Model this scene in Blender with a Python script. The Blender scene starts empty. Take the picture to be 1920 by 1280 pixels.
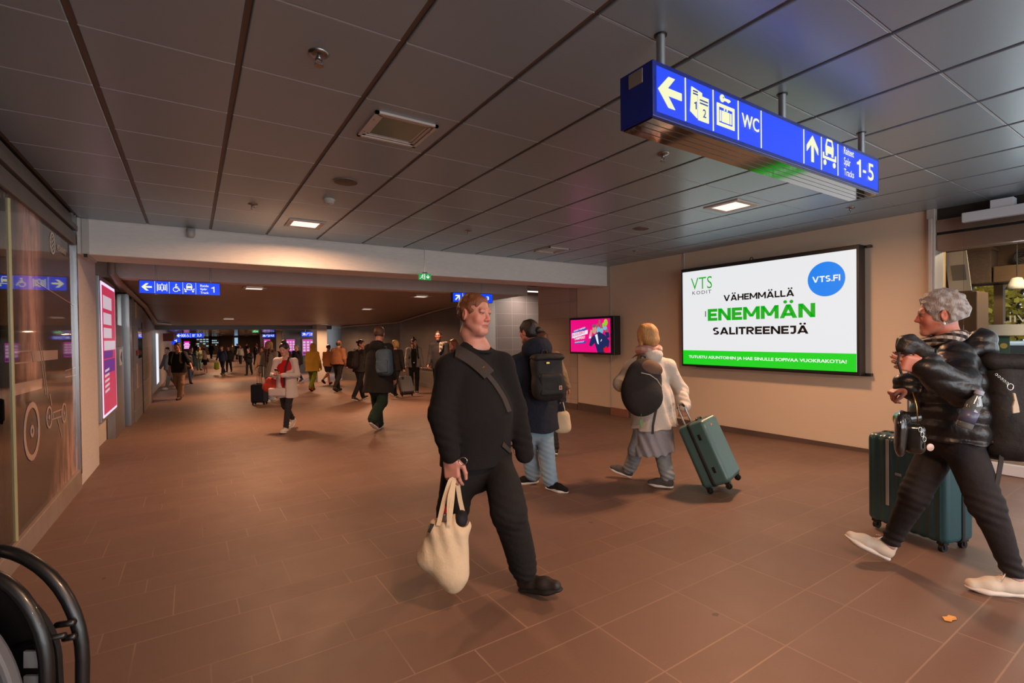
import bpy, math, random
import numpy as np
from mathutils import Vector, Matrix
random.seed(7); rng = np.random.default_rng(7)
scn = bpy.context.scene
COL = scn.collection

# ------------------------------------------------------------------ camera
FPX, YAW, PIT, ROL, CAMZ = 917.24, 0.5803, -0.0113, 0.0127, 1.455
def _basis():
    c, s = math.cos(YAW), math.sin(YAW)
    r = np.array([c, -s, 0.]); f0 = np.array([s, c, 0.]); z = np.array([0, 0, 1.])
    f = math.cos(PIT)*f0 + math.sin(PIT)*z; u = -math.sin(PIT)*f0 + math.cos(PIT)*z
    c, s = math.cos(ROL), math.sin(ROL)
    return c*r - s*u, s*r + c*u, f
CR, CU, CF = _basis()
CP = np.array([0, 0, CAMZ])
cam = bpy.data.cameras.new('camera'); camo = bpy.data.objects.new('camera', cam); COL.objects.link(camo)
M = Matrix.Identity(4)
for i in range(3):
    M[i][0], M[i][1], M[i][2], M[i][3] = CR[i], CU[i], -CF[i], CP[i]
camo.matrix_world = M
cam.sensor_width = 36; cam.lens = FPX/1920*36; cam.clip_start = 0.05; cam.clip_end = 300
scn.camera = camo
scn.view_settings.view_transform = 'Standard'; scn.view_settings.look = 'None'
scn.view_settings.gamma = 1; scn.view_settings.use_curve_mapping = False
scn.view_settings.exposure = 0.0

# ------------------------------------------------------------------ daylight outside
wd = bpy.data.worlds.new('sky'); scn.world = wd; wd.use_nodes = True
bg = wd.node_tree.nodes['Background']; bg.inputs[0].default_value = (.80, .90, 1, 1); bg.inputs[1].default_value = 1.5

# ------------------------------------------------------------------ area lights: lamps in ceiling fixtures, plus added fills without one
WARM = (1, .54, .30)
def area_light(x, y, z, p, size=.3, col=WARM, sy=None, rot=(0, 0, 0), spread=180):
    l = bpy.data.lights.new('lamp_and_fill_glow', 'AREA'); l.energy = p; l.color = col; l.size = size
    l.shape = 'RECTANGLE' if sy else 'SQUARE'
    if sy: l.size_y = sy
    l.spread = math.radians(spread)
    o = bpy.data.objects.new('lamp_and_fill_glow', l); COL.objects.link(o); o.location = (x, y, z); o.rotation_euler = rot
    return o
CZ = 2.824                                              # hall ceiling
U0, V0, TILE = -.404, 2.802, .625
def ceil2(y):                                           # tunnel ceiling behind the beam
    return float(np.interp(y, [10, 15.5, 19.5, 24, 95], [2.47, 2.38, 2.08, 2.05, 1.95]))
HALL_LAMPS = [(1.158, 6.24), (4.883, 3.115), (1.158, .0), (4.883, -3.1), (1.158, -3.1)]
TUNNEL_LAMPS = [(1.05, 10.8), (4.7, 15.6), (1.05, 18.7), (4.8, 22.0), (4.7, 11.2)]
FAR_LAMPS = [(1.3, 30), (5.2, 36), (1.6, 42), (4.4, 30), (5.6, 48), (2.5, 54), (6, 62), (3, 70), (1.5, 82), (7, 84)]  # last two lamps are added to brighten the dark tunnel end
for (x, y) in HALL_LAMPS: area_light(x, y, CZ-.02, 90, spread=170)
for (x, y) in TUNNEL_LAMPS: area_light(x, y, ceil2(y)-.02, 100, spread=160)
for (x, y) in FAR_LAMPS: area_light(x, y, ceil2(y)-.02, 150)

# added daylight fills: one unseen behind the viewer, one at the right glass front
area_light(3.0, -4.9, 1.5, 320, 7.5, (.80, .91, 1), 2.4, (math.radians(90), 0, 0))
area_light(7.15, -1.6, 1.4, 80, 2.2, (.86, .94, 1), 6, (0, math.radians(90), 0))
SL = .022
def fz(y): return -SL*min(y, 34.0)                      # floor height: a gentle ramp, then level
def ray(x, y): return CF + CR*(x-960)/FPX - CU*(y-640)/FPX
def at(x, y, D): return CP + ray(x, y)*D
def floor_at(x, y):
    d = ray(x, y); t = -CAMZ/(d[2]+SL*d[1]); p = CP+t*d
    if p[1] > 34 or t < 0:
        t = (fz(99)-CAMZ)/d[2]; p = CP+t*d
    return p
def onX(x, y, X): d = ray(x, y); return CP + d*X/d[0]
def onY(x, y, Y): d = ray(x, y); return CP + d*Y/d[1]

# ------------------------------------------------------------------ materials
def lin(h):
    if not isinstance(h, str): return tuple(h)[:3]
    h = h.lstrip('#'); v = [int(h[i:i+2], 16)/255 for i in (0, 2, 4)]
    return tuple(c/12.92 if c <= .04045 else ((c+.055)/1.055)**2.4 for c in v)
class N:
    def __init__(s, name):
        s.m = bpy.data.materials.new(name); s.m.use_nodes = True; s.t = s.m.node_tree
        s.b = s.t.nodes['Principled BSDF']
    def n(s, typ, **kw):
        o = s.t.nodes.new(typ)
        for k, v in kw.items():
            if k.startswith('i_'): o.inputs[int(k[2:]) if k[2:].isdigit() else k[2:]].default_value = v
            else: setattr(o, k, v)
        return o
    def l(s, a, b): s.t.links.new(a, b)
    def math(s, op, a, b=None, c=None):
        o = s.n('ShaderNodeMath', operation=op)
        for i, v in enumerate((a, b, c)):
            if v is None: continue
            if isinstance(v, (int, float)): o.inputs[i].default_value = v
            else: s.l(v, o.inputs[i])
        return o.outputs[0]
    def mix(s, f, a, b, typ='MIX'):
        o = s.n('ShaderNodeMix', data_type='RGBA', blend_type=typ)
        for i, v in ((0, f), (6, a), (7, b)):
            if isinstance(v, (int, float)): o.inputs[i].default_value = v
            elif isinstance(v, tuple): o.inputs[i].default_value = (*v[:3], 1)
            else: s.l(v, o.inputs[i])
        return o.outputs[2]
    def pos(s, scale=None):
        c = s.n('ShaderNodeTexCoord').outputs['Object']
        if scale:
            mp = s.n('ShaderNodeMapping'); mp.inputs['Scale'].default_value = scale; s.l(c, mp.inputs[0]); c = mp.outputs[0]
        return c
    def noise(s, scale, detail=3, vec=None, rough=.5):
        o = s.n('ShaderNodeTexNoise'); o.inputs['Scale'].default_value = scale; o.inputs['Detail'].default_value = detail
        o.inputs['Roughness'].default_value = rough
        if vec is not None: s.l(vec, o.inputs['Vector'])
        return o.outputs[0]
    def bump(s, h, strength, dist=.01):
        o = s.n('ShaderNodeBump'); o.inputs['Strength'].default_value = strength; o.inputs['Distance'].default_value = dist
        s.l(h, o.inputs['Height']); s.l(o.outputs[0], s.b.inputs['Normal'])
    def ramp(s, f, stops):
        o = s.n('ShaderNodeValToRGB'); e = o.color_ramp.elements
        while len(e) < len(stops): e.new(.5)
        for el, (p, c) in zip(e, stops): el.position = p; el.color = (*c, 1)
        s.l(f, o.inputs[0]); return o.outputs[0]
MATS = {}
def mat(name, col, rough=.6, metal=0, bump=None, var=None, emit=None, spec=.5, coat=0, stretch=None, sheen=0):
    """bump=(scale,strength[,dist]); var=(scale, second colour); emit=(colour, strength)"""
    if name in MATS: return MATS[name]
    n = N(name); c = lin(col)
    b = n.b; b.inputs['Base Color'].default_value = (*c, 1); b.inputs['Roughness'].default_value = rough
    b.inputs['Metallic'].default_value = metal; b.inputs['Specular IOR Level'].default_value = spec
    b.inputs['Coat Weight'].default_value = coat
    if sheen: b.inputs['Sheen Weight'].default_value = sheen
    p = n.pos(stretch) if (bump or var) else None
    if var: n.l(n.mix(n.noise(var[0], 4, p), c, lin(var[1])), b.inputs['Base Color'])
    if bump: n.bump(n.noise(bump[0], 4, p), bump[1], bump[2] if len(bump) > 2 else .01)
    if emit:
        b.inputs['Emission Color'].default_value = (*lin(emit[0]), 1); b.inputs['Emission Strength'].default_value = emit[1]
    MATS[name] = n.m; return n.m
def glow(name, col, s=1.0):
    return mat(name, (.02, .02, .02), rough=.35, emit=(col, s), spec=.3)

def m_ceiling():
    n = N('perforated_metal_ceiling_panel'); b = n.b
    p = n.pos(); sp = n.n('ShaderNodeSeparateXYZ'); n.l(p, sp.inputs[0])
    a = n.math('SINE', n.math('MULTIPLY', sp.outputs[0], 1250.)); c = n.math('SINE', n.math('MULTIPLY', sp.outputs[1], 1250.))
    d = n.math('GREATER_THAN', n.math('MULTIPLY', a, c), .35)
    n.l(n.mix(n.math('MULTIPLY', d, .4), (.30, .38, .44), (.08, .10, .11)), b.inputs['Base Color'])
    n.l(n.math('ADD', n.math('MULTIPLY', n.noise(.8, 2, p), .06), .50), b.inputs['Roughness'])
    b.inputs['Metallic'].default_value = .6; b.inputs['Coat Weight'].default_value = .6; b.inputs['Coat Roughness'].default_value = .26; b.inputs['Coat IOR'].default_value = 1.6; b.inputs['Specular IOR Level'].default_value = .6; b.inputs['Specular Tint'].default_value = (.85, .97, 1, 1)
    return n.m
def m_floor():
    n = N('stone_floor_tiles'); b = n.b
    p = n.pos(); sp = n.n('ShaderNodeSeparateXYZ'); n.l(p, sp.inputs[0]); X, Y = sp.outputs[0], sp.outputs[1]
    q = n.math('DIVIDE', n.math('SUBTRACT', Y, 1.430-.625*20), .625); k = n.math('FLOOR', q); f = n.math('MULTIPLY', n.math('FRACT', q), .625)
    small = n.math('GREATER_THAN', f, .417)
    row = n.math('ADD', n.math('MULTIPLY', k, 2), small)
    # distance to the row joints
    dy = n.math('MINIMUM', n.math('MINIMUM', f, n.math('ABSOLUTE', n.math('SUBTRACT', f, .417))), n.math('SUBTRACT', .625, f))
    wn = n.n('ShaderNodeTexWhiteNoise', noise_dimensions='1D'); n.l(row, wn.inputs['W'])
    off = n.math('MULTIPLY', n.math('FLOOR', n.math('MULTIPLY', wn.outputs[0], 3.99)), .15)
    qx = n.math('DIVIDE', n.math('ADD', n.math('ADD', X, 30), off), .61); kx = n.math('FLOOR', qx); fx = n.math('MULTIPLY', n.math('FRACT', qx), .61)
    dx = n.math('MINIMUM', fx, n.math('SUBTRACT', .61, fx))
    d = n.math('MINIMUM', dx, dy)
    w2 = n.n('ShaderNodeTexWhiteNoise', noise_dimensions='2D'); cv = n.n('ShaderNodeCombineXYZ'); n.l(row, cv.inputs[0]); n.l(kx, cv.inputs[1]); n.l(cv.outputs[0], w2.inputs['Vector'])
    base = n.mix(w2.outputs[0], lin('#6b5144'), lin('#74594b'))
    base = n.mix(n.math('MULTIPLY', n.noise(170, 3, p), .5), base, lin('#4d3c33'))
    wear = n.noise(.9, 5, p)
    base = n.mix(n.math('MULTIPLY', wear, .45), base, lin('#7d6252'))
    # a few trodden-in gum and scuff marks
    sc = n.n('ShaderNodeTexVoronoi'); sc.inputs['Scale'].default_value = 1.9; n.l(p, sc.inputs['Vector'])
    spot = n.math('LESS_THAN', n.math('ADD', sc.outputs['Distance'], n.math('MULTIPLY', n.noise(40, 2, p), .05)), .058)
    base = n.mix(n.math('MULTIPLY', spot, .6), base, lin('#2a2320'))
    jm = n.math('MULTIPLY', n.math('LESS_THAN', d, .0036), n.math('MINIMUM', n.math('MAXIMUM', n.math('MULTIPLY', n.math('SUBTRACT', n.noise(1.1, 2, p), .33), 4), .25), 1))
    jt = n.mix(n.noise(.7, 2, p), lin('#b39480'), lin('#5a4436'))
    n.l(n.mix(n.math('MULTIPLY', jm, .7), base, jt), b.inputs['Base Color'])
    n.l(n.math('ADD', .44, n.math('MULTIPLY', n.noise(5, 3, p), .18)), b.inputs['Roughness'])
    b.inputs['Specular IOR Level'].default_value = .4
    n.bump(n.math('ADD', n.math('MULTIPLY', jm, -.6), n.math('MULTIPLY', n.noise(300, 2, p), .5)), .22, .003)
    return n.m
def m_board_concrete(name, c1, c2, per=.13, axis=2):
    """white-painted board-marked concrete: faint horizontal board joints"""
    n = N(name); p = n.pos(); sp = n.n('ShaderNodeSeparateXYZ'); n.l(p, sp.inputs[0])
    q = n.math('FRACT', n.math('DIVIDE', sp.outputs[axis], per)); e = n.math('LESS_THAN', q, .05)
    gr = n.noise(9, 5, n.pos((1, 1, 9)))
    n.l(n.mix(gr, lin(c1), lin(c2)), n.b.inputs['Base Color']); n.b.inputs['Roughness'].default_value = .75
    n.bump(n.math('ADD', n.math('MULTIPLY', e, -.5), gr), .35, .006); return n.m
def m_wall_tiles(name, c1, c2, w, h, joint, ax=0):
    n = N(name); p = n.pos(); sp = n.n('ShaderNodeSeparateXYZ'); n.l(p, sp.inputs[0])
    h_ = n.math('ADD', sp.outputs[0], sp.outputs[1]) if ax == 2 else sp.outputs[ax]
    cv = n.n('ShaderNodeCombineXYZ'); n.l(h_, cv.inputs[0]); n.l(n.math('ADD', sp.outputs[2], 5), cv.inputs[1])
    br = n.n('ShaderNodeTexBrick'); br.offset = 0; br.squash = 1
    n.l(cv.outputs[0], br.inputs['Vector'])
    br.inputs['Scale'].default_value = 1; br.inputs['Mortar Size'].default_value = .006; br.inputs['Brick Width'].default_value = w; br.inputs['Row Height'].default_value = h
    br.inputs['Color1'].default_value = (*lin(c1), 1); br.inputs['Color2'].default_value = (*lin(c2), 1); br.inputs['Mortar'].default_value = (*lin(joint), 1)
    st = n.noise(6, 5, n.pos((1, 1, 8)))
    n.l(n.mix(n.math('MULTIPLY', st, .5), br.outputs[0], lin(c2)), n.b.inputs['Base Color']); n.b.inputs['Roughness'].default_value = .45
    n.bump(br.outputs['Fac'], -.3, .004); return n.m

# ------------------------------------------------------------------ mesh helpers
ORG = {}
def link(o, parent=None):
    COL.objects.link(o)
    if parent is not None: o.parent = parent
    return o
def tag(o, label=None, cat=None, group=None, kind=None):
    for k, v in (('label', label), ('category', cat), ('group', group), ('kind', kind)):
        if v: o[k] = v
    return o
def thing(name, label, cat, loc=(0, 0, 0), group=None, rot=None):
    o = bpy.data.objects.new(name, None); COL.objects.link(o); o.empty_display_size = .05
    o.location = loc
    if rot is not None: o.rotation_euler = rot; ORG[o.name] = np.zeros(3)     # parts are in the thing's own axes
    else: ORG[o.name] = np.array(loc, float)                                  # parts are given in world coordinates
    return tag(o, label, cat, group)
def mesh_obj(name, V, F, m, parent=None, smooth=False, colattr=None):
    V = np.asarray(V, np.float32).reshape(-1, 3)
    org = ORG[parent.name] if parent is not None else np.zeros(3)
    V = V - org.astype(np.float32)
    me = bpy.data.meshes.new(name)
    if isinstance(F, np.ndarray):
        nf, w = F.shape
        me.vertices.add(len(V)); me.vertices.foreach_set('co', V.ravel())
        me.loops.add(nf*w); me.loops.foreach_set('vertex_index', F.astype(np.int32).ravel())
        me.polygons.add(nf); me.polygons.foreach_set('loop_start', np.arange(0, nf*w, w, dtype=np.int32)); me.polygons.foreach_set('loop_total', np.full(nf, w, np.int32))
        me.update(calc_edges=True)
    else:
        me.from_pydata(V.tolist(), [], F); me.update()
    if colattr is not None:
        a = me.color_attributes.new('Col', 'FLOAT_COLOR', 'POINT'); c4 = np.ones((len(V), 4), np.float32); c4[:, :3] = colattr; a.data.foreach_set('color', c4.ravel())
    if smooth: me.polygons.foreach_set('use_smooth', np.ones(len(me.polygons), bool))
    if m is not None: me.materials.append(m)
    o = bpy.data.objects.new(name, me); link(o, parent)
    ORG[o.name] = org
    return o
def nrm(v): v = np.asarray(v, float); return v/np.linalg.norm(v)
def frame(d, up=(0, 0, 1)):
    d = nrm(d); u = np.asarray(up, float)
    if abs(d@u) > .95*np.linalg.norm(u): u = np.array([1., 0, 0])
    s = nrm(np.cross(d, u)); return s, np.cross(s, d), d
class MB:
    def __init__(s): s.v = []; s.f = []
    def add(s, V, F):
        b = len(s.v); s.v += [tuple(map(float, p)) for p in V]; s.f += [tuple(b+i for i in f) for f in F]; return s
    def box(s, x0, x1, y0, y1, z0, z1):
        return s.add([(x0, y0, z0), (x1, y0, z0), (x1, y1, z0), (x0, y1, z0), (x0, y0, z1), (x1, y0, z1), (x1, y1, z1), (x0, y1, z1)],
                     [(0, 3, 2, 1), (4, 5, 6, 7), (0, 1, 5, 4), (1, 2, 6, 5), (2, 3, 7, 6), (3, 0, 4, 7)])
    def obox(s, c, hx, hy, hz):                      # centre and three half-axis vectors
        c = np.array(c, float); hx, hy, hz = map(lambda v: np.array(v, float), (hx, hy, hz))
        P = [c+a*hx+b*hy+d*hz for d in (-1, 1) for a, b in ((-1, -1), (1, -1), (1, 1), (-1, 1))]
        return s.add(P, [(0, 3, 2, 1), (4, 5, 6, 7), (0, 1, 5, 4), (1, 2, 6, 5), (2, 3, 7, 6), (3, 0, 4, 7)])
    def tube(s, pts, r, seg=10, closed=False, cap=True, flat=None):
        P = np.array(pts, float); n = len(P); rs = r if isinstance(r, list) else [r]*n
        up = np.array([.13, .31, .94]); prev = None; rings = []
        for i in range(n):
            a = P[(i-1) % n] if (closed or i > 0) else P[i]; b = P[(i+1) % n] if (closed or i < n-1) else P[i]
            d = nrm(b-a)
            if flat is not None: e1 = np.array(flat, float); e1 = nrm(e1-d*(e1@d)); e2 = np.cross(d, e1)
            elif prev is None: e1 = nrm(np.cross(d, up) if abs(d@up) < .95 else np.cross(d, (1, 0, 0))); e2 = np.cross(d, e1)
            else: e1 = nrm(prev-d*(prev@d)); e2 = np.cross(d, e1)
            prev = e1; rr = rs[i]; r1, r2 = rr if hasattr(rr, '__len__') else (rr, rr)
            rings.append([P[i]+e1*r1*math.cos(t)+e2*r2*math.sin(t) for t in np.linspace(0, 2*math.pi, seg, endpoint=False)])
        V = [p for q in rings for p in q]; F = []
        m = n if closed else n-1
        for i in range(m):
            j = (i+1) % n
            for k in range(seg): F.append((i*seg+k, i*seg+(k+1) % seg, j*seg+(k+1) % seg, j*seg+k))
        if cap and not closed: F.append(tuple(range(seg))[::-1]); F.append(tuple((n-1)*seg+k for k in range(seg)))
        return s.add(V, F)
    def cyl(s, a, b, r0, r1=None, seg=20): return s.tube([a, b], [r0, r0 if r1 is None else r1], seg)
    def lathe(s, prof, c=(0, 0, 0), seg=24, ax=(0, 0, 1)):      # prof: (radius, height)
        e1, e2, d = frame(ax, (1, 0, 0) if abs(ax[0]) < .9 else (0, 1, 0)); c = np.array(c, float); V = []; F = []
        for r, h in prof:
            V += [c+d*h+(e1*math.cos(t)+e2*math.sin(t))*max(r, 1e-4) for t in np.linspace(0, 2*math.pi, seg, endpoint=False)]
        for i in range(len(prof)-1):
            for k in range(seg): F.append((i*seg+k, i*seg+(k+1) % seg, (i+1)*seg+(k+1) % seg, (i+1)*seg+k))
        F.append(tuple(range(seg))[::-1]); F.append(tuple((len(prof)-1)*seg+k for k in range(seg)))
        return s.add(V, F)
    def prism(s, poly, o, ex, ey, depth):                        # flat outline given a real thickness along ex x ey
        o, ex, ey = (np.array(v, float) for v in (o, ex, ey)); nz = nrm(np.cross(ex, ey))*depth; n = len(poly)
        V = [o+ex*a+ey*b for a, b in poly]+[o+ex*a+ey*b+nz for a, b in poly]
        ar = sum(poly[i][0]*poly[(i+1) % n][1]-poly[(i+1) % n][0]*poly[i][1] for i in range(n))
        F = [tuple(range(n))[::-1], tuple(range(n, 2*n))]+[(i, (i+1) % n, n+(i+1) % n, n+i) for i in range(n)]
        if ar < 0: F = [f[::-1] for f in F]
        return s.add(V, F)
    def ball(s, c, r, seg=14, ax=None):
        R = np.eye(3) if ax is None else np.array(ax); rr = np.array(r if hasattr(r, '__len__') else (r, r, r), float); V = []; F = []; h = seg//2
        for i in range(h+1):
            t = math.pi*i/h
            for k in range(seg):
                a = 2*math.pi*k/seg; V.append(np.array(c)+R.T@(rr*np.array([math.sin(t)*math.cos(a), math.sin(t)*math.sin(a), math.cos(t)])))
        for i in range(h):
            for k in range(seg): F.append((i*seg+k, (i+1)*seg+k, (i+1)*seg+(k+1) % seg, i*seg+(k+1) % seg))
        return s.add(V, F)
    def build(s, name, m, parent=None, smooth=False, bevel=0, bseg=2, sharp=None):
        o = mesh_obj(name, s.v, s.f, m, parent, smooth)
        if bevel:
            b = o.modifiers.new('bevel', 'BEVEL'); b.width = bevel; b.segments = bseg; b.limit_method = 'ANGLE'; b.angle_limit = .6
        if sharp:
            o.data.set_sharp_from_angle(angle=sharp)
        return o
def struct(name, mb, m, **kw): return tag(mb.build(name, m, **kw), kind='structure')
def arc(c, r, a0, a1, n, e1, e2):
    c, e1, e2 = (np.array(v, float) for v in (c, e1, e2))
    return [c+r*(e1*math.cos(t)+e2*math.sin(t)) for t in np.linspace(a0, a1, n)]
def circ(cx, cy, r, n=20): return [(cx+r*math.cos(t), cy+r*math.sin(t)) for t in np.linspace(0, 2*math.pi, n, endpoint=False)]
def rect(x0, y0, x1, y1): return [(x0, y0), (x1, y0), (x1, y1), (x0, y1)]
_font = {}
def lettering(mb, txt, o, ex, ey, w=None, h=None, bold=0., al='l', sp=1., dep=.002, shear=0):
    """letters as real raised shapes: h = height of the text's box, w = its width; al says which point o is"""
    b0 = min(bold, .012); key = (txt, b0, sp)
    if key not in _font:
        cu = bpy.data.curves.new('t', 'FONT'); cu.body = txt; cu.offset = b0; cu.space_character = sp; cu.resolution_u = 3
        ob = bpy.data.objects.new('t', cu); COL.objects.link(ob); dg = bpy.context.evaluated_depsgraph_get(); dg.update()
        me = ob.evaluated_get(dg).to_mesh(); V = np.array([tuple(v.co) for v in me.vertices]); F = [tuple(p.vertices) for p in me.polygons]
        ob.evaluated_get(dg).to_mesh_clear(); bpy.data.objects.remove(ob); bpy.data.curves.remove(cu)
        _font[key] = (V, F)
    V, F = _font[key]
    lo, hi = V.min(0), V.max(0); sx = (w/(hi[0]-lo[0])) if w else None; sy = (h/(hi[1]-lo[1])) if h else None
    sx = sx or sy; sy = sy or sx
    x = (V[:, 0]-lo[0])*sx; y = (V[:, 1]-lo[1])*sy; W = (hi[0]-lo[0])*sx
    if al == 'c': x = x-W/2
    if al == 'r': x = x-W
    o, ex, ey = (np.array(v, float) for v in (o, ex, ey)); nz = nrm(np.cross(ex, ey))*dep
    k = max(bold-b0, 0)*sx
    for q in ((-k, 0, k) if k > 0 else (0,)):
        mb.add(o+np.outer(x+q+shear*y, ex)+np.outer(y, ey)+nz*(1+.05*(q > 0)+.1*(q < 0)), F)
    return W

def block(mb, txt, o, ex, ey, w, h, t=.26, dep=.002, gap=.10):
    """heavy geometric capitals built from bars; w = width of the line, h = cap height, t = stroke in cap heights"""
    W = dict(V=1.12, A=1.12, H=.98, E=.80, M=1.22, L=.74, N=1.02, S=.86, I=t, T=.86, R=.92, J=.66, F=.78)
    W['Ä'] = W['A']; W['.'] = t
    tot = sum(W[c] for c in txt)+gap*(len(txt)-1); k = w/(tot*h); x = 0; o, ex, ey = (np.array(v, float) for v in (o, ex, ey)); o = o+nrm(np.cross(ex, ey))*dep
    def P(pts): mb.prism([((x+a)*h*k, b*h) for a, b in pts], o, ex, ey, .0012)
    def par(x0, y0, x1, y1, tw=None): tw = (tw or t*1.08)/2; q = [(x0-tw, y0), (x0+tw, y0), (x1+tw, y1), (x1-tw, y1)]; P(q if y1 > y0 else q[::-1])
    def ring_(cx, cy, rx, ry, a0, a1, n=12):
        A = np.linspace(a0, a1, n)
        for i in range(n-1):
            g = lambda a, f: (cx+(rx-t*f)*math.cos(a), cy+(ry-t*.92*f)*math.sin(a))
            P([g(A[i], 0), g(A[i+1], 0), g(A[i+1], 1), g(A[i], 1)])
    for c in txt:
        q = W[c]; u = t*.92
        if c == 'V': par(q/2, 0, t*.54, 1); par(q/2, 0, q-t*.54, 1)
        elif c in 'AÄ':
            par(t*.54, 0, q/2, 1); par(q-t*.54, 0, q/2, 1); P(rect(q*.25, .16, q*.75, .16+t*.8))
            if c == 'Ä':
                for s_ in (-.2, .2): P(circ(q/2+s_, 1.2, .125, 16))
        elif c == 'H': P(rect(0, 0, t, 1)); P(rect(q-t, 0, q, 1)); P(rect(t, .5-u/2, q-t, .5+u/2))
        elif c in 'EF':
            P(rect(0, 0, t, 1)); P(rect(t, 1-u, q, 1)); P(rect(t, .5-u/2, q*.92, .5+u/2))
            if c == 'E': P(rect(t, 0, q, u))
        elif c == 'L': P(rect(0, 0, t, 1)); P(rect(t, 0, q, u))
        elif c == 'M': P(rect(0, 0, t, 1)); P(rect(q-t, 0, q, 1)); par(q/2, .22, t*.5, 1, t*.95); par(q/2, .22, q-t*.5, 1, t*.95)
        elif c == 'N': P(rect(0, 0, t, 1)); P(rect(q-t, 0, q, 1)); par(q-t*.55, 0, t*.55, 1, t*1.1)
        elif c == 'I' : P(rect(0, 0, t, 1))
        elif c == '.': P(circ(t/2, t*.45, t*.5, 14))
        elif c == 'T': P(rect(0, 1-u, q, 1)); P(rect(q/2-t/2, 0, q/2+t/2, 1-u))
        elif c == 'R': P(rect(0, 0, t, 1)); P(rect(t, 1-u, q*.55, 1)); P(rect(t, .36, q*.55, .36+u*.9)); ring_(q*.52, .68, q*.46, .32, -math.pi/2, math.pi/2); par(q-t*.58, 0, q*.5, .38, t*1.1)
        elif c == 'S': ring_(q*.5, .725, q*.47, .285, .55, 4.5, 14); ring_(q*.5, .275, q*.49, .285, -2.55, 1.45, 14)
        elif c == 'J': P(rect(q-t, .3, q, 1)); P(rect(.05, 1-u, q-t, 1)); ring_(q*.45, .34, q*.55, .36, -2.4, 0, 10)
        x += q+gap
# ================================================================== the setting
FLOOR = m_floor()
PANEL = m_ceiling()
WHITEC = m_board_concrete('white_board_marked_concrete', '#dcd6d0', '#c4bcb5')
GREYC = m_board_concrete('grey_painted_concrete', '#c2bab4', '#aca39c', .4)
WALLR = mat('cream_painted_wall', '#cbb59c', .7, bump=(60, .08, .004), var=(1.2, '#c2ac94'))
TILEB = m_wall_tiles('brown_wall_tiles', '#675f58', '#564f49', .6, .4, '#746b64', 2)
TILEL = m_wall_tiles('pale_wall_tiles', '#94837c', '#8a7a73', .6, .4, '#b5aaa4', 0)
TILER = m_wall_tiles('beige_wood_look_tiles', '#b5a190', '#a69383', 1.2, .36, '#93806f', 1)
TILEG = m_wall_tiles('grey_wall_tiles', '#75706a', '#66615b', .9, .45, '#a09a92', 1)
BASEB = mat('brown_stone_skirting', '#5a473d', .5, var=(3, '#4a3a32'), bump=(40, .1))
CEIL2 = mat('brown_painted_ceiling', '#8a7667', .42, var=(.7, '#7c695b'), bump=(3, .05, .02))
DARKC = mat('dark_ceiling_soffit', '#3a332f', .7)
FARCEIL = mat('glossy_far_ceiling_panel', '#5f5650', .14, metal=.5, bump=(1.3, .03, .02))
DARKW = mat('dark_panelled_wall', '#4a423e', .3, var=(1.5, '#3b3430'))
STEEL = mat('brushed_steel', '#9a9896', .28, metal=1, bump=(40, .06), stretch=(8, 8, .3))
ALU = mat('pale_aluminium', '#a8a8a8', .38, metal=.85)
WHITEM = mat('white_enamelled_metal', '#c9cbd0', .35)
GREYF = mat('grey_window_header', '#6d6762', .5, var=(4, '#5f5955'))
BLACKG = mat('black_gap', '#0d0b0a', .6)
BLACKM = mat('black_plastic', '#121111', .42)
def m_glass(name='window_glass', tint=(.93, .96, .95), refl=1.0):
    m = bpy.data.materials.new(name); m.use_nodes = True; t = m.node_tree; t.nodes.clear()
    o = t.nodes.new('ShaderNodeOutputMaterial'); tr = t.nodes.new('ShaderNodeBsdfTransparent'); tr.inputs[0].default_value = (*tint, 1)
    g = t.nodes.new('ShaderNodeBsdfGlossy'); g.inputs['Roughness'].default_value = .01
    f = t.nodes.new('ShaderNodeFresnel'); f.inputs[0].default_value = 1.5
    mu = t.nodes.new('ShaderNodeMath'); mu.operation = 'MULTIPLY'; mu.inputs[1].default_value = refl; mu.use_clamp = True; t.links.new(f.outputs[0], mu.inputs[0])
    x = t.nodes.new('ShaderNodeMixShader'); t.links.new(mu.outputs[0], x.inputs[0]); t.links.new(tr.outputs[0], x.inputs[1]); t.links.new(g.outputs[0], x.inputs[2]); t.links.new(x.outputs[0], o.inputs[0])
    return m
GLASS = m_glass()

def prism_x(prof, x0, x1):                       # (y,z) profile carried along X
    return MB().prism(prof, (x0, 0, 0), (0, 1, 0), (0, 0, 1), x1-x0)
struct('floor', prism_x([(-5, fz(-5)), (34, fz(34)), (95, fz(95)), (95, -1.7), (-5, -1.7)], -4.5, 14), FLOOR)
# hall ceiling: square metal panels hung between two sets of rails
mb = MB(); gx, gy = .030, .009
xs = np.arange(U0-2*TILE, 9.2, TILE); ys = np.arange(V0-13*TILE, 7.3, TILE)
for x in xs:
    for y in ys:
        x0, x1 = max(x+gx/2, -1.05), min(x+TILE-gx/2, 7.25); y0, y1 = max(y+gy/2, -5), min(y+TILE-gy/2, 7.2)
        if x1-x0 > .02 and y1-y0 > .02:
            b = .004
            mb.add([(x0, y0, CZ+b), (x1, y0, CZ+b), (x1, y1, CZ+b), (x0, y1, CZ+b), (x0+b, y0+b, CZ), (x1-b, y0+b, CZ), (x1-b, y1-b, CZ), (x0+b, y1-b, CZ), (x0, y0, CZ+.03), (x1, y0, CZ+.03), (x1, y1, CZ+.03), (x0, y1, CZ+.03)],
                   [(7, 6, 5, 4), (4, 5, 1, 0), (5, 6, 2, 1), (6, 7, 3, 2), (7, 4, 0, 3), (0, 1, 9, 8), (1, 2, 10, 9), (2, 3, 11, 10), (3, 0, 8, 11)])
struct('ceiling', mb, PANEL)
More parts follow.
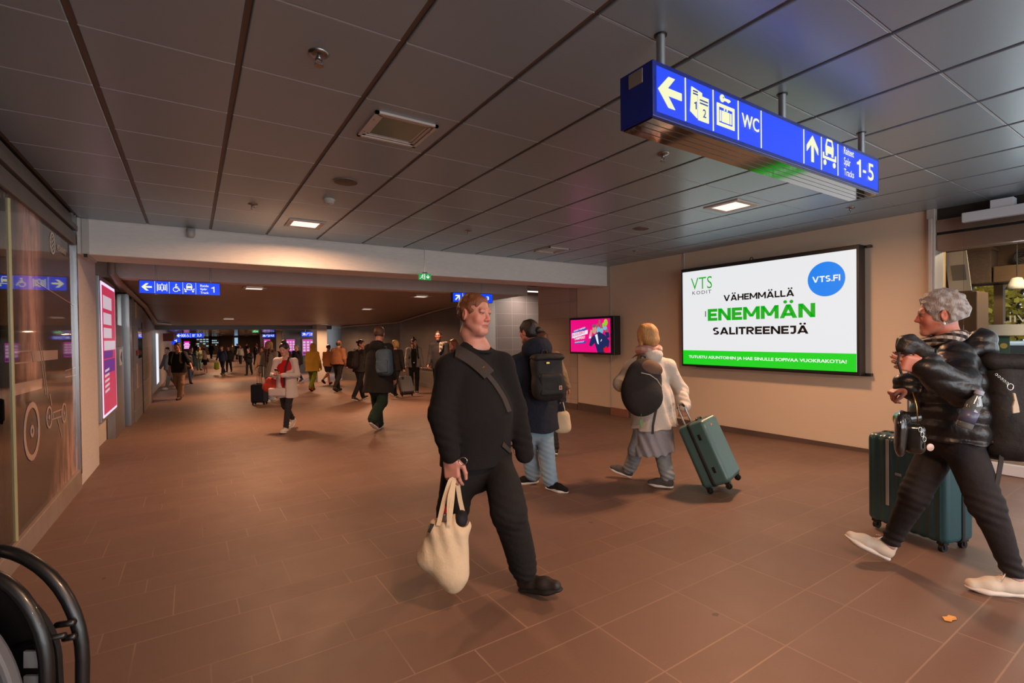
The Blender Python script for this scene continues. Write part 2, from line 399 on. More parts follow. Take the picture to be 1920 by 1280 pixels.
struct('ceiling_slab', MB().box(-1.3, 7.3, -5, 7.2, CZ+.035, CZ+.2), DARKC)
mb = MB()
for x in xs:
    if -1.05 < x < 7.2: mb.box(x-.014, x+.014, -5, 7.19, CZ+.012, CZ+.033)
struct('trim_1', mb, mat('brown_ceiling_rail', '#57473d', .45))
mb = MB()
for y in ys:
    for x in xs:
        if y < 7.15 and -1.1 < x < 7.2: mb.box(max(x+gx/2, -1.04), min(x+TILE-gx/2, 7.24), y-.0032, y+.0032, CZ-.0008, CZ+.011)
struct('trim_2', mb, mat('pale_ceiling_rail', '#b9bbc0', .35, metal=.6))
# concrete beams and the lower tunnel ceiling behind
struct('ceiling_beam', MB().box(-1.35, 7.04, 7.2, 7.8, 2.43, 3.06), WHITEC, bevel=.012)
struct('ceiling_recess', MB().box(-2, 11.3, 7.2, 14, 3.06, 3.2), GREYC)
struct('ceiling_beam_rear', MB().box(-1.35, 7.04, 10, 10.35, 2.465, 3.06), GREYC, bevel=.008)
struct('ceiling_tunnel', prism_x([(10.35, 2.47), (15.5, 2.38), (19.5, 2.08), (24.2, 2.05), (24.2, 3.2), (10.35, 3.2)], -1.245, 7.04), CEIL2)
struct('ceiling_beam_far', MB().box(-1.35, 5.62, 24.2, 24.7, 1.885, 2.3), mat('dark_beam', '#4a423d', .35), bevel=.01)
struct('ceiling_far', prism_x([(24.7, 2.05), (95, 1.95), (95, 2.6), (24.7, 2.6)], -3, 12), FARCEIL)
# left side
struct('wall_left_pillar', MB().box(-1.5, -1.05, 7.1, 8.47, -.35, 3.06), WHITEC, bevel=.01)
struct('wall_left_recess', MB().box(-1.6, -1.25, 8.4, 13.2, -.4, 3.06), GREYC)
struct('wall_left', MB().box(-1.6, -1.02, 13.12, 18.65, -.6, 3.1), TILEG)
struct('wall_left_far', MB().box(-1.6, -1.2, 18.65, 95, -1.2, 3.1), mat('far_left_wall', '#8a8078', .4, var=(.6, '#746b64')))
# right side
struct('wall_right', MB().box(7.05, 7.3, 2.07, 8.145, -.3, 3.06), WALLR)
struct('wall_right_tiled', MB().box(7.055, 7.3, 8.17, 9.58, -.3, 3.06), TILER)
struct('trim_3', MB().box(7.07, 7.2, 8.14, 8.175, -.3, 3.06), mat('dark_joint', '#2d2622', .6))
struct('trim_4', MB().box(7.040, 7.052, 7.115, 7.14, .0, 2.824).box(7.036, 7.052, 5.36, 5.385, 2.5, 2.824), mat('pale_wall_strip', '#aba59d', .5))
mb = MB()
for y0, y1 in ((2.1, 7.10), (7.14, 8.145)): mb.prism([(y0, fz(y0)-.02), (y1, fz(y1)-.02), (y1, -.012), (y0, -.012)], (7.034, 0, 0), (0, 1, 0), (0, 0, 1), .02)
mb.prism([(8.17, fz(8.17)-.02), (9.58, fz(9.58)-.02), (9.58, -.07), (8.17, -.05)], (7.04, 0, 0), (0, 1, 0), (0, 0, 1), .02)
struct('baseboard_right', mb, BASEB)
struct('trim_5', MB().box(7.02, 7.05, 6.66, 7.13, -.155, .0), mat('bare_wood_block', '#8a5a44', .6, var=(8, '#74493a')), bevel=.006)
struct('wall_alcove', MB().box(7.06, 8.34, 13.7, 14.0, -.5, 3.06), GREYC)
struct('wall_alcove_tiled', MB().box(8.34, 11.3, 13.7, 14.0, -.5, 3.06), TILEL)
struct('wall_alcove_end', MB().box(11.0, 11.3, 9, 14, -.5, 3.06), TILEL)
struct('wall_alcove_front', MB().box(7.3, 11.3, 9.3, 9.58, -.5, 3.06), GREYC)
struct('wall_tunnel_right', MB().prism([(7.05, 13.69), (7.05, 19), (6.0, 24), (6.3, 24.06), (7.35, 19.1), (7.35, 13.69)][::-1], (0, 0, -.7), (1, 0, 0), (0, 1, 0), 3.4), TILEB)
struct('wall_pillar_far', MB().box(4.73, 5.16, 23.2, 24.15, -.7, 2.06), mat('white_pillar', '#b9b5ae', .5))
struct('wall_back', MB().box(-4.5, 14, -5.3, -5, -1, 3.2), WALLR)
struct('wall_stair_far', MB().box(9.0, 9.3, 24, 33.4, -1, 2.7), mat('stairwell_wall', '#c6c4be', .6))
wy = 33.4; a0 = onY(598, 650, wy)[0]; a1 = onY(531, 650, wy)[0]
struct('wall_far_panel', MB().box(a1, a0+2, wy, wy+.3, -1, 2.2), DARKW)
struct('wall_far_pillar', MB().box(onY(520.5, 650, 40)[0], onY(529, 650, 40)[0], 40, 40.7, -1, 2.2), mat('white_pillar', '#b9b5ae'))
struct('wall_far_panel_2', MB().box(onY(489, 650, 52)[0], 14, 52, 52.4, -1, 2.2), DARKW)
struct('wall_far_end', MB().box(-2, 14, 92, 92.4, -1.2, 2.6), mat('far_end_wall', '#5c4a44', .5, var=(.4, '#4a322b')))
struct('wall_far_right', MB().box(13.0, 13.3, 24, 93, -1.2, 2.6), DARKW)
area_light(8.7, 28.5, 1.2, 220, 1.6, (.85, .93, 1), 2.2, (0, math.radians(90), 0))   # area light standing in for daylight from unseen far stairs

# left shop window
def yz(pts, x, d): return MB().prism(pts, (x, 0, 0), (0, 1, 0), (0, 0, 1), d)
struct('trim_6', MB().box(-1.35, -1.06, -5, 7.1, 2.74, 2.83).box(-1.35, -1.02, -5, 7.1, 2.66, 2.72).box(-1.35, -1.03, -5, 7.1, 2.50, 2.63), GREYF, bevel=.006)
struct('trim_7', MB().box(-1.3, -1.08, -5, 7.1, 2.44, 2.83), BLACKG)
struct('trim_8', prism_x([(-5, .06), (7.1, .06), (7.1, fz(7)-.02), (-5, fz(-5)-.02)][::-1], -1.3, -1.03), mat('beige_window_sill', '#9a8a7f', .5, var=(6, '#7d6b60')), bevel=.006)
struct('trim_9', MB().box(-1.12, -1.03, 7.06, 7.12, .0, 2.83), STEEL)
struct('trim_10', MB().box(-1.07, -1.04, 4.772, 4.786, .06, 2.46), mat('glass_edge_strip', '#b5a878', .3))
struct('window_1', MB().box(-1.062, -1.052, -4.9, 4.772, .06, 2.5), m_glass('shop_glass', (.9, .88, .85), 1.3))
struct('wall_shop_left', MB().box(-4.4, -4.2, -5, 7.2, -.5, 3), mat('dim_shop_wall', '#6b5a49', .8))
struct('wall_shop_side', MB().box(-4.4, -1.3, 7.1, 7.3, -.5, 3), mat('dim_shop_wall', '#6b5a49', .8))
struct('ceiling_shop', MB().box(-4.4, -1.32, -5, 7.1, 2.75, 2.9), mat('dim_shop_ceiling', '#8d8372', .8))
area_light(-2.8, 4.2, 2.7, 18, .5, (1, .75, .45))

# right shop front
struct('trim_11', MB().box(7.02, 7.3, 2.0, 2.075, -.06, 2.83).box(7.0, 7.03, 2.02, 2.055, -.06, 2.72), mat('pale_door_frame', '#b0a59b', .45), bevel=.005)
struct('trim_12', MB().box(7.1, 7.4, -5, 2.0, 2.70, 2.83), mat('dark_brown_fascia', '#2e2622', .5))
struct('trim_13', MB().box(7.06, 7.3, -5, 2.0, 2.56, 2.70).box(7.06, 7.3, -5, 2.0, 2.36, 2.53), mat('pinkish_timber_lintel', '#8b7263', .55, var=(5, '#7a6457'), stretch=(1, .2, 6)), bevel=.004)
struct('trim_14', MB().box(7.08, 7.3, -5, 2.0, 2.5, 2.57), BLACKG)
struct('wall_cafe_end', MB().box(7.3, 10, 3.35, 3.5, -.3, 3), mat('cafe_wall', '#a58d6d', .8))
struct('ceiling_cafe', MB().box(7.3, 10.2, -5, 3.4, 2.75, 2.9), mat('cafe_ceiling', '#8c877c', .7))
# street window of the cafe: timber mullions, panes and a sill band
MULL = mat('brown_timber_mullion', '#6b4f31', .6, var=(7, '#59402a'))
ym = [2.44, 2.10, 1.60, .95, .1, -1.2, -3, -5]
mb = MB()
for y in ym: mb.box(9.95, 10.08, y-.05, y+.05, -.1, 2.4)
mb.box(9.95, 10.08, -5, 3.4, 2.12, 2.75).box(9.96, 10.06, 2.44, 3.4, -.1, 2.2)
struct('window_2', mb, MULL)
struct('trim_15', MB().box(9.9, 10.1, -5, 2.44, 1.37, 1.53), mat('white_window_rail', '#c5c2bc', .5), bevel=.005)
struct('window_3', MB().box(10.0, 10.012, -5, 2.44, -.1, 2.13), m_glass('street_glass', (.95, .97, .96), .6))
struct('ground_street', MB().box(10.1, 60, -40, 40, -.6, -.42), mat('grey_asphalt_street', '#8d8c8a', .85, bump=(30, .2)))

# ------------------------------------------------------------------ wall pipes, rails
mb = MB(); mb.tube([(-1.0, 9.6, 3.02), (-1.0, 9.6, 2.5), (-.98, 10.2, 2.42), (-.96, 15.4, 2.31), (-.95, 19.4, 2.02), (-.6, 20.4, 2.0)], .05, 12)
tag(mb.build('ceiling_pipe', mat('grey_painted_pipe', '#8a7d74', .5), smooth=True, sharp=.7), 'grey painted pipe running along the left corner of the tunnel ceiling', 'pipe')
mb = MB(); mb.tube([(6.98, 13.75, 2.44), (6.98, 15.5, 2.34), (6.98, 19, 2.06), (5.95, 23.9, 2.0)], .035, 10)
tag(mb.build('ceiling_pipe', mat('grey_painted_pipe', '#8a7d74'), smooth=True, sharp=.7), 'slim pipe under the ceiling along the dark curved right tunnel wall', 'pipe')
t = thing('handrail', 'metal handrail on the dark tiled right tunnel wall', 'handrail', (6.9, 14, .35))
mb = MB(); mb.tube([(6.97, 13.9, .37), (6.97, 18.9, .32), (5.93, 23.9, .24)], .022, 10); mb.build('rail', STEEL, t, smooth=True, sharp=.7)
for y, x, z in ((14.5, 6.97, .36), (16.7, 6.97, .345), (18.7, 6.97, .325), (20.8, 6.57, .29), (22.9, 6.13, .255)):
    MB().cyl((x, y, z), (x+.09, y, z-.05), .012).build('bracket', STEEL, t, smooth=True, sharp=.7)

# ================================================================== signs
BLUE_H = mat('dark_blue_sign_housing', '#0a1c78', .3, coat=.3)
BLUE_F = glow('lit_blue_sign_face', (.0, .055, .95), 1.0)
CREAM = glow('lit_cream_lettering', (.92, .93, .56), 1.0)
DKBLUE = glow('blue_lettering_on_cream', (.0, .03, .35), .9)
def bar(mb, o, ex, ey, x0, y0, x1, y1, w, d=.003):
    v = np.array([x1-x0, y1-y0]); v = v/np.linalg.norm(v); n = np.array([-v[1], v[0]])*w/2
    mb.prism([(x0+n[0], y0+n[1]), (x0-n[0], y0-n[1]), (x1-n[0], y1-n[1]), (x1+n[0], y1+n[1])][::1], o, ex, ey, d)
def arrow(mb, o, ex, ey, cx, cy, L, ang, w=None):
    w = w or L*.2; c, s = math.cos(ang), math.sin(ang); g = lambda x, y: (cx+c*x-s*y, cy+s*x+c*y)
    h = L/2; k = h*.86
    P = [(h, 0), (h-k, k), (h-k-w*1.35, k), (h-w*1.95, w/2), (-h, w/2), (-h, -w/2), (h-w*1.95, -w/2), (h-k-w*1.35, -k), (h-k, -k)]
    mb.prism([g(*p) for p in P], o, ex, ey, .003)
def ring(mb, o, ex, ey, cx, cy, r0, r1, n=20, a0=0, a1=2*math.pi):
    T = np.linspace(a0, a1, n)
    for i in range(n-1):
        a, b = T[i], T[i+1]
        mb.prism([(cx+r1*math.cos(a), cy+r1*math.sin(a)), (cx+r1*math.cos(b), cy+r1*math.sin(b)), (cx+r0*math.cos(b), cy+r0*math.sin(b)), (cx+r0*math.cos(a), cy+r0*math.sin(a))], o, ex, ey, .003)
def picto_car(mb, o, ex, ey, cx, cy, s, trailer=True):
    P = lambda pts: mb.prism([(cx+a*s, cy+b*s) for a, b in pts], o, ex, ey, .003)
    y = .12
    P([(-.30, y), (.30, y), (.30, y+.26), (-.30, y+.26)])
    for sg in (-1, 1): P([(sg*.30, y+.26), (sg*.21, y+.5), (sg*.15, y+.5), (sg*.22, y+.26)][::sg]); P(rect(sg*.22-.06, y-.1, sg*.22+.06, y))
    P([(-.21, y+.45), (.21, y+.45), (.19, y+.52), (-.19, y+.52)])
    P(rect(-.5, -.12, .5, -.03)); P(rect(-.5, -.03, -.43, .10)); P(rect(.43, -.03, .5, .10))
    for sg in (-1, 1): P(circ(sg*.36, -.26, .1, 14))
def picto_lift(mb, o, ex, ey, cx, cy, s):
    P = lambda pts: mb.prism([(cx+a*s, cy+b*s) for a, b in pts], o, ex, ey, .003)
    for sg in (-1, 1): P(rect(sg*.46-.04, -.45, sg*.46+.04, .45))
    P(rect(-.36, .26, .36, .32)); P(rect(-.36, -.32, .36, -.26)); P(rect(-.36, -.32, -.29, .32)); P(rect(.29, -.32, .36, .32))
    P([(-.1, .36), (.1, .36), (0, .48)]); P([(0, -.48), (.1, -.36), (-.1, -.36)])
    for k in (-.15, .15): P(rect(k-.07, -.22, k+.07, .1)); P(circ(k, .17, .06, 10))
def picto_chair(mb, o, ex, ey, cx, cy, s):
    g = lambda a, b: (cx+a*s, cy+b*s)
    mb.prism(circ(*g(.02, .38), .08*s, 12), o, ex, ey, .003)
    bar(mb, o, ex, ey, *g(.0, .3), *g(-.04, -.02), .1*s); bar(mb, o, ex, ey, *g(-.05, 0), *g(.24, -.04), .09*s)
    bar(mb, o, ex, ey, *g(.22, -.02), *g(.36, -.32), .09*s); bar(mb, o, ex, ey, *g(0, .14), *g(.2, .1), .07*s)
    ring(mb, o, ex, ey, *g(-.03, -.18), .2*s, .27*s, 18, 1.9, 6.2)
def picto_stairs(mb, o, ex, ey, cx, cy, s):
    for i in range(5):
        w = .4; mb.prism([(cx+(a)*s, cy+b*s) for a, b in rect(-.42+i*.17, -.36+i*.15, -.42+i*.17+.2, -.36+i*.15+.1)], o, ex, ey, .003)
    bar(mb, o, ex, ey, cx-.45*s, cy-.1*s, cx+.3*s, cy+.5*s, .06*s)
def picto_lines(mb, o, ex, ey, cx, cy, s):
    for i, w in enumerate((.8, .55, .7, .55)): mb.prism([(cx+a*s, cy+b*s) for a, b in rect(-.4, .25-i*.2, -.4+w, .34-i*.2)], o, ex, ey, .003)
def one(mb, o, x, y, w, h):
    t = h*.16; mb.prism([(x+w, y), (x+w, y+h), (x+w-t*.8, y+h), (x+w-t*1.2, y+h*.90), (x, y+h*.80), (x, y+h*.68), (x+w-t, y+h*.70), (x+w-t, y)][::-1], o, EX, EZ, .003)
def sign_box(name, label, x0, x1, y, z0, z1, dep, rods, rodtop, border=.014, group=None):
    t = thing(name, label, 'sign', ((x0+x1)/2, y+dep/2, z0), group)
    MB().box(x0, x1, y, y+dep, z0, z1).build('housing', BLUE_H, t, bevel=.004)
    MB().box(x0+border, x1-border, y-.002, y+.004, z0+border, z1-border).build('lit_face', BLUE_F, t)
    for x in rods: MB().cyl((x, y+dep/2, z1-.01), (x, y+dep/2, rodtop), .02 if dep > .15 else .011).build('suspension_rod', ALU, t, smooth=True, sharp=.7)
    return t
EX, EZ = (1, 0, 0), (0, 0, 1)
# large sign over the hall
X0, X1, SY, Z0, Z1 = 1.655, 3.912, 1.41, 2.383, 2.622
t = sign_box('direction_sign', 'long blue lit overhead sign with arrows, WC and tracks 1-5', X0, X1, SY, Z0, Z1, .19, (1.822, 2.867, 3.89), CZ, .022)
MB().box(X0+.01, X1-.01, SY+.012, SY+.178, Z0-.006, Z0+.002).build('polished_underside', mat('polished_sign_underside', '#8b8582', .06, metal=1), t)
mb = MB()
for yy in (.05, .09, .13): mb.box(X0+.01, X1-.01, SY+yy, SY+yy+.0016, Z0-.0075, Z0-.004)
mb.build('underside_groove', mat('groove_line', '#5d5a58', .3, metal=1), t)
MB().box(X0-.003, X0+.004, SY+.055, SY+.135, Z1-.075, Z1-.012).build('rating_plate', mat('silver_rating_plate', '#8d857c', .4, metal=.4), t, bevel=.002)
for x, yb in ((1.822, 1), (2.867, 1), (3.89, 1)): MB().lathe([(.029, CZ-.004), (.029, CZ)], (x, SY+.095, 0)).build('rod_collar', BLACKM, t, smooth=True, sharp=.6)
o = (0, SY-.002, 0); mb = MB()
for x in (1.866, 2.069, 2.271, 2.474, 2.906, 3.108, 3.314): mb.prism(rect(x-.0025, Z0+.024, x+.0025, Z1-.024), o, EX, EZ, .003)
mb.build('divider', CREAM, t); mb = MB()
arrow(mb, o, EX, EZ, 1.762, 2.504, .155, math.pi, .032); mb.build('left_arrow', CREAM, t); mb = MB()
mb.prism([(1.909, 2.572), (1.985, 2.560), (1.985, 2.543), (1.95, 2.545), (1.95, 2.437), (1.899, 2.460)], o, EX, EZ, .003)
mb.prism(rect(1.956, 2.432, 2.034, 2.545), o, EX, EZ, .003)
mb.build('ticket_pictogram', CREAM, t); mb = MB()
for (a, b, c, d) in ((2.098, 2.443, 2.239, 2.458), (2.098, 2.533, 2.239, 2.548), (2.098, 2.443, 2.113, 2.548), (2.224, 2.443, 2.239, 2.548), (2.122, 2.466, 2.130, 2.518), (2.138, 2.466, 2.198, 2.518), (2.206, 2.466, 2.214, 2.518), (2.155, 2.522, 2.161, 2.533), (2.177, 2.522, 2.183, 2.533)): mb.prism(rect(a, b, c, d), o, EX, EZ, .003)
mb.prism(circ(2.141, 2.577, .018, 16), o, EX, EZ, .003); mb.prism([(2.155, 2.582), (2.2, 2.582), (2.208, 2.577), (2.2, 2.570), (2.19, 2.566), (2.18, 2.57), (2.155, 2.57)], o, EX, EZ, .003)
mb.build('luggage_locker_pictogram', CREAM, t); mb = MB()
lettering(mb, 'WC', (2.296, SY-.005, 2.478), EX, EZ, .152, .068, .028)
mb.build('wc_lettering', CREAM, t); mb = MB()
arrow(mb, o, EX, EZ, 3.004, 2.508, .15, math.pi/2, .026)
mb.build('up_arrow', CREAM, t); mb = MB()
picto_car(mb, o, EX, EZ, 3.208, 2.50, .16); mb.build('car_train_pictogram', CREAM, t); mb = MB()
for i, s in enumerate(('Raiteet', 'Spår', 'Tracks')): lettering(mb, s, (3.385, SY-.005, (2.552, 2.484, 2.422)[i]-(.012 if s == 'Spår' else 0)), EX, EZ, (.135, .088, .135)[i], (.045, .062, .042)[i], .012)
mb.build('tracks_lettering', CREAM, t); mb = MB()
one(mb, (0, SY-.002, 0), 3.575, 2.448, .05, .112); mb.prism(rect(3.66, 2.487, 3.70, 2.502), o, EX, EZ, .003); lettering(mb, '5', (3.725, SY-.005, 2.448), EX, EZ, .085, .112, .012)
mb.build('track_numbers', CREAM, t)
mb = MB()
for (a, b, c, d) in ((1.917, 2.552, 1.95, 2.557), (1.917, 2.540, 1.95, 2.545), (1.966, 2.522, 2.024, 2.527), (1.966, 2.508, 2.024, 2.513)): mb.prism(rect(a, b, c, d), (0, SY-.0045, 0), EX, EZ, .003)
one(mb, (0, SY-.0045, 0), 1.925, 2.475, .016, .034); lettering(mb, '2', (1.981, SY-.009, 2.447), EX, EZ, None, .038, .01)
lettering(mb, '.', (2.136, SY-.009, 2.573), EX, EZ, .008, .008)
mb.build('ticket_numerals', DKBLUE, t)
# sign above the tunnel, left
o = (0, 9.298, 0); SY = 9.3; t = sign_box('direction_sign', 'blue lit sign with left arrow, lift and wheelchair pictograms, track 1', -.652, .412, SY, 2.172, 2.378, .1, (-.44, .28), 3.06, .01)
o = (0, SY-.002, 0); mb = MB()
for x in (-.455, -.272, -.097, .075): mb.prism(rect(x-.0025, 2.185, x+.0025, 2.365), o, EX, EZ, .003)
mb.build('divider', CREAM, t)
mb = MB(); arrow(mb, o, EX, EZ, -.555, 2.275, .13, math.pi, .026); mb.build('left_arrow', CREAM, t); mb = MB(); picto_lift(mb, o, EX, EZ, -.363, 2.275, .13); mb.build('lift_pictogram', CREAM, t)
mb = MB(); picto_chair(mb, o, EX, EZ, -.185, 2.275, .14); mb.build('wheelchair_pictogram', CREAM, t); mb = MB(); picto_car(mb, o, EX, EZ, -.012, 2.262, .135); mb.build('car_train_pictogram', CREAM, t); mb = MB()
for i, s in enumerate(('Raide', 'Spår', 'Track')): lettering(mb, s, (.135, SY-.005, (2.305, 2.243, 2.196)[i]), EX, EZ, (.115, .095, .115)[i], (.036, .045, .034)[i], .018)
one(mb, (0, SY-.002, 0), .285, 2.22, .045, .095); mb.build('lettering', CREAM, t)
# sign above the tunnel, right (behind the man's head)
t = sign_box('direction_sign', 'blue lit sign with diagonal arrow behind the head of the man in black', 4.62, 5.60, SY, 2.185, 2.392, .1, (4.9, 5.35), 3.06, .01)
mb = MB(); arrow(mb, o, EX, EZ, 4.735, 2.288, .15, math.pi/4, .028); mb.prism(rect(4.85, 2.2, 4.856, 2.38), o, EX, EZ, .003); picto_stairs(mb, o, EX, EZ, 4.98, 2.29, .14)
lettering(mb, '2,3', (5.3, SY-.005, 2.24), EX, EZ, .2, .09, .02); mb.build('lettering', CREAM, t)
# far signs
def far_sign(px0, px1, py0, py1, Y, label, items):
    a = onY(px0, (py0+py1)/2, Y); b = onY(px1, (py0+py1)/2, Y); z1 = onY((px0+px1)/2, py0, Y)[2]; z0 = onY((px0+px1)/2, py1, Y)[2]
    t = sign_box('direction_sign', label, a[0], b[0], Y, z0, z1, .15, (a[0]+.25, b[0]-.25), ceil2(Y), .008)
    o = (0, Y-.003, 0); mb = MB(); L = b[0]-a[0]; h = z1-z0; zc = (z0+z1)/2
    for f, kind in items:
        x = a[0]+L*f; k = h*.78
        if kind == '<': arrow(mb, o, EX, EZ, x, zc, k, math.pi, k*.22)
        elif kind == '/': arrow(mb, o, EX, EZ, x, zc, k, math.pi/4, k*.22)
        elif kind == 'lift': picto_lift(mb, o, EX, EZ, x, zc, k)
        elif kind == 'chair': picto_chair(mb, o, EX, EZ, x, zc, k)
        elif kind == 'stairs': picto_stairs(mb, o, EX, EZ, x, zc, k)
        elif kind == 'lines': picto_lines(mb, o, EX, EZ, x, zc, k)
        elif kind == '|': mb.prism(rect(x-.008, z0+.02, x+.008, z1-.02), o, EX, EZ, .003)
        else: lettering(mb, kind, (x, Y-.007, zc-h*.3), EX, EZ, None, h*.62, .03, 'c')
    mb.build('lettering', CREAM, t)
far_sign(331, 382, 624.5, 633, 36, 'distant blue lit sign with left arrow ending in 2,3', [(.08, '<'), (.25, 'lift'), (.4, 'chair'), (.5, '|'), (.63, 'lines'), (.83, '2,3')])
far_sign(565, 599, 622, 630.5, 32.5, 'distant blue lit sign with diagonal arrow and 2,3 near the white pillar', [(.14, '/'), (.32, 'stairs'), (.45, '|'), (.58, 'lines'), (.8, '2,3')])
far_sign(491.5, 515.5, 626, 632.5, 46, 'smallest distant blue lit sign with 4,5 above the pink poster', [(.14, '/'), (.32, 'stairs'), (.45, '|'), (.58, 'lines'), (.8, '4,5')])
p = onY(327, 640, 44); MB_ = MB().box(p[0]-.2, p[0]+.32, 44, 44.1, onY(327, 645, 44)[2], onY(327, 635, 44)[2])
t = thing('platform_number_sign', 'tiny square blue platform sign hanging at the far left wall', 'sign', (p[0], 44, 1.6)); MB_.build('housing', BLUE_F, t)
mb = MB(); one(mb, (0, 43.99, 0), p[0]+.0, onY(327, 644, 44)[2], .15, .3); mb.build('lettering', CREAM, t); MB().cyl((p[0]+.06, 44.05, 1.6), (p[0]+.06, 44.05, ceil2(44)), .01).build('suspension_rod', ALU, t)
# green exit sign on a wire
def exit_sign(x0, x1, Y, z0, z1, ztop, label):
    t = thing('exit_sign', label, 'sign', ((x0+x1)/2, Y, z0))
    MB().box(x0, x1, Y, Y+.012, z0, z1).build('lit_panel', glow('lit_green_exit_panel', (.0, .30, .05), 1), t)
    o = (0, Y-.001, 0); mb = MB(); w = x1-x0; h = z1-z0; g = lambda a, b: (x0+w*a, z0+h*b)
    mb.prism(circ(*g(.33, .8), h*.09, 10), o, EX, EZ, .002)
    for a, b, c, d, k in ((.30, .7, .25, .42, .1), (.25, .42, .36, .3, .08), (.36, .3, .33, .12, .07), (.25, .42, .16, .25, .08), (.16, .25, .07, .2, .07), (.3, .66, .42, .55, .06), (.29, .66, .15, .56, .06)): bar(mb, o, EX, EZ, *g(a, b), *g(c, d), k*h)
    mb.prism([g(.45, .05), g(.5, .05), g(.5, .95), g(.45, .95)], o, EX, EZ, .002)
    arrow(mb, o, EX, EZ, *g(.74, .5), h*.62, -math.pi/2, h*.13); mb.build('pictogram', glow('lit_white_pictogram', (.85, .95, .85), 1), t)
    MB().lathe([(.035, z1+.02), (.04, z1+.004), (.04, z1)], ((x0+x1)/2, Y+.006, 0)).build('lamp_cap', ALU, t, smooth=True)
    MB().cyl(((x0+x1)/2, Y+.006, z1+.02), ((x0+x1)/2, Y+.006, ztop), .004, seg=8).build('suspension_wire', ALU, t)
exit_sign(2.868, 3.066, 6.9, 2.318, 2.412, CZ, 'green lit exit sign with running figure hanging on a wire before the beam')
p = onY(479, 621, 30); exit_sign(p[0]-.16, p[0]+.16, 30, p[2]-.07, p[2]+.07, ceil2(30), 'distant small green exit sign under the glossy far ceiling')

# ================================================================== lit screens and posters
SCR_W = glow('led_screen_white', (.80, .81, .83), 1.0); SCR_G = glow('led_screen_green', (.0, .62, .01), 1.0)
INK = mat('black_screen_lettering', '#050505', .4); TXG = glow('green_screen_lettering', (.0, .40, .008), 1.0)
TXW = glow('white_screen_lettering', (.9, .93, .9), 1.0); DISC = glow('blue_screen_disc', (.0, .22, .85), 1.0)
t = thing('led_billboard', 'large black framed lit advertising screen with green lettering on right wall', 'screen', (7.0, 3.96, .92))
MB().box(6.84, 7.0, 2.672, 5.27, .921, 2.522).build('cabinet', BLACKM, t, bevel=.006)
MB().box(6.98, 7.05, 2.61, 5.1, .9, .935).box(6.98, 7.05, 2.61, 5.1, 2.49, 2.52).build('mounting_rail', BLACKM, t)
MB().box(6.831, 6.842, 2.705, 5.235, .957, 2.467).build('display', SCR_W, t)
MB().box(6.828, 6.832, 2.705, 5.235, .957, 1.184).build('green_band', SCR_G, t)
ex, ez = (0, -1, 0), (0, 0, 1); L = lambda mb, s, y, z, w, h, b, **k: lettering(mb, s, (6.829, y, z), ex, ez, w, h, b, **k)
mb = MB(); L(mb, 'VTS', 5.07, 2.165, .385, .19, -.005); mb.build('logo_lettering', TXG, t)
mb = MB(); block(mb, 'ENEMMÄN', (6.829, 4.765, 1.652), ex, ez, 1.59, .186, .27, gap=.07); mb.build('headline_lettering', TXG, t)
mb = MB(); L(mb, 'KODIT', 5.045, 2.085, .345, .055, .0, sp=1.25); mb.build('logo_subline', INK, t)
mb = MB(); block(mb, 'VÄHEMMÄLLÄ', (6.829, 4.49, 1.945), ex, ez, 1.05, .092, .24, gap=.08); mb.build('upper_line', INK, t)
mb = MB(); block(mb, 'SALITREENEJÄ', (6.829, 4.68, 1.435), ex, ez, 1.42, .112, .25, gap=.08); mb.build('lower_line', INK, t)
MB().box(6.826, 6.830, 4.80, 4.812, 1.72, 1.81).build('dead_pixel_line', INK, t)
MB().prism(circ(-3.045, 2.135, .222, 40), (6.831, 0, 0), ex, ez, .002).build('blue_disc', DISC, t)
mb = MB(); block(mb, 'VTS.FI', (6.827, 3.208, 2.10), ex, ez, .33, .078, .22); mb.build('web_address', TXW, t)
mb = MB(); lettering(mb, 'TUTUSTU ASUNTOIHIN JA HAE SINULLE SOPIVAA VUOKRAKOTIA!', (6.825, 5.12, 1.045), ex, ez, 2.31, .058, .022); mb.build('bottom_line', TXW, t)
mb = MB(); mb.tube([(6.93, 4.1+.022*math.sin(a), 2.545+.022*math.cos(a)) for a in np.linspace(0, 6.28, 16, endpoint=False)], .006, 6, closed=True); mb.build('lifting_eye', BLACKM, t)
# small pink tv
t = thing('wall_screen', 'small black television with bright pink advert on right wall', 'screen', (7.05, 7.43, 1.06))
MB().box(6.78, 6.96, 6.775, 8.09, 1.062, 1.82).build('cabinet', BLACKM, t, bevel=.008)
MB().box(6.96, 7.06, 7.2, 7.7, 1.25, 1.6).build('wall_bracket', BLACKM, t)
PINK = glow('lit_pink', (.82, .0, .20), 1.0)
MB().box(6.776, 6.783, 6.87, 8.045, 1.105, 1.775).build('display', PINK, t)
ye = lambda f: 8.045-1.175*f; zz = lambda f: 1.105+.67*f
def flat(name, m, polys, k):
    mb = MB()
    for P in polys: mb.prism([(-ye(a), zz(b)) for a, b in P], (6.7755-k*.001, 0, 0), ex, ez, .0008)
    mb.build(name, m, t)
def ellp(cx, cy, rx, ry, n=14): return [(cx+rx*math.cos(q), cy+ry*math.sin(q)) for q in np.linspace(0, 2*math.pi, n, endpoint=False)]
SUIT = glow('screen_navy', (.006, .018, .10), 1); SKIN_S = glow('screen_skin', (.75, .38, .26), .8); WHT_S = glow('screen_white', (.8, .82, .9), 1)
flat('crowd_figures', glow('screen_crowd', (.35, .10, .12), 1), [ellp(.70, .78, .035, .08), ellp(.75, .9, .025, .07), ellp(.80, .76, .035, .1), ellp(.92, .62, .04, .08)], 1)
flat('crowd_hair', glow('screen_lime', (.30, .60, .02), 1), [ellp(.90, .88, .045, .1), ellp(.84, .8, .02, .08)], 1)
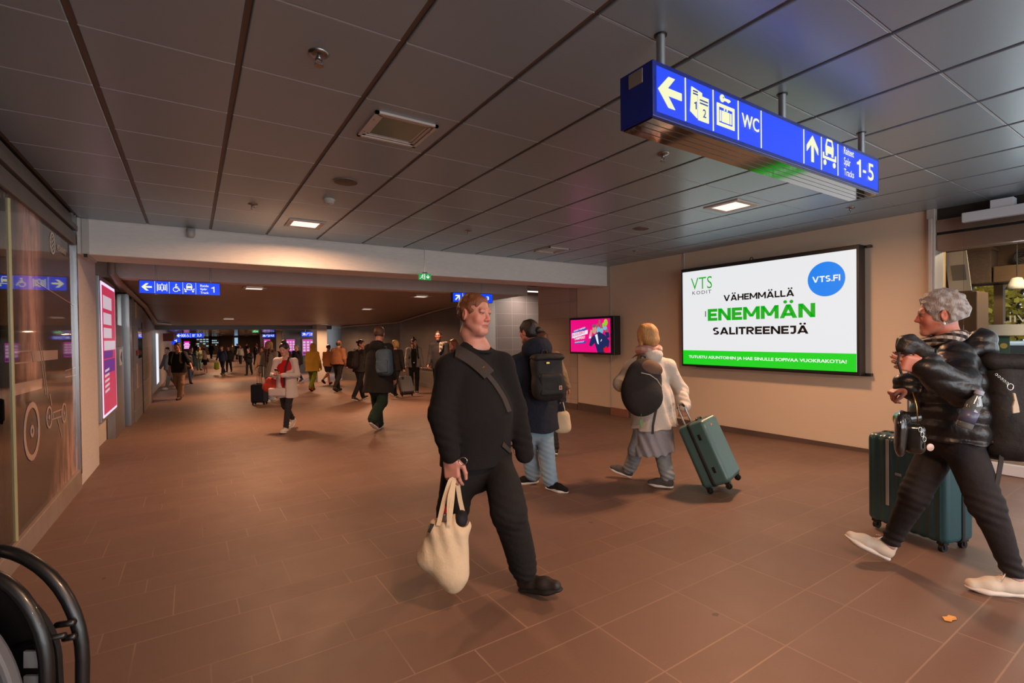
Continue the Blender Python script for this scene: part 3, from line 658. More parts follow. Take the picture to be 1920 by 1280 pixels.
flat('crowd_coats', glow('screen_pale_blue', (.2, .45, .6), 1), [ellp(.73, .66, .05, .1), ellp(.80, .64, .04, .08), ellp(.88, .72, .05, .06)], 2)
flat('suited_figure', SUIT, [[(.70, .0), (.86, .0), (.97, .18), (.99, .34), (.88, .52), (.74, .62), (.66, .55), (.62, .53), (.54, .42), (.49, .22), (.54, .17), (.63, .28)], [(.88, .6), (.97, .6), (.99, .45), (.92, .42)]], 3)
flat('suited_figure_shirt', WHT_S, [[(.64, .52), (.70, .55), (.735, .24), (.70, .26)], [(.49, .42), (.53, .66), (.56, .64), (.54, .42)], [(.775, .33), (.80, .40), (.81, .38), (.785, .32)]], 4)
flat('suited_figure_face', SKIN_S, [ellp(.63, .68, .05, .13), [(.51, .46), (.53, .68), (.58, .66), (.56, .5)]], 5)
flat('suited_figure_hair', glow('screen_grey', (.25, .2, .18), .6), [ellp(.62, .79, .045, .05)], 6)
flat('emblem', glow('screen_red', (.8, .0, .02), 1), [rect(.85, .03, .97, .14), ellp(.91, .15, .025, .035)], 5)
flat('blue_label', glow('screen_blue', (.02, .06, .4), 1), [[(.07, .59), (.42, .69), (.42, .76), (.07, .66)], [(.1, .24), (.4, .28), (.4, .35), (.1, .31)]], 2)
flat('white_label', WHT_S, [[(.04, .42), (.455, .56), (.46, .68), (.04, .58)]], 2)
sk = lambda s, f, g, w, h, b: lettering(mb, s, (6.7735, ye(f), zz(g)), (0, -1, 0), (0, .0, 1), w, h, b, shear=0)
def skewtext(mb, s, f, g, w, h, b, rise):
    e = np.array([0, -1, rise]); lettering(mb, s, (6.7725, ye(f), zz(g)), e, (0, 0, 1), w, h, b)
mb = MB(); skewtext(mb, 'KUULEEKO', .065, .465, .38, .062, .02, .2); mb.build('pink_lettering', PINK, t)
mb = MB(); skewtext(mb, 'TAMPERE?', .10, .355, .34, .055, .02, .13); skewtext(mb, 'AVAUKO TAMPEREN', .09, .615, .36, .035, .02, .2); skewtext(mb, 'KUNTAVAALIT', .12, .265, .29, .03, .02, .09); mb.build('white_lettering', WHT_S, t)
# pink light box poster on the left tunnel wall
t = thing('light_box_poster', 'tall pink lit poster in steel frame on left wall past the pillar', 'poster', (-1.15, 9.7, .35))
MB().box(-1.25, -1.06, 8.86, 10.52, .30, 2.38).build('steel_frame', ALU, t, bevel=.01)
MB().box(-1.062, -1.052, 8.96, 10.42, .36, 2.31).build('lit_edge', glow('lit_poster_edge', (.8, .62, .85), 1.2), t)
MB().box(-1.0525, -1.048, 9.0, 10.36, .40, 2.26).build('poster_sheet', glow('lit_poster_red', (.55, .035, .09), .9), t)
mb = MB()
for z0, z1, y0, y1 in ((1.93, 2.12, 9.06, 9.95), (1.70, 1.87, 9.08, 9.9), (1.50, 1.65, 9.08, 9.9), (1.32, 1.46, 9.1, 10.3)): mb.box(-1.0485, -1.046, y0, y1, z0, z1)
for k in range(5): mb.prism([(9.12, .70+.075*k), (9.55, .72+.075*k), (9.55, .755+.075*k), (9.12, .735+.075*k)], (-1.0475, 0, 0), (0, 1, 0), (0, 0, 1), .002)
mb.build('poster_text', glow('lit_poster_white', (.62, .5, .56), .9), t)
MB().box(-1.0485, -1.046, 9.06, 10.2, .98, 1.18).box(-1.0485, -1.046, 9.06, 10.0, 1.2, 1.31).build('poster_band', glow('lit_poster_violet', (.12, .02, .22), .9), t)
# three-panel pink posters far away
def far_poster(px0, px1, py0, py1, Y, n, label):
    a = onY(px0, (py0+py1)/2, Y)[0]; b = onY(px1, (py0+py1)/2, Y)[0]; z1 = onY(px0, py0, Y)[2]; z0 = onY(px0, py1, Y)[2]
    t = thing('light_box_poster', label, 'poster', ((a+b)/2, Y, z0), 'distant pink lit posters'); w = (b-a)/n
    MB().box(a-.03, b+.03, Y, Y+.12, z0-.03, z1+.03).build('frame', DARKW, t)
    MB().box(a, b, Y-.01, Y+.01, z0, z1).build('poster_sheet', glow('lit_poster_magenta', (.62, .05, .38), .9), t)
    mb = MB(); h = (z1-z0)
    for i in range(n):
        for k in range(4): mb.box(a+w*(i+.18), a+w*(i+.82), Y-.02, Y-.008, z1-h*(.12+.17*k)-h*.12, z1-h*(.12+.17*k))
    mb.build('poster_text', glow('lit_poster_pale', (.68, .55, .72), .9), t)
    MB().box(a+w*.1, b-w*.1, Y-.02, Y-.008, z0+h*.06, z0+h*.2).build('poster_band', glow('lit_poster_violet', (.12, .02, .22)), t)
far_poster(567, 588, 636, 666, 33.3, 3, 'distant three column pink lit poster beside the white pillar')
far_poster(537, 553, 636, 664, 33.3, 3, 'distant pink lit poster left of the one beside the white pillar')
far_poster(495, 507, 636, 660, 51.9, 2, 'most distant pink lit poster below the smallest blue sign')
a = onY(345, 647, 60); b = onY(355.5, 647, 60); z1 = onY(350, 639.5, 60)[2]; z0 = onY(350, 654, 60)[2]
t = thing('advert_screen', 'bright magenta advert screen far down the tunnel beside the dark shop', 'screen', ((a[0]+b[0])/2, 60, fz(60)))
MB().box(a[0], b[0], 60, 60.15, z0, z1).build('display', glow('lit_magenta', (.78, .0, .48), 1), t); MB().box(a[0]-.05, b[0]+.05, 60.02, 60.2, fz(60), z1+.06).build('cabinet', BLACKM, t)
mb = MB(); c_ = (a[0]+b[0])/2
for k, w in enumerate((.3, .45, .36, .4)): mb.box(c_-w*.6, c_+w*.6, 59.98, 60.0, z1-.25-.16*k, z1-.17-.16*k)
mb.build('advert_text', WHT_S, t)
# lit kiosks at the very end
def kiosk(px0, px1, py0, py1, Y, label, rows, col):
    a = onY(px0, py0, Y); b = onY(px1, py1, Y); t = thing('shop_display', label, 'shop', ((a[0]+b[0])/2, Y, fz(99)))
    MB().box(a[0], b[0], Y, Y+1.5, fz(99), a[2]+.2).build('shop_front', mat('dark_shop_front', '#3f3531', .4), t, bevel=.02)
    mb = MB(); n = 4; w = (b[0]-a[0])
    for r in range(rows):
        for k in range(n):
            if rng.random() < .75: z = b[2]+(a[2]-b[2])*(r+.2)/rows; mb.box(a[0]+w*(k+.12)/n, a[0]+w*(k+.85)/n, Y-.03, Y-.01, z, z+(a[2]-b[2])/rows*.5)
    mb.build('lit_shelf', glow('lit_shelf_'+col, {'c': (.35, .55, .6), 'w': (.6, .55, .5)}[col], .9), t)
kiosk(368, 392, 634, 650, 88, 'far dark shop with bluish lit shelves at tunnel end', 4, 'c')
kiosk(397, 410, 636, 648, 90, 'far shop with pale lit sign right of the bluish shelves', 3, 'c')
a = onY(440, 640, 80); MB_ = MB().box(a[0], onY(446, 640, 80)[0], 80, 80.2, onY(443, 648, 80)[2], onY(443, 633, 80)[2])
t = thing('lit_column', 'pale blue lit column far away before the end wall', 'column', (a[0], 80, fz(80))); MB_.build('lit_panel', glow('lit_pale_blue', (.35, .55, .75), .9), t); MB().box(a[0]-.2, onY(448, 640, 80)[0], 80.2, 80.6, fz(99), 1.9).build('column_body', DARKW, t)
# slim lit poster on far left wall
t = thing('light_box_poster', 'slim lit poster edge on left wall beyond the tiled part', 'poster', (-1.15, 25, -.1))
MB().box(-1.2, -1.10, 22.4, 24.0, -.22, 1.78).build('frame', STEEL, t); MB().box(-1.11, -1.09, 22.5, 23.1, -.18, 1.72).box(-1.11, -1.09, 23.3, 23.9, -.18, 1.72).build('lit_edge', glow('lit_cold_edge', (.75, .8, .9), 1.1), t)

# ================================================================== ceiling fittings
LAMPF = mat('pinkish_white_lamp_frame', '#b8aaa0', .45)
def downlight(x, y, z, label, size=.4, on=True):
    t = thing('ceiling_light', label, 'ceiling light', (x, y, z), 'square ceiling downlights')
    s, i = size/2, size*.36
    mb = MB()
    for a, b, c, d in ((-s, -s, s, -i), (-s, i, s, s), (-s, -i, -i, i), (i, -i, s, i)): mb.box(x+a, x+c, y+b, y+d, z-.012, z+.004)
    mb.build('frame', LAMPF, t, bevel=.003)
    MB().box(x-i, x+i, y-i, y+i, z-.006, z+.002).build('diffuser', glow('lit_diffuser', (1, .80, .68), 1.25), t)
names = ['square lit downlight near the white beam above the left walkway', 'square lit downlight above the large advertising screen']
for k, (x, y) in enumerate(HALL_LAMPS): downlight(x, y, CZ, names[k] if k < 2 else ('square downlight overhead, out of view behind', 'square downlight behind the viewer at right', 'square downlight behind the viewer at left')[k-2])
for k, (x, y) in enumerate(TUNNEL_LAMPS): downlight(x, y, ceil2(y)-.005, ['lit downlight right of the track 1 sign', 'lit downlight above the curved dark wall', 'lit downlight near the far end of the sloping ceiling', 'lit downlight at right end of the dark far beam', 'lit downlight hidden behind the beam at right'][k])
FL = ['left of the distant exit sign', 'nearest the white pillar', 'far left of the glossy ceiling', 'over the beige coated woman', 'beyond the white pillar', 'over the distant walkers', 'far right of the glossy ceiling', 'far down the tunnel', 'added to brighten the end wall at left', 'added to brighten the end wall at right']
for k, (x, y) in enumerate(FAR_LAMPS): downlight(x, y, ceil2(y)-.005, 'distant lit downlight '+FL[k])
def vent(x, y, label):
    t = thing('ceiling_vent', label, 'vent', (x, y, CZ), 'square frames in the hall ceiling')
    mb = MB(); s = .205
    for k, (a, w, dz) in enumerate(((s, .022, .014), (s-.026, .020, .008), (s-.05, .014, .003))):
        for u in (0, 1):
            for sg in (-1, 1):
                x0, x1, y0, y1 = (-a, a, sg*a-(w if sg > 0 else 0), sg*a+(0 if sg > 0 else w)) if u else (sg*a-(w if sg > 0 else 0), sg*a+(0 if sg > 0 else w), -a, a)
                mb.box(x+x0, x+x1, y+y0, y+y1, CZ-dz, CZ+.004)
    mb.build('frame', LAMPF, t)
    MB().box(x-.142, x+.142, y-.142, y+.142, CZ-.002, CZ+.004).build('unlit_pane', mat('grey_green_pane', '#6e7563', .2), t)
    mb = MB()
    for k in range(4): mb.lathe([(.006, CZ-.016), (.006, CZ-.013)], (x+(.185 if k % 2 else -.185), y+(.1 if k < 2 else -.1), 0), 8)
    mb.build('screw', STEEL, t)
vent(1.158, 3.118, 'large square framed unlit opening in the ceiling panels, nearest one'); vent(4.85, 6.2, 'small looking square framed opening near the beam and right wall')
def sprinkler(x, y, label, big=False):
    t = thing('sprinkler', label, 'sprinkler', (x, y, CZ), 'ceiling sprinklers')
    MB().lathe([(.012, CZ-.016), (.04, CZ-.01), (.048, CZ-.001), (.048, CZ)], (x, y, 0)).build('escutcheon', STEEL, t, smooth=True)
    MB().lathe([(.010, CZ-.03), (.012, CZ-.012)], (x, y, 0), 12).tube([(x-.012, y, CZ-.025), (x-.016, y, CZ-.045), (x, y, CZ-.058), (x+.016, y, CZ-.045), (x+.012, y, CZ-.025)], .003, 6).build('frame', STEEL, t, smooth=True)
    MB().lathe([(.022, CZ-.060), (.022, CZ-.057)], (x, y, 0), 14).build('deflector', STEEL, t)
for (x, y, l) in ((.536, 2.48, 'sprinkler nearest the viewer at the upper left'), (.546, 5.6, 'sprinkler at left between vent and white beam'), (3.02, 2.483, 'sprinkler beside the left half of the big blue sign'), (6.12, 2.48, 'sprinkler above the top right corner of the big screen'), (3.02, 5.6, 'sprinkler mid ceiling near the beam'), (6.1, 5.6, 'sprinkler near the beam and right wall')): sprinkler(x, y, l)
t = thing('smoke_detector', 'small white smoke detector on the ceiling near the left downlight', 'smoke detector', (1.157, 5.016, CZ))
MB().lathe([(.03, CZ-.05), (.045, CZ-.045), (.05, CZ-.02), (.058, CZ-.012), (.058, CZ)], (1.157, 5.016, 0)).build('detector_body', mat('off_white_plastic', '#a9a39c', .4), t, smooth=True); MB().lathe([(.018, CZ-.053), (.02, CZ-.048)], (1.157, 5.016, 0)).build('sensor_cap', ALU, t, smooth=True)
for (x, y, l) in ((1.152, 4.38, 'flat round speaker disc above the smoke detector'), (4.889, 4.379, 'flat round speaker disc near the right downlight')):
    t = thing('ceiling_speaker', l, 'speaker', (x, y, CZ)); MB().lathe([(.085, CZ-.006), (.095, CZ-.004), (.1, CZ)], (x, y, 0), 30).build('grille', mat('brown_speaker_grille', '#4f443d', .5), t, smooth=True, sharp=.5); MB().tube([(x+.1*math.cos(a), y+.1*math.sin(a), CZ-.003) for a in np.linspace(0, 6.28, 28, endpoint=False)], .006, 6, closed=True).build('rim', mat('brown_speaker_rim', '#6a5d54', .4), t, smooth=True)
p = onY(358, 436, 7.1); t = thing('security_camera', 'small white dome camera at top left of the white beam', 'camera', tuple(p))
MB().lathe([(.025, p[2]-.055), (.04, p[2]-.04), (.045, p[2]-.01), (.045, p[2]+.05)], (p[0], 7.13, 0)).build('camera_body', mat('off_white_plastic', '#a9a39c'), t, smooth=True); MB().cyl((p[0], 7.13, p[2]+.03), (p[0], 7.2, p[2]+.03), .03).build('bracket', mat('off_white_plastic', '#a9a39c'), t, smooth=True)
# fluorescent tube fitting in the alcove
t = thing('tube_lamp', 'long white tube lamp under the alcove ceiling right of the man', 'lamp', (8.6, 13.0, 2.9))
MB().box(7.3, 9.9, 12.85, 13.15, 2.9, 3.0).build('housing', WHITEM, t, bevel=.02); MB().box(7.35, 9.85, 12.88, 13.12, 2.885, 2.902).build('diffuser', glow('lit_tube_diffuser', (.9, .88, .82), 1.6), t); MB().cyl((7.6, 13, 2.98), (7.6, 13, 3.06), .02).cyl((9.6, 13, 2.98), (9.6, 13, 3.06), .02).build('hanger', ALU, t)
area_light(9.2, 12.6, 2.86, 42, .3, (1, .9, .82), 1.6)
# cable duct at the left end of the beam
t = thing('cable_duct', 'white cable duct down the left end of the white beam', 'cable duct', (-.97, 7.19, 2.43))
MB().box(-1.0, -.94, 7.165, 7.1995, 2.43, 2.82).build('duct', mat('white_duct', '#aea7a0', .5), t, bevel=.004); MB().box(-.985, -.955, 7.16, 7.1995, 2.395, 2.43).build('open_end', BLACKG, t)
tag(MB().box(-.985, -.95, 7.2, 7.8, 2.415, 2.4299).build('cable_duct', mat('white_duct', '#aea7a0')), 'thin white cable duct running under the left end of the white beam', 'cable duct')

# ================================================================== left shop window graphic
def m_graphic():
    n = N('printed_window_graphic'); p = n.pos(); sp = n.n('ShaderNodeSeparateXYZ'); n.l(p, sp.inputs[0]); Y = n.math('ADD', sp.outputs[1], 5.9); Z = n.math('ADD', sp.outputs[2], .05)
    base = n.ramp(n.math('DIVIDE', Z, 2.5), [(0, lin('#2a1b17')), (.35, lin('#3a221a')), (.5, lin('#33241f')), (1, lin('#3b3634'))])
    wisp = n.noise(3.2, 6, n.pos((1, 2.2, .6)), .65)
    # a column of dust on the left that widens upward, and a cloud at the lower right
    d1 = n.math('SUBTRACT', 1, n.math('DIVIDE', n.math('ABSOLUTE', n.math('SUBTRACT', Y, n.math('ADD', 5.22, n.math('MULTIPLY', n.noise(2, 3, p), .25)))), .40))
    hi = n.math('SMOOTH_MIN', 1, n.math('MULTIPLY', n.math('SUBTRACT', Z, 1.02), 4), .2)
    c1 = n.math('MULTIPLY', n.math('MULTIPLY', n.math('MAXIMUM', d1, 0), n.math('MAXIMUM', hi, 0)), n.math('MULTIPLY', n.math('SUBTRACT', wisp, .28), 4.2))
    c2 = n.math('MULTIPLY', n.math('MAXIMUM', n.math('SUBTRACT', n.math('SUBTRACT', Y, 5.6), n.math('MULTIPLY', Z, .9)), 0), n.math('MULTIPLY', n.math('SUBTRACT', wisp, .36), 5))
    f = n.math('MINIMUM', n.math('MAXIMUM', n.math('MAXIMUM', c1, c2), 0), 1)
    n.l(n.mix(f, base, lin('#c69a8b')), n.b.inputs['Base Color'])
    n.b.inputs['Roughness'].default_value = .5; n.b.inputs['Coat Weight'].default_value = .8; n.b.inputs['Coat Roughness'].default_value = .03
    n.bump(n.noise(1.2, 2, n.pos((1, 1, .15))), .04, .02); return n.m
t = thing('window_graphic', 'dark glossy printed window graphic with dust cloud beside the white pillar', 'window graphic', (-1.06, 5.9, .05))
MB().box(-1.08, -1.058, 4.786, 7.06, .06, 2.5).build('print', m_graphic(), t)
PRT = mat('pale_pink_print', '#b39a8e', .4, coat=1); ey_, ez_ = (0, 1, 0), (0, 0, 1); ox = (-1.056, 0, 0)
mb = MB(); Pg = lambda P: mb.prism(P, ox, ey_, ez_, .0015)
lg = lambda x, y: tuple(onX(x, y, -1.056)[1:])
for P in ([(58, 658), (108, 656), (108, 673), (62, 678)], [(26, 720), (79, 709), (78, 728), (26, 742)]): Pg([lg(*q) for q in P][::-1])
for a, b, w in (((73, 640), (86, 740), .012), ((78, 650), (90, 745), .010), ((93, 738), (97, 760), .02), ((25, 660), (60, 657), .012), ((28, 681), (60, 678), .010), ((98, 774), (116, 767), .012), ((98, 786), (116, 780), .010), ((108, 785), (116, 820), .012), ((99, 772), (100, 786), .02), ((115, 767), (116, 781), .02), ((122, 707), (143, 703), .01), ((122, 695), (143, 688), .01), ((70, 530), (140, 573), .008)):
    bar(mb, ox, ey_, ez_, *lg(*a), *lg(*b), w, .0015)
for c, r in (((60, 808), .23), ((92, 782), .1), ((120, 774), .1)): q = lg(*c); ring(mb, ox, ey_, ez_, *q, r*.8, r, 22); ring(mb, ox, ey_, ez_, *q, r*.1, r*.22, 12)
mb.build('printed_bicycle', PRT, t)
mb = MB(); q = lg(98, 456); ring(mb, ox, ey_, ez_, *q, .085, .10, 24)
for k in range(4):
    for sg in (-1, 1): bar(mb, ox, ey_, ez_, q[0], q[1]-.07+.04*k, q[0]+sg*.05, q[1]-.03+.04*k, .012, .0015)
lettering(mb, 'HIEDANRANTA', (-1.0545, 6.27, 2.33), ey_, ez_, .40, .055, .02); mb.build('printed_emblem', mat('pale_print', '#c8bdb4', .4), t)
tag(MB().box(-2.2, -2.15, 4.3, 5.1, 1.4, 2.15).build('orange_board', mat('orange_lit_board', '#b98a4a', .6)), 'yellowish board seen through the shop glass at far left', 'board')
tag(MB().box(-2.4, -2.3, 3.6, 5.4, .1, 1.55).build('red_display_stand', mat('red_display', '#7d231c', .5, var=(4, '#4a1a18'))), 'dark red display stand behind the shop glass at far left', 'display stand')

# lift front and door on the left wall
t = thing('lift_front', 'steel and glass lift front on left wall past the pink poster', 'lift', (-1.2, 12.2, fz(12)))
MB().box(-1.24, -1.12, 10.9, 12.25, fz(12), 1.35).build('steel_panel', STEEL, t, bevel=.008); MB().box(-1.24, -1.14, 10.9, 12.25, 1.75, 2.42).build('glass_panel', mat('dark_teal_glass', '#4f6362', .08, coat=1), t)
MB().box(-1.24, -1.13, 10.9, 12.25, 1.35, 1.75).build('brown_band', mat('brown_band', '#4a332a', .4), t); MB().box(-1.24, -1.2, 12.25, 12.6, fz(12), 2.41).build('dark_gap', BLACKG, t)
MB().box(-1.24, -1.04, 12.6, 13.1, fz(12.8), 2.41).build('steel_post', STEEL, t, bevel=.008); MB().box(-1.125, -1.115, 11.6, 11.95, 1.0, 1.3).build('arrow_plate', WHITEM, t)
mb = MB(); mb.prism([(11.88, 1.05), (11.88, 1.25), (11.68, 1.15)], (-1.113, 0, 0), (0, 1, 0), (0, 0, 1), .004); mb.build('arrow_mark', BLACKM, t)
t = thing('door_1', 'tiled service door with steel handle on left wall before the walking man', 'door', (-1.02, 15.5, fz(15))); t['kind'] = 'structure'
MB().box(-1.025, -1.005, 15.05, 15.09, fz(15), 1.9).build('door_gap', BLACKG, t); MB().box(-1.03, -1.01, 14.0, 15.04, 1.05, 1.75).build('door_window', mat('dark_door_pane', '#1d1a18', .1, coat=1), t)
MB().cyl((-1.02, 15.25, .47), (-.95, 15.25, .47), .012).cyl((-.95, 15.25, .47), (-.95, 15.6, .47), .011).box(-1.022, -1.012, 15.2, 15.3, .35, .6).build('handle', STEEL, t)
tag(MB().box(-1.02, -1.0, 13.5, 13.75, 1.95, 2.3).build('warning_plate', mat('yellow_plate', '#b07a12', .4)), 'yellow plate high on left wall beside the steel lift post', 'plate')
tag(MB().box(-1.02, -.99, 13.62, 13.74, 1.12, 1.24).build('call_button', mat('red_button', '#a01818', .4), bevel=.02), 'round red call button on left wall beside the door window', 'button')
tag(MB().box(-1.02, -1.008, 13.65, 13.8, .4, .95).build('paper_notice', mat('pinkish_notice', '#b79a8d', .6)), 'narrow pinkish notice on left wall below the red button', 'notice')
p = onX(310, 632, -1.1); tag(MB().box(-1.2, -.75, p[1], p[1]+.3, p[2]-.2, p[2]+.2).build('fire_hose_sign', mat('dark_red_box', '#4d1411', .5)), 'dark red box sign sticking out from the far left wall', 'sign')
p = onX(312, 660, -1.17); tag(MB().box(-1.2, -1.1, 34, 34.4, -.2, 1.0).build('fire_extinguisher_cabinet', mat('red_cabinet', '#8a1f1a', .4)), 'slim red cabinet on far left wall behind the walking man', 'cabinet')

# ================================================================== the cafe on the right
t = thing('sliding_glass_door', 'frameless sliding glass door with white rails at the right edge', 'door', (6.98, .3, fz(0)))
MB().box(6.90, 6.98, -1.6, 1.74, 2.605, 2.705).build('top_rail', WHITEM, t, bevel=.006); MB().box(6.92, 7.05, 1.35, 1.52, 2.70, 2.79).build('top_bracket', WHITEM, t)
MB().box(6.91, 6.97, -1.6, 1.66, fz(1.7)+.012, .085).build('bottom_rail', WHITEM, t, bevel=.005); MB().box(6.935, 6.945, -1.6, 1.735, .085, 2.605).build('glass_pane', m_glass('door_glass', (.97, .98, .97), .7), t)
t = thing('leaning_poster', 'white paper poster leaning on a shelf behind the glass', 'poster', (8.3, 2.18, 1.9))
mb = MB(); mb.obox((8.34, 2.14, 2.22), (0, .11, .0), (.006, 0, 0), (.02, .03, .26)); mb.build('sheet', mat('white_poster_sheet', '#b8b0a4', .6), t); mb = MB(); mb.obox((8.33, 2.13, 2.2), (0, .07, 0), (.006, 0, 0), (.008, .012, .1)); mb.build('printed_picture', mat('grey_print', '#6f6a66', .6), t)
tag(MB().box(8.32, 8.8, 1.95, 2.35, -.08, 1.95).build('brown_cabinet', mat('brown_cabinet', '#5d452f', .6, var=(5, '#4e3925')), bevel=.01), 'tall brown cabinet behind the glass carrying the white poster', 'cabinet')
tag(MB().box(8.05, 8.3, 2.25, 2.44, -.08, 2.62).build('beige_post', mat('beige_post', '#b79a6c', .6)), 'beige post just inside the glass beside the door frame', 'post')
t = thing('wood_crate_stack', 'brown woven box on top of the window frame behind the glass', 'box', (9.8, 2.5, 2.15)); MB().box(9.6, 9.93, 2.1, 2.45, 2.13, 2.62).build('woven_side', mat('woven_brown', '#6a5240', .8, bump=(60, .8), var=(30, '#3d2d22')), t, bevel=.01); MB().box(9.58, 9.95, 2.08, 2.47, 2.60, 2.64).build('lid', MULL, t)
tag(MB().box(9.6, 9.93, 1.45, 2.08, 2.13, 2.36).build('brown_box', MULL, bevel=.01), 'long brown box above the cafe window next to the woven box', 'box')
mb = MB()
for k in range(4): mb.tube([(9.75+.02*k, 1.72+.17*math.cos(a), 2.475+.085*math.sin(a)+.03*math.sin(2*a+k)) for a in np.linspace(0, 6.28, 26, endpoint=False)], .012, 7, closed=True)
tag(mb.build('wicker_ring', mat('dark_wicker', '#2a2320', .7), smooth=True), 'dark wicker ring lying on the brown box', 'ornament')
t = thing('pendant_lamp', 'pale pendant lamp in the cafe at the right edge', 'lamp', (9.3, 1.80, 2.0)); MB().lathe([(.0, 2.16), (.05, 2.15), (.09, 2.06), (.12, 2.0)], (9.3, 1.78, 0)).build('lamp_shade', mat('pale_lamp_shade', '#c9c0ae', .5), t, smooth=True); MB().cyl((9.3, 1.78, 2.14), (9.3, 1.78, 2.75), .006).build('cord', BLACKM, t)
mb = MB(); lettering(mb, 'KAHVILA', (9.99, 1.80, 1.56), (0, 1, 0), (0, 0, 1), .75, .10, .0, 'c'); tag(mb.build('window_lettering', mat('white_vinyl', '#b9b6ae', .6)), 'white vinyl lettering read backwards on the cafe window', 'lettering')
mb = MB(); mb.box(9.94, 9.96, 1.98, 2.10, .55, 1.36); t = thing('hanging_banner', 'narrow dark green banner in the cafe window below the white rail', 'banner', (9.95, 2.04, .55)); mb.build('cloth', mat('dark_green_banner', '#2c4a45', .7), t)
mb = MB(); mb.prism(circ(-2.04, 1.22, .04, 16), (9.938, 0, 0), (0, -1, 0), (0, 0, 1), .002); mb.box(9.936, 9.939, 2.0, 2.08, 1.0, 1.03).box(9.936, 9.939, 2.0, 2.08, .93, .96).box(9.936, 9.939, 2.01, 2.07, .86, .89); mb.build('gold_print', mat('gold_print', '#9b8a4e', .5), t)
area_light(8.6, 1.2, 2.7, 60, .5, (1, .8, .55))
# outside: trees and a van
def tree(x, y, h, col1, col2, label, seed):
    r = np.random.default_rng(seed); t = thing('autumn_tree', label, 'tree', (x, y, -.42))
    mb = MB(); mb.tube([(x, y, -.42), (x+.1, y+.05, h*.3), (x-.05, y+.1, h*.7)], [.16, .12, .05], 10)
    for k in range(7): a = r.uniform(0, 6.28); z = h*r.uniform(.2, .6); mb.tube([(x, y, z), (x+.8*math.cos(a), y+.8*math.sin(a), z+.8)], [.05, .015], 6)
    mb.build('trunk', mat('dark_bark', '#3d3128', .9), t, smooth=True)
    V = []; F = []
    for i in range(3400):
        d = nrm(r.normal(size=3)); q = np.array([x, y, h*.62])+d*np.array([1.5, 1.5, h*.45])*r.uniform(.55, 1)**.5*(.8+.2*r.random()); s = r.uniform(.08, .15); u = nrm(r.normal(size=3)); w = nrm(np.cross(u, r.normal(size=3)))
        b = len(V); V += [q+u*s, q+w*s*.6, q-u*s, q-w*s*.6]; F.append((b, b+1, b+2, b+3))
    mesh_obj('foliage', V, F, mat('leaf_'+col1.strip('#'), col1, .7, var=(1.5, col2)), t)
tree(21, 7.3, 5.0, '#b3a02f', '#7f8a30', 'yellow green autumn tree outside the cafe window, leftmost', 1); tree(20.5, 3.9, 4.8, '#cfa62c', '#a39a36', 'golden autumn tree outside the cafe window beside the mullion', 2); tree(25, 6.0, 6, '#7f8c38', '#a39334', 'olive tree farther back outside the cafe', 3); tree(26, 11, 6, '#66752f', '#8d8a30', 'tall green tree far back outside the cafe', 4); tree(21, .5, 5.0, '#a58c30', '#77802e', 'autumn tree outside at the right picture edge', 5)
t = thing('white_van', 'white van parked in the street outside the cafe', 'van', (15.5, 3.4, -.42)); WH = mat('white_car_paint', '#cfd3d6', .25, coat=.6)
prof = [(1.2, -.15), (5.4, -.15), (5.4, .45), (5.25, .62), (4.7, .7), (4.2, 1.18), (1.35, 1.22), (1.2, .8)]
MB().prism([(a, b) for a, b in prof], (14.6, 0, 0), (0, 1, 0), (0, 0, 1), 1.7).build('body', WH, t, bevel=.06)
mb = MB(); mb.prism([(4.55, .68), (4.15, 1.1), (3.3, 1.12), (3.3, .68)][::-1], (14.598, 0, 0), (0, 1, 0), (0, 0, 1), .02); mb.prism([(3.2, .68), (3.2, 1.12), (1.45, 1.12), (1.35, .68)], (14.59, 0, 0), (0, 1, 0), (0, 0, 1), .02); mb.build('side_window', mat('car_glass', '#394246', .05, coat=1), t)
for y in (1.95, 4.6):
    w = MB().cyl((14.56, y, -.12), (14.8, y, -.12), .3, seg=28).build('wheel', mat('tyre_rubber', '#161616', .8), t, smooth=True, sharp=.6); MB().cyl((14.55, y, -.12), (14.6, y, -.12), .17, seg=20).build('hub_cap', ALU, w, smooth=True, sharp=.6)
MB().box(14.58, 14.62, 5.0, 5.3, .35, .48).build('head_lamp', mat('clear_lamp', '#d5dcdf', .1), t); MB().box(14.58, 14.61, 1.25, 5.35, .3, .36).build('red_stripe', mat('red_stripe', '#a32020', .4), t)

# ================================================================== metal chair at the bottom left, leaf on the floor
t = thing('metal_chair', 'black tubular chair with grey seat at the bottom left corner', 'chair', tuple(at(-60, 1280, 1.1)*np.array([1, 1, 0])+np.array([0, 0, fz(1)])))
TUB = mat('black_gloss_tube', '#0b0a0a', .38, coat=.15); D1, D2 = 1.12, 1.05
def px(pts, D): return [at(x, y, D) for x, y in pts]
def arch(xr, top, cx, D, rx, ry):
    P = [(xr, 2050), (xr, top+ry)]+[(cx+(xr-cx)*1.0-rx+rx*math.cos(a), top+ry-ry*math.sin(a)) for a in np.linspace(0, math.pi/2, 12)]
    Q = [(2*cx-x, y) for x, y in P]
    return px(P+Q[::-1], D)
def foot(p): q = np.array(p); q[2] = fz(q[1])+.001; return q
A = arch(155, 1030, -110, D1, 175, 205); A[0] = foot(A[0]); A[-1] = foot(A[-1])
MB().tube(A, .0135, 14).build('outer_frame', TUB, t, smooth=True, sharp=.8)
A2 = arch(88, 1072, -110, D2, 140, 190); A2[0] = foot(A2[0]); A2[-1] = foot(A2[-1])
MB().tube(A2, .0135, 14).build('inner_frame', TUB, t, smooth=True, sharp=.8)
mb = MB(); Q = [(-110+228*math.cos(a), 1240-178*math.sin(a)) for a in np.linspace(0, math.pi, 40)]; Q = [(128, 1420)]+Q+[(-348, 1420)]
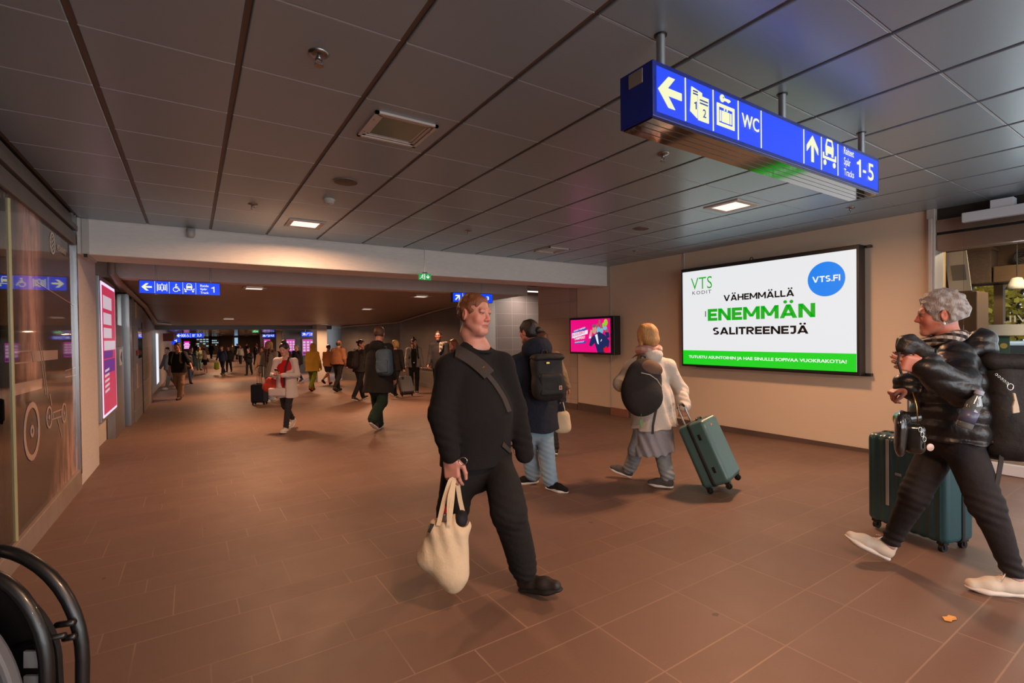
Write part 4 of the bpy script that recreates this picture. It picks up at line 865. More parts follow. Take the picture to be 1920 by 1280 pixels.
mb.prism([((x+110)/FPX*1.09, -(y-1200)/FPX*1.09) for x, y in Q], at(-110, 1200, 1.09), CR, CU, .012); mb.build('back_panel', mat('black_back_panel', '#0b0a0a', .5), t)
mb = MB(); mb.prism([(-.27+.0, 0)]*0+[((.178)*math.cos(a), .25*math.sin(a)) for a in np.linspace(0, 2*math.pi, 72, endpoint=False)], at(-105, 1350, 1.02), CR, CU, .03); mb.build('seat_pad', mat('grey_seat_pad', '#4a4c50', .55), t, bevel=.008)
mb = MB(); mb.tube(px([(30, 1212), (122, 1190)], 1.07), .006, 8).tube(px([(105, 1172), (140, 1166)], 1.1), .007, 8).tube(px([(120, 1197), (142, 1192)], 1.1), .007, 8); mb.build('bracket', TUB, t, smooth=True)
for a, b in ((1218, 1252), (1262, 1300)):
    mb = MB(); mb.prism([((x)/FPX*1.06, -(y)/FPX*1.06) for x, y in ((46, a), (76, a-3), (78, b), (50, b))][::-1], at(960, 640, 1.06)-0*CR, CR, CU, .006) if False else mb.obox(at(62, (a+b)/2, 1.066), CR*.018, CU*.018, CF*.003); mb.build('slat', mat('pale_slat', '#8d8a86', .5), t)
p = floor_at(1782, 1162); mb = MB()
L_ = [(-.045, .0), (-.03, .02), (-.005, .014), (.02, .02), (.05, .004), (.03, -.012), (.0, -.008), (-.02, -.016)]
mb.add([(p[0]+a*.9+b*.4, p[1]+b-a*.25, p[2]+.004+.01*abs(a)*8*.3+(.006 if b > .01 else 0)) for a, b in L_]+[(p[0], p[1], p[2]+.006)], [(i, (i+1) % 8, 8) for i in range(8)])
o = mb.build('fallen_leaf', mat('yellow_leaf', '#c98a3a', .6)); sm = o.modifiers.new('solid', 'SOLIDIFY'); sm.thickness = .001
tag(o, 'small yellow fallen leaf on the floor near the white sneaker', 'leaf')
# ================================================================== smooth solids: rounded limbs and cloth blended into one continuous skin
A3 = lambda v: np.asarray(v, np.float32)
class Sdf:
    def __init__(s): s.p = []
    def _q(s, fn, lo, hi, k, op): s.p.append((fn, np.asarray(lo, float), np.asarray(hi, float), k, op)); return s
    def cap(s, a, b, ra, rb=None, k=.02, op='u', flat=None, ff=1.):
        """tapered limb from a to b; flat: axis along which it is thinned by ff"""
        a, b = np.asarray(a, float), np.asarray(b, float); rb = ra if rb is None else rb; R = max(ra, rb)*max(ff, 1)
        fa = nrm(flat) if flat is not None else None
        def fn(x, y, z):
            px, py, pz = x-a[0], y-a[1], z-a[2]; ba = b-a
            if fa is not None:
                g = 1/ff-1; d = (px*fa[0]+py*fa[1]+pz*fa[2])*g
                px, py, pz = px+d*fa[0], py+d*fa[1], pz+d*fa[2]; ba = ba+fa*((ba@fa)*g)
            L = max(ba@ba, 1e-9); t = np.clip((px*ba[0]+py*ba[1]+pz*ba[2])/L, 0, 1)
            d = np.sqrt((px-t*ba[0])**2+(py-t*ba[1])**2+(pz-t*ba[2])**2)-(ra+(rb-ra)*t)
            return d*(min(ff, 1)**.5)
        return s._q(fn, np.minimum(a, b)-R, np.maximum(a, b)+R, k, op)
    def chain(s, pts, rs, k=.02, **kw):
        for i in range(len(pts)-1): s.cap(pts[i], pts[i+1], rs[i], rs[i+1], k, **kw)
        return s
    def ell(s, c, r, R=None, k=.02, op='u'):
        c = np.asarray(c, float); r = np.asarray(r if hasattr(r, '__len__') else (r, r, r), float); R = np.eye(3) if R is None else np.asarray(R)
        def fn(x, y, z):
            X, Y, Z = x-c[0], y-c[1], z-c[2]
            q = [(X*R[i][0]+Y*R[i][1]+Z*R[i][2]) for i in range(3)]
            k0 = np.sqrt(sum((q[i]/r[i])**2 for i in range(3)))+1e-6; k1 = np.sqrt(sum((q[i]/r[i]**2)**2 for i in range(3)))+1e-6
            return k0*(k0-1)/k1
        m = np.sqrt(sum((R[i]*r[i])**2 for i in range(3)))
        return s._q(fn, c-m, c+m, k, op)
    def box(s, c, h, R=None, rad=.01, k=.01, op='u'):
        c = np.asarray(c, float); h = np.asarray(h, float); R = np.eye(3) if R is None else np.asarray(R)
        def fn(x, y, z):
            X, Y, Z = x-c[0], y-c[1], z-c[2]
            q = [np.abs(X*R[i][0]+Y*R[i][1]+Z*R[i][2])-h[i]+rad for i in range(3)]
            return np.sqrt(sum(np.maximum(a, 0)**2 for a in q))+np.minimum(np.maximum(np.maximum(q[0], q[1]), q[2]), 0)-rad
        m = sum(np.abs(R[i])*h[i] for i in range(3))
        return s._q(fn, c-m, c+m, k, op)
    def half(s, n, p, k=.0):                          # keep the side the normal points away from
        n = nrm(n); p = np.asarray(p, float)
        return s._q(lambda x, y, z: (x-p[0])*n[0]+(y-p[1])*n[1]+(z-p[2])*n[2], [0]*3, [0]*3, k, 'i')
    def noise(s, amp, fr, seed=0, stretch=(1, 1, 1)):
        r = np.random.default_rng(seed); W = [(nrm(r.normal(size=3))*fr*r.uniform(.6, 1.6)*np.array(stretch), r.uniform(0, 6.28)) for _ in range(7)]
        def fn(x, y, z): return sum(np.sin(x*w[0]+y*w[1]+z*w[2]+p) for w, p in W)*(amp/2.6)
        return s._q(fn, [0]*3, [0]*3, 0, 'n')
    def fold(s, fn): return s._q(fn, [0]*3, [0]*3, 0, 'n')
    def mesh(s, res, zfine=None, pad=.03):
        """zfine: list of (z0, z1, resolution) bands meshed more finely"""
        U = [p for p in s.p if p[4] == 'u']
        lo = np.min([p[1] for p in U], 0)-pad-res*2; hi = np.max([p[2] for p in U], 0)+pad+res*2
        ax = []
        for i in range(3):
            ri = res
            if i < 2 and zfine: ri = min([b[2] for b in zfine]+[res])
            if i == 2 and zfine:
                c = [lo[2]]
                while c[-1] < hi[2]:
                    st = res
                    for z0, z1, rr in zfine:
                        if z0-.5*res <= c[-1] < z1: st = min(st, rr)
                    c.append(c[-1]+st)
                ax.append(np.array(c))
            else: ax.append(np.arange(lo[i], hi[i]+ri, ri))
        D = np.full([len(a) for a in ax], .25, np.float32); X = [a.astype(np.float32) for a in ax]
        for fn, l, h, k, op in s.p:
            if op in 'in':
                g = fn(X[0][:, None, None], X[1][None, :, None], X[2][None, None, :])
                if op == 'n': D += g.astype(np.float32)
                elif k > 0:
                    hh = np.maximum(k-np.abs(D-g), 0)/k; D = (np.maximum(D, g)+hh*hh*k*.25).astype(np.float32)
                else: D = np.maximum(D, g).astype(np.float32)
                continue
            m = k+res*2.5+.02; sl = []
            for i in range(3):
                a = np.searchsorted(ax[i], l[i]-m); b = np.searchsorted(ax[i], h[i]+m); sl.append(slice(a, max(b, a+1)))
            sl = tuple(sl)
            g = fn(X[0][sl[0]][:, None, None], X[1][sl[1]][None, :, None], X[2][sl[2]][None, None, :]).astype(np.float32)
            d = D[sl]
            if d.size == 0: continue
            if op == 's':
                g = -g
                hh = np.maximum(k-np.abs(d-g), 0)/max(k, 1e-6); D[sl] = np.maximum(d, g)+hh*hh*k*.25
            else:
                hh = np.maximum(k-np.abs(d-g), 0)/max(k, 1e-6); D[sl] = np.minimum(d, g)-hh*hh*k*.25
        for i in range(3):
            q = [slice(None)]*3
            for e in (0, -1): q[i] = e; D[tuple(q)] = np.maximum(D[tuple(q)], .01)
        return nets(D, ax)
def nets(D, ax):
    S = D < 0; c = np.zeros([n-1 for n in D.shape], np.uint8)
    off = [(i, j, k) for i in (0, 1) for j in (0, 1) for k in (0, 1)]
    n0, n1, n2 = c.shape
    for i, j, k in off: c += S[i:n0+i, j:n1+j, k:n2+k]
    act = (c > 0) & (c < 8); I = np.argwhere(act); acc = np.zeros((len(I), 3)); cnt = np.zeros(len(I))
    vals = {o: D[I[:, 0]+o[0], I[:, 1]+o[1], I[:, 2]+o[2]].astype(float) for o in off}
    for a in off:
        for d in range(3):
            if a[d] == 0:
                b = list(a); b[d] = 1; b = tuple(b); va, vb = vals[a], vals[b]; m = (va < 0) != (vb < 0); t = va[m]/(va[m]-vb[m])
                acc[m] += np.array(a)+t[:, None]*(np.array(b)-np.array(a)); cnt[m] += 1
    fr = acc/cnt[:, None]; P = np.empty_like(fr)
    for d in range(3): A = ax[d]; P[:, d] = A[I[:, d]]+fr[:, d]*(A[I[:, d]+1]-A[I[:, d]])
    ids = np.full(c.shape, -1, np.int32); ids[act] = np.arange(len(I)); F = []
    for d in range(3):
        e1, e2 = (d+1) % 3, (d+2) % 3
        q0 = [slice(None)]*3; q1 = [slice(None)]*3; q0[d] = slice(0, -1); q1[d] = slice(1, None)
        q = [slice(None)]*3; q[d] = slice(None); q[e1] = slice(1, -1); q[e2] = slice(1, -1)
        s0, s1 = S[tuple(q0)], S[tuple(q1)]
        ch = (s0 != s1); sub = [slice(None)]*3; sub[e1] = slice(1, -1); sub[e2] = slice(1, -1)
        J = np.argwhere(ch[tuple(sub)])
        if not len(J): continue
        J[:, e1] += 1; J[:, e2] += 1
        fl = s0[J[:, 0], J[:, 1], J[:, 2]]
        def g(a, b):
            K = J.copy(); K[:, e1] -= a; K[:, e2] -= b; return ids[K[:, 0], K[:, 1], K[:, 2]]
        Q = np.stack([g(1, 1), g(0, 1), g(0, 0), g(1, 0)], 1); Q[~fl] = Q[~fl][:, ::-1]; F.append(Q)
    F = np.concatenate(F); F = F[(F >= 0).all(1)]
    return P, F
def solid(name, sd, m, parent, res=.006, zfine=None, col=None):
    V, F = sd.mesh(res, zfine)
    return mesh_obj(name, V, F, m, parent, True, col(V) if col is not None else None)

# ------------------------------------------------------------------ cloth, skin and hair materials
def cloth(name, c, rough=.85, b=(220, .25), var=None, sheen=.0, wr=.35, spec=.3):
    if name in MATS: return MATS[name]
    n = N(name); p = n.pos(); n.b.inputs['Roughness'].default_value = rough; n.b.inputs['Specular IOR Level'].default_value = spec; n.b.inputs['Sheen Weight'].default_value = sheen
    c1 = lin(c); n.b.inputs['Base Color'].default_value = (*c1, 1)
    if var: n.l(n.mix(n.noise(var[0], 4, p), c1, lin(var[1])), n.b.inputs['Base Color'])
    big = n.noise(11, 3, p, .55); fine = n.noise(b[0], 2, p)
    n.bump(n.math('ADD', n.math('MULTIPLY', big, wr*6), n.math('MULTIPLY', fine, b[1])), .5, .008)
    MATS[name] = n.m; return n.m
def plaid(name, cols, sc):
    n = N(name); p = n.pos(); sp = n.n('ShaderNodeSeparateXYZ'); n.l(p, sp.inputs[0])
    a = n.math('FRACT', n.math('MULTIPLY', n.math('ADD', sp.outputs[2], n.math('MULTIPLY', sp.outputs[0], .4)), sc)); b = n.math('FRACT', n.math('MULTIPLY', n.math('SUBTRACT', sp.outputs[0], sp.outputs[1]), sc*.8))
    f1 = n.math('GREATER_THAN', a, .5); f2 = n.math('GREATER_THAN', b, .55)
    n.l(n.mix(n.math('MULTIPLY', f2, .6), n.mix(f1, lin(cols[0]), lin(cols[1])), lin(cols[2])), n.b.inputs['Base Color']); n.b.inputs['Roughness'].default_value = .9
    n.bump(n.noise(160, 2, p), .4, .004); MATS[name] = n.m; return n.m
def m_skin(name='skin'):
    n = N(name); a = n.n('ShaderNodeVertexColor', layer_name='Col'); n.l(a.outputs[0], n.b.inputs['Base Color']); n.b.inputs['Roughness'].default_value = .5
    n.b.inputs['Subsurface Weight'].default_value = .12; n.b.inputs['Subsurface Radius'].default_value = (.012, .005, .003); n.b.inputs['Subsurface Scale'].default_value = .6
    n.bump(n.noise(420, 2, n.pos()), .12, .002); return n.m
SKIN = m_skin()
def m_hair(name, c1, c2, st=(1, 1, .12), sc=150):
    if name in MATS: return MATS[name]
    n = N(name); p = n.pos(st); h = n.noise(sc, 4, p)
    n.l(n.mix(h, lin(c1), lin(c2)), n.b.inputs['Base Color']); n.b.inputs['Roughness'].default_value = .48; n.b.inputs['Specular IOR Level'].default_value = .4
    n.bump(h, .9, .006); MATS[name] = n.m; return n.m

# ------------------------------------------------------------------ people
class Person:
    """joints (world): pe pelvis, ch chest, nk neck base, hd head centre, shL.. elL.. wrL.. hpL.. knL.. anL.. (L/R = the person's own);
       vectors: f chest forward, hf face forward, hu head up; toL/toR foot directions; s = size factor against a 1.75 m adult"""
    def __init__(p, name, J, s=1., w=1., skin='#c08a72', label='', group=None, res=.008, lips='#a5604f', brow='#5a4030'):
        p.J = {k: np.asarray(v, float) for k, v in J.items()}; p.s = s; p.w = w; p.res = res; J = p.J
        p.stub = 0; b = (J['anL']+J['anR'])/2; p.root = thing('person', label, 'person', (b[0], b[1], fz(b[1])), group)
        p.skin = np.array(lin(skin)); p.lips = np.array(lin(lips)); p.brow = np.array(lin(brow))
        J.setdefault('hu', np.array([0, 0, 1.])); p.f = nrm(J['f']); p.up = nrm(J['nk']-J['pe']); p.f = nrm(p.f-p.up*(p.f@p.up)); p.r = np.cross(p.f, p.up)
        p.hf = nrm(J['hf']); p.hu = nrm(J['hu']-p.hf*(J['hu']@p.hf)); p.hr = np.cross(p.hf, p.hu)
        p.B = Sdf()
    def H(p, x, y, z): return p.J['hd']+p.s*(p.hr*x+p.hf*y+p.hu*z)
    def hl(p, V): d = (V-p.J['hd'])/p.s; return d@p.hr, d@p.hf, d@p.hu
    def head(p, jaw=1., detail=True, chin=0.):
        B, s, H = p.B, p.s, p.H; R = np.array([p.hr, p.hf, p.hu])
        B.ell(H(0, -.012, .035), np.array([.077, .098, .085])*s, R, .03*s)
        B.ell(H(0, .022, -.030), np.array([.064*jaw, .072, .088])*s, R, .03*s)
        for q in (-1, 1): B.cap(H(q*.046*jaw, .006, -.055), H(q*.020, .064, -.096-chin), .019*s*jaw, .018*s, .025*s)
        B.cap(H(-.012, .072, -.100-chin), H(.012, .072, -.100-chin), .019*s, None, .02*s)
        B.chain([H(0, -.028, -.06), H(0, -.032, -.115), p.J['nk']-p.f*.006], [.050*s, .051*s*p.w**.3, .060*s*p.w**.3], .022*s)
        if detail:
            for q in (-1, 1):
                B.ell(H(q*.038, .062, -.028), np.array([.024, .020, .024])*s, R, .02*s)
                B.ell(H(q*.032, .099, .007), np.array([.020, .016, .0125])*s, R, .012*s, 's')
                B.ell(H(q*.031, .0785, .006), .0135*s, R, .004*s)
                B.ell(H(q*.032, .081, .0145), np.array([.018, .0125, .0062])*s, R, .005*s)     # upper lid
                B.ell(H(q*.080, -.010, -.006), np.array([.011, .021, .034])*s, np.array([nrm(p.hr*q*.85-p.hf*.5), nrm(p.hf*.85+p.hr*q*.5), p.hu]), .008*s)
                B.ell(H(q*.094, -.006, -.002), np.array([.008, .011, .018])*s, R, .006*s, 's')
                B.ell(H(q*.0125, .0955, -.033), np.array([.0085, .010, .0075])*s, R, .006*s)
            B.cap(H(-.036, .082, .026), H(.036, .082, .026), .010*s, None, .014*s)
            B.cap(H(0, .086, .016), H(0, .106, -.028), .0075*s, .0105*s, .010*s)
            B.cap(H(-.017, .0855, -.0615), H(.017, .0855, -.0615), .0055*s, None, .010*s); B.cap(H(-.014, .0855, -.073), H(.014, .0855, -.073), .0065*s, None, .010*s)
            B.cap(H(-.021, .0945, -.067), H(.021, .0945, -.067), .0024*s, None, .004*s, 's')
        else:
            B.cap(H(0, .087, .014), H(0, .105, -.029), .008*s, .011*s, .012*s)
            for q in (-1, 1): B.ell(H(q*.080, -.010, -.006), np.array([.012, .021, .034])*s, R, .01*s); B.ell(H(q*.032, .10, .006), np.array([.018, .014, .011])*s, R, .012*s, 's')
        return p
    def torso(p):
        B, J, s, w, f = p.B, p.J, p.s, p.w, p.f
        B.cap(J['hpL'], J['hpR'], .10*s, None, .05, flat=f, ff=.85); mid = (J['pe']*.55+J['ch']*.45)
        B.cap(J['pe'], mid, .13*s*w, .125*s*w, .06, flat=f, ff=.75); B.cap(mid, J['ch'], .125*s*w, .145*s, .06, flat=f, ff=.7); B.cap(J['ch'], J['nk']-p.up*.04*s, .14*s, .06*s, .06, flat=f, ff=.65)
        for q in 'LR': B.cap(J['nk']-p.up*.02*s, J['sh'+q], .045*s, .05*s, .04)
        for q in 'LR':
            B.cap(J['hp'+q], J['kn'+q], .080*s, .048*s, .03); B.cap(J['kn'+q], J['an'+q], .048*s, .034*s, .02)
            B.ell(J['kn'+q]*.68+J['an'+q]*.32, np.array([.044, .044, .09])*s, None, .03)
            B.cap(J['an'+q], J['an'+q]+nrm(J['to'+q])*.10*s-np.array([0, 0, .045*s]), .034*s, .026*s, .02)
        return p
    def arm(p, q, bare=1.):
        B, J, s = p.B, p.J, p.s
        B.cap(J['sh'+q], J['el'+q], .047*s, .038*s, .03); B.cap(J['el'+q], J['wr'+q], .038*s, .026*s, .02); return p
    def hand(p, q, d, n, t, curl=.5, thumb=.5, spread=1., s=None):
        """d towards the fingers, n out of the palm, t towards the thumb"""
        B, w, s = p.B, p.J['wr'+q], (s or p.s); d = nrm(d); n = nrm(np.asarray(n)-d*(np.asarray(n)@d)); t = nrm(np.asarray(t)-d*(np.asarray(t)@d)-n*(np.asarray(t)@n))
        R = np.array([t, d, n])
        B.cap(w, w+d*.03*s, .026*s, .027*s, .02, flat=n, ff=.75)
        B.box(w+d*.058*s, np.array([.040, .044, .0145])*s, R, .013*s, .015*s)
        for i, Ln in enumerate((.070, .078, .073, .058)):
            u = (.0295-.0197*i)*spread; b = w+d*(.094-.004*abs(i-1.2))*s+t*u*s; th = 0; pt = b-d*.012*s; c = curl*(.9+.12*i)
            for j, (fr, r) in enumerate(((.46, .0092), (.30, .0085), (.24, .0076))):
                th += c*(.75, 1.0, .7)[j]; dd = d*math.cos(th)+n*math.sin(th)+t*(1.2-i)*.03
                nx = pt+nrm(dd)*Ln*fr*s*(1.15 if j == 0 else 1); B.cap(pt, nx, r*s, (r-.0007)*s, .0035*s); pt = nx
        b = w+d*.022*s+t*.026*s; d1 = nrm(d*.62+t*.75*(1-.5*thumb)+n*.55*thumb); m1 = b+d1*.042*s; d2 = nrm(d*.85+t*.25*(1-thumb)+n*.45*thumb); m2 = m1+d2*.032*s; d3 = nrm(d*.9-t*.2*thumb+n*.35*thumb)
        B.cap(b, m1, .0155*s, .0115*s, .012*s); B.cap(m1, m2, .0112*s, .010*s, .004*s); B.cap(m2, m2+d3*.026*s, .010*s, .008*s, .004*s); return p
    def colour(p, V):
        C = np.tile(p.skin, (len(V), 1)); x, y, z = p.hl(V); ax = np.abs(x)
        def put(m, c, a=1.): C[m] = C[m]*(1-a)+np.asarray(c)*a
        warm = np.exp(-((ax-.042)**2+(z+.03)**2)/.0009)*(y > .03)+np.exp(-(x**2+(z+.028)**2+(y-.112)**2)/.0005); C *= (1+np.outer(warm, [.10, -.12, -.14]))
        ear = (ax > .074) & (np.abs(z) < .05); put(ear, p.skin*np.array([1.1, .82, .78]), .7)
        put((y > .075) & (ax < .024) & (np.abs(z+.0665) < .0125*(1-.35*(ax/.024)**2)), p.lips, .75)
        put((y > .075) & (ax < .022) & (np.abs(z+.0665) < .0022), p.lips*.35, .8)
        put((y > .06) & (ax > .012) & (ax < .050) & (np.abs(z-.0300+.0025*((ax-.03)/.02)**2*2) < .0034), p.brow, .55)
        if p.stub: put((y > -.02) & (z < -.035-.25*np.maximum(.05-y, 0)) & (z > -.125) & ~((ax < .022) & (np.abs(z+.0665) < .011)), p.brow*.6, p.stub)
        ez = z-.0045; eye = (y > .066) & (((ax-.031)/.0125)**2+(ez/.0030)**2 < 1); put(eye, (.28, .22, .20))
        put(eye & (np.abs(ax-.031) < .0062), (.06, .05, .05)); put((y > .066) & (np.abs(ax-.031) < .0155) & (np.abs(z-.0092+.0015*((ax-.031)/.012)**2) < .0016), (.05, .03, .025), .8)
        return np.clip(C, 0, 1)
    def finish(p, res=None, zfine=None):
        return solid('body', p.B, SKIN, p.root, res or p.res, zfine, p.colour)
    # -------- clothes
    def trousers(p, m, th=.098, kn=.075, an=.062, cuff=.9, ease=1., waist=.10, res=None, noise=(.006, 26), name='trousers', folds=True):
        S, J, s = Sdf(), p.J, p.s
        S.cap(J['hpL'], J['hpR'], .110*s*ease*p.w**.5, None, .05, flat=p.f, ff=.92); S.cap(J['pe'], J['pe']+p.up*waist*s, .15*s*p.w, .145*s*p.w, .05, flat=p.f, ff=.75)
        for q in 'LR':
            a = J['kn'+q]+(J['an'+q]-J['kn'+q])*cuff; S.cap(J['hp'+q], J['kn'+q], th*s*ease, kn*s*ease, .035); S.cap(J['kn'+q], a, kn*s*ease, an*s*ease, .03)
        if noise: S.noise(noise[0], noise[1], 3, (1, 1, .45))
        if folds:
            for q in 'LR':
                for c, am in ((J['kn'+q], .006), (J['kn'+q]*.12+J['an'+q]*.88, .008)):
                    S.fold(lambda x, y, z, c=c, am=am: am*s*np.sin(z*130+x*45-y*30)*np.exp(-((x-c[0])**2+(y-c[1])**2+((z-c[2])*.8)**2)/(.085*s)**2))
        if waist is not None: S.half(p.up, J['pe']+p.up*(waist+.06)*s)
        return solid(name, S, m, p.root, res or p.res)
    def top(p, m, t=.018, hem=.12, flare=0., sl=(.068, .060, .046), sleeve=.96, belly=1., noise=(.006, 22), collar=0., hood=None, name='sweater', res=None, opening=None, chest=1., extra=None, arms='LR', neckcut=.0, folds=True, zf=None, sleeveL=None, ring=False, slim=False):
        S, J, s, w, f, up = Sdf(), p.J, p.s, p.w, p.f, p.up; mid = J['pe']*.5+J['ch']*.5; bot = J['pe']-up*hem*s
        r0 = (.150*w+t)*s
        S.cap(bot-up*.05, J['pe']+up*.06*s, max(r0+(flare+max(hem-.12, 0)*.15)*s, 0 if slim else (.212+.6*t)*s), max(r0, 0 if slim else (.19+.6*t)*s), .06, flat=f, ff=.80)
        S.cap(J['pe']+up*.06*s, mid, r0, (.142*w*belly+t)*s, .06, flat=f, ff=.80); S.cap(mid, J['ch'], (.142*w*belly+t)*s, (.158*chest+t)*s, .06, flat=f, ff=.74)
        S.cap(J['ch'], J['nk']-up*.045*s, (.152*chest+t)*s, (.06+t*.6)*s, .05, flat=f, ff=.70)
        S.half(-up, bot, .006)
        for q in 'LR':
            S.cap(J['nk']-up*.03*s, J['sh'+q], (.046+t*.5)*s, sl[0]*s, .05)
            if q in arms:
                e = J['el'+q]+(J['wr'+q]-J['el'+q])*(sleeveL if q == 'L' and sleeveL else sleeve); S.cap(J['sh'+q], J['el'+q], sl[0]*s, sl[1]*s, .035); S.cap(J['el'+q], e, sl[1]*s, sl[2]*s, .025)
                if folds:
                    for c in (J['el'+q], J['el'+q]*.3+e*.7): S.fold(lambda x, y, z, c=c: .006*s*np.sin(z*115+x*60)*np.exp(-((x-c[0])**2+(y-c[1])**2+(z-c[2])**2)/(.07*s)**2))
        if collar: S.cap(J['nk']-up*.01*s, J['nk']+up*collar*s+(J['hd']-J['nk'])*.0, .082*s, .074*s, .03)
        if hood is not None:
            hc = J['nk']-f*.085*s+up*.0*s; S.ell(hc+up*(-.01)*s, np.array([.125, .085, .095])*s*hood, np.array([p.r, nrm(f+up*.25), nrm(up-f*.25)]), .03)
            S.ell(J['nk']-f*.03*s+up*.085*s, np.array([.095, .075, .075])*s*hood, np.array([p.r, f, up]), .02, 's')
        if extra: extra(S)
        if noise: S.noise(noise[0], noise[1], 5, (1, 1, .5))
        nr = .060*s*w**.5+neckcut*s
        if ring: S.chain([J['nk']+f*.010*s-up*(.020+.026*math.sin(a))*s+p.r*math.cos(a)*(nr+.006*s)+f*math.sin(a)*(nr+.008*s) for a in np.linspace(0, 2*math.pi, 25)], [.0085*s]*25, .008)
        S.cap(J['nk']-up*.012*s+f*.012*s, J['nk']+up*.25*s+f*.02*s, nr, nr+.03*s, .006, 's') if collar == 0 else S.cap(J['nk']+up*.03*s, J['nk']+up*.25*s, nr*.95, nr, .006, 's')
        if opening:                                       # open front: width at hem and neck
            S.cap(bot+f*.22*s-up*.1, J['nk']+f*.12*s-up*.03*s, opening[0]*s, opening[1]*s, .02, 's')
        return solid(name, S, m, p.root, res or p.res, zf)
    def shoe(p, q, up_m, sole_m, L=.27, high=0., name='shoe', sole_h=.026, pitch=None, width=.046, res=None, laces=None, toe_h=.030):
        J, s = p.J, p.s; a = J['an'+q]; d = nrm(J['to'+q]); r = nrm(np.cross(d, (0, 0, 1))); u = np.cross(r, d); L = L*s; W = width*s
        hb = a-u*.075*s-d*.045*s; R = np.array([r, d, u]); P = lambda x, y, z: hb+r*x*s+d*y*L+u*z*s
        S = Sdf()
        S.cap(P(0, .13, .040), P(0, .32, .046), .036*s, .040*s, .02); S.cap(P(0, .32, .046), P(0, .62, .034), .041*s, .039*s, .03); S.cap(P(0, .62, .034), P(0, .88, toe_h-.004), .039*s, .031*s, .03)
        S.cap(P(0, .17, .05), a+u*(.01+high)*s, .040*s, (.040+.006*(high > 0))*s, .025)
        S.half(-u, P(0, 0, .006)); S.cap(a+u*(.012+high)*s, a+u*(.1+high)*s, .033*s, .036*s, .005, 's')
        S.noise(.0015, 70, 2)
        o = solid(name, S, up_m, p.root, res or min(p.res, .006))
        S = Sdf(); k = sole_h/.026; S.cap(P(0, .13, .004), P(0, .45, .005), W*.80, W*.76, .03, flat=u, ff=.36*k); S.cap(P(0, .45, .005), P(0, .68, .006), W*.76, W*.92, .03, flat=u, ff=.34*k); S.cap(P(0, .68, .006), P(0, .90, .010+.006*(k-1)), W*.92, W*.62, .03, flat=u, ff=.32*k)
        solid('sole', S, sole_m, o, res or min(p.res, .006))
        if laces:
            mb = MB()
            for k in range(5):
                y = .36+.07*k; z = .094-.011*k
                mb.tube([P(-.024, y, z-.012), P(-.01, y+.02, z), P(.01, y+.03, z), P(.024, y+.05, z-.012)], .0028*s, 6)
            mb.tube([P(0, .36, .09), P(.02, .36, .115), P(.035, .42, .10)], .0028*s, 6).tube([P(0, .36, .09), P(-.02, .38, .12), P(-.04, .44, .11), P(-.05, .5, .09)], .0028*s, 6)
            mb.build('laces', laces, o, smooth=True)
        return o
    def hair(p, m, style='short', vol=1., res=None, name='hair', noise=(.004, 60)):
        S, H, s = Sdf(), p.H, p.s; R = np.array([p.hr, p.hf, p.hu]); e = lambda c, r, k=.02, op='u', RR=R: S.ell(H(*c), np.array(r)*s, RR, k*s, op)
        if style in ('short', 'crop'):
            t = .006*vol
            e((0, -.014, .038), (.077+t*.8, .098+t, .086+t*1.5)); e((0, -.03, .01), (.074+t, .078+t, .075+t))
            if noise: S.noise(noise[0], noise[1], 9)
            e((0, .145, -.025), (.125, .105, .125), .010, 's'); S.half(-p.hu-.35*p.hf, H(0, -.02, -.055)); 
            for q in (-1, 1): e((q*.088, -.002, -.014), (.02, .027, .040), .008, 's')
        elif style == 'bob':
            t = .02*vol
            e((0, -.016, .04), (.08+t, .10+t, .088+t)); e((0, -.045, -.03), (.085+t*.8, .07+t, .09)); 
            for q in (-1, 1): S.cap(H(q*.078, .02, .02), H(q*.080, .012, -.085), .026*s, .022*s, .02*s)
            if noise: S.noise(noise[0], noise[1], 9, (1, 1, .3))
            e((0, .135, -.02), (.075, .085, .105), .012, 's'); S.half(-p.hu, H(0, 0, -.115), .01)
        elif style in ('bun', 'topbun', 'tail', 'lowbun'):
            t = .009*vol
            e((0, -.014, .038), (.077+t, .098+t, .086+t)); e((0, -.04, -.005), (.074+t, .066+t, .075))
            if noise: S.noise(noise[0]*.6, noise[1], 9)
            e((0, .135, -.02), (.090, .083, .116), .012, 's'); S.half(-p.hu-.3*p.hf, H(0, -.03, -.085))
            for q in (-1, 1): e((q*.085, .004, -.022), (.02, .03, .04), .01, 's')
            if style == 'topbun': e((0, -.03, .145), (.042, .042, .036), .012)
            if style == 'bun': e((0, -.135, .06), (.04, .036, .04), .012)
            if style == 'lowbun': e((.02, -.125, .0), (.042, .036, .036), .012); S.cap(H(.02, -.14, .0), H(.06, -.17, -.02), .02*s, .01*s, .012)
            if style == 'tail': S.chain([H(0, -.10, .06), H(0, -.15, .03), H(0, -.15, -.06), H(0, -.13, -.16)], [.025*s, .032*s, .03*s, .012*s], .02*s)
        elif style == 'long':
            t = .016*vol
            e((0, -.014, .038), (.077+t, .098+t, .086+t)); 
            for q in (-1, 1): S.chain([H(q*.076, .0, .02), H(q*.088, .0, -.09), H(q*.085, .035, -.2)], [.034*s, .034*s, .024*s], .03*s)
            e((0, -.06, -.07), (.085, .06, .12), .03)
            if noise: S.noise(noise[0], noise[1], 9, (1, 1, .3))
            e((0, .125, -.03), (.062, .085, .12), .015, 's')
        elif style == 'hood':
            e((0, -.012, .03), (.098, .122, .118)); S.cap(H(0, -.03, -.05), H(0, -.03, -.14), .09*s, .10*s, .04); e((0, .12, -.01), (.07, .09, .10), .015, 's')
            if noise: S.noise(.006, 30, 9)
        elif style == 'balding':
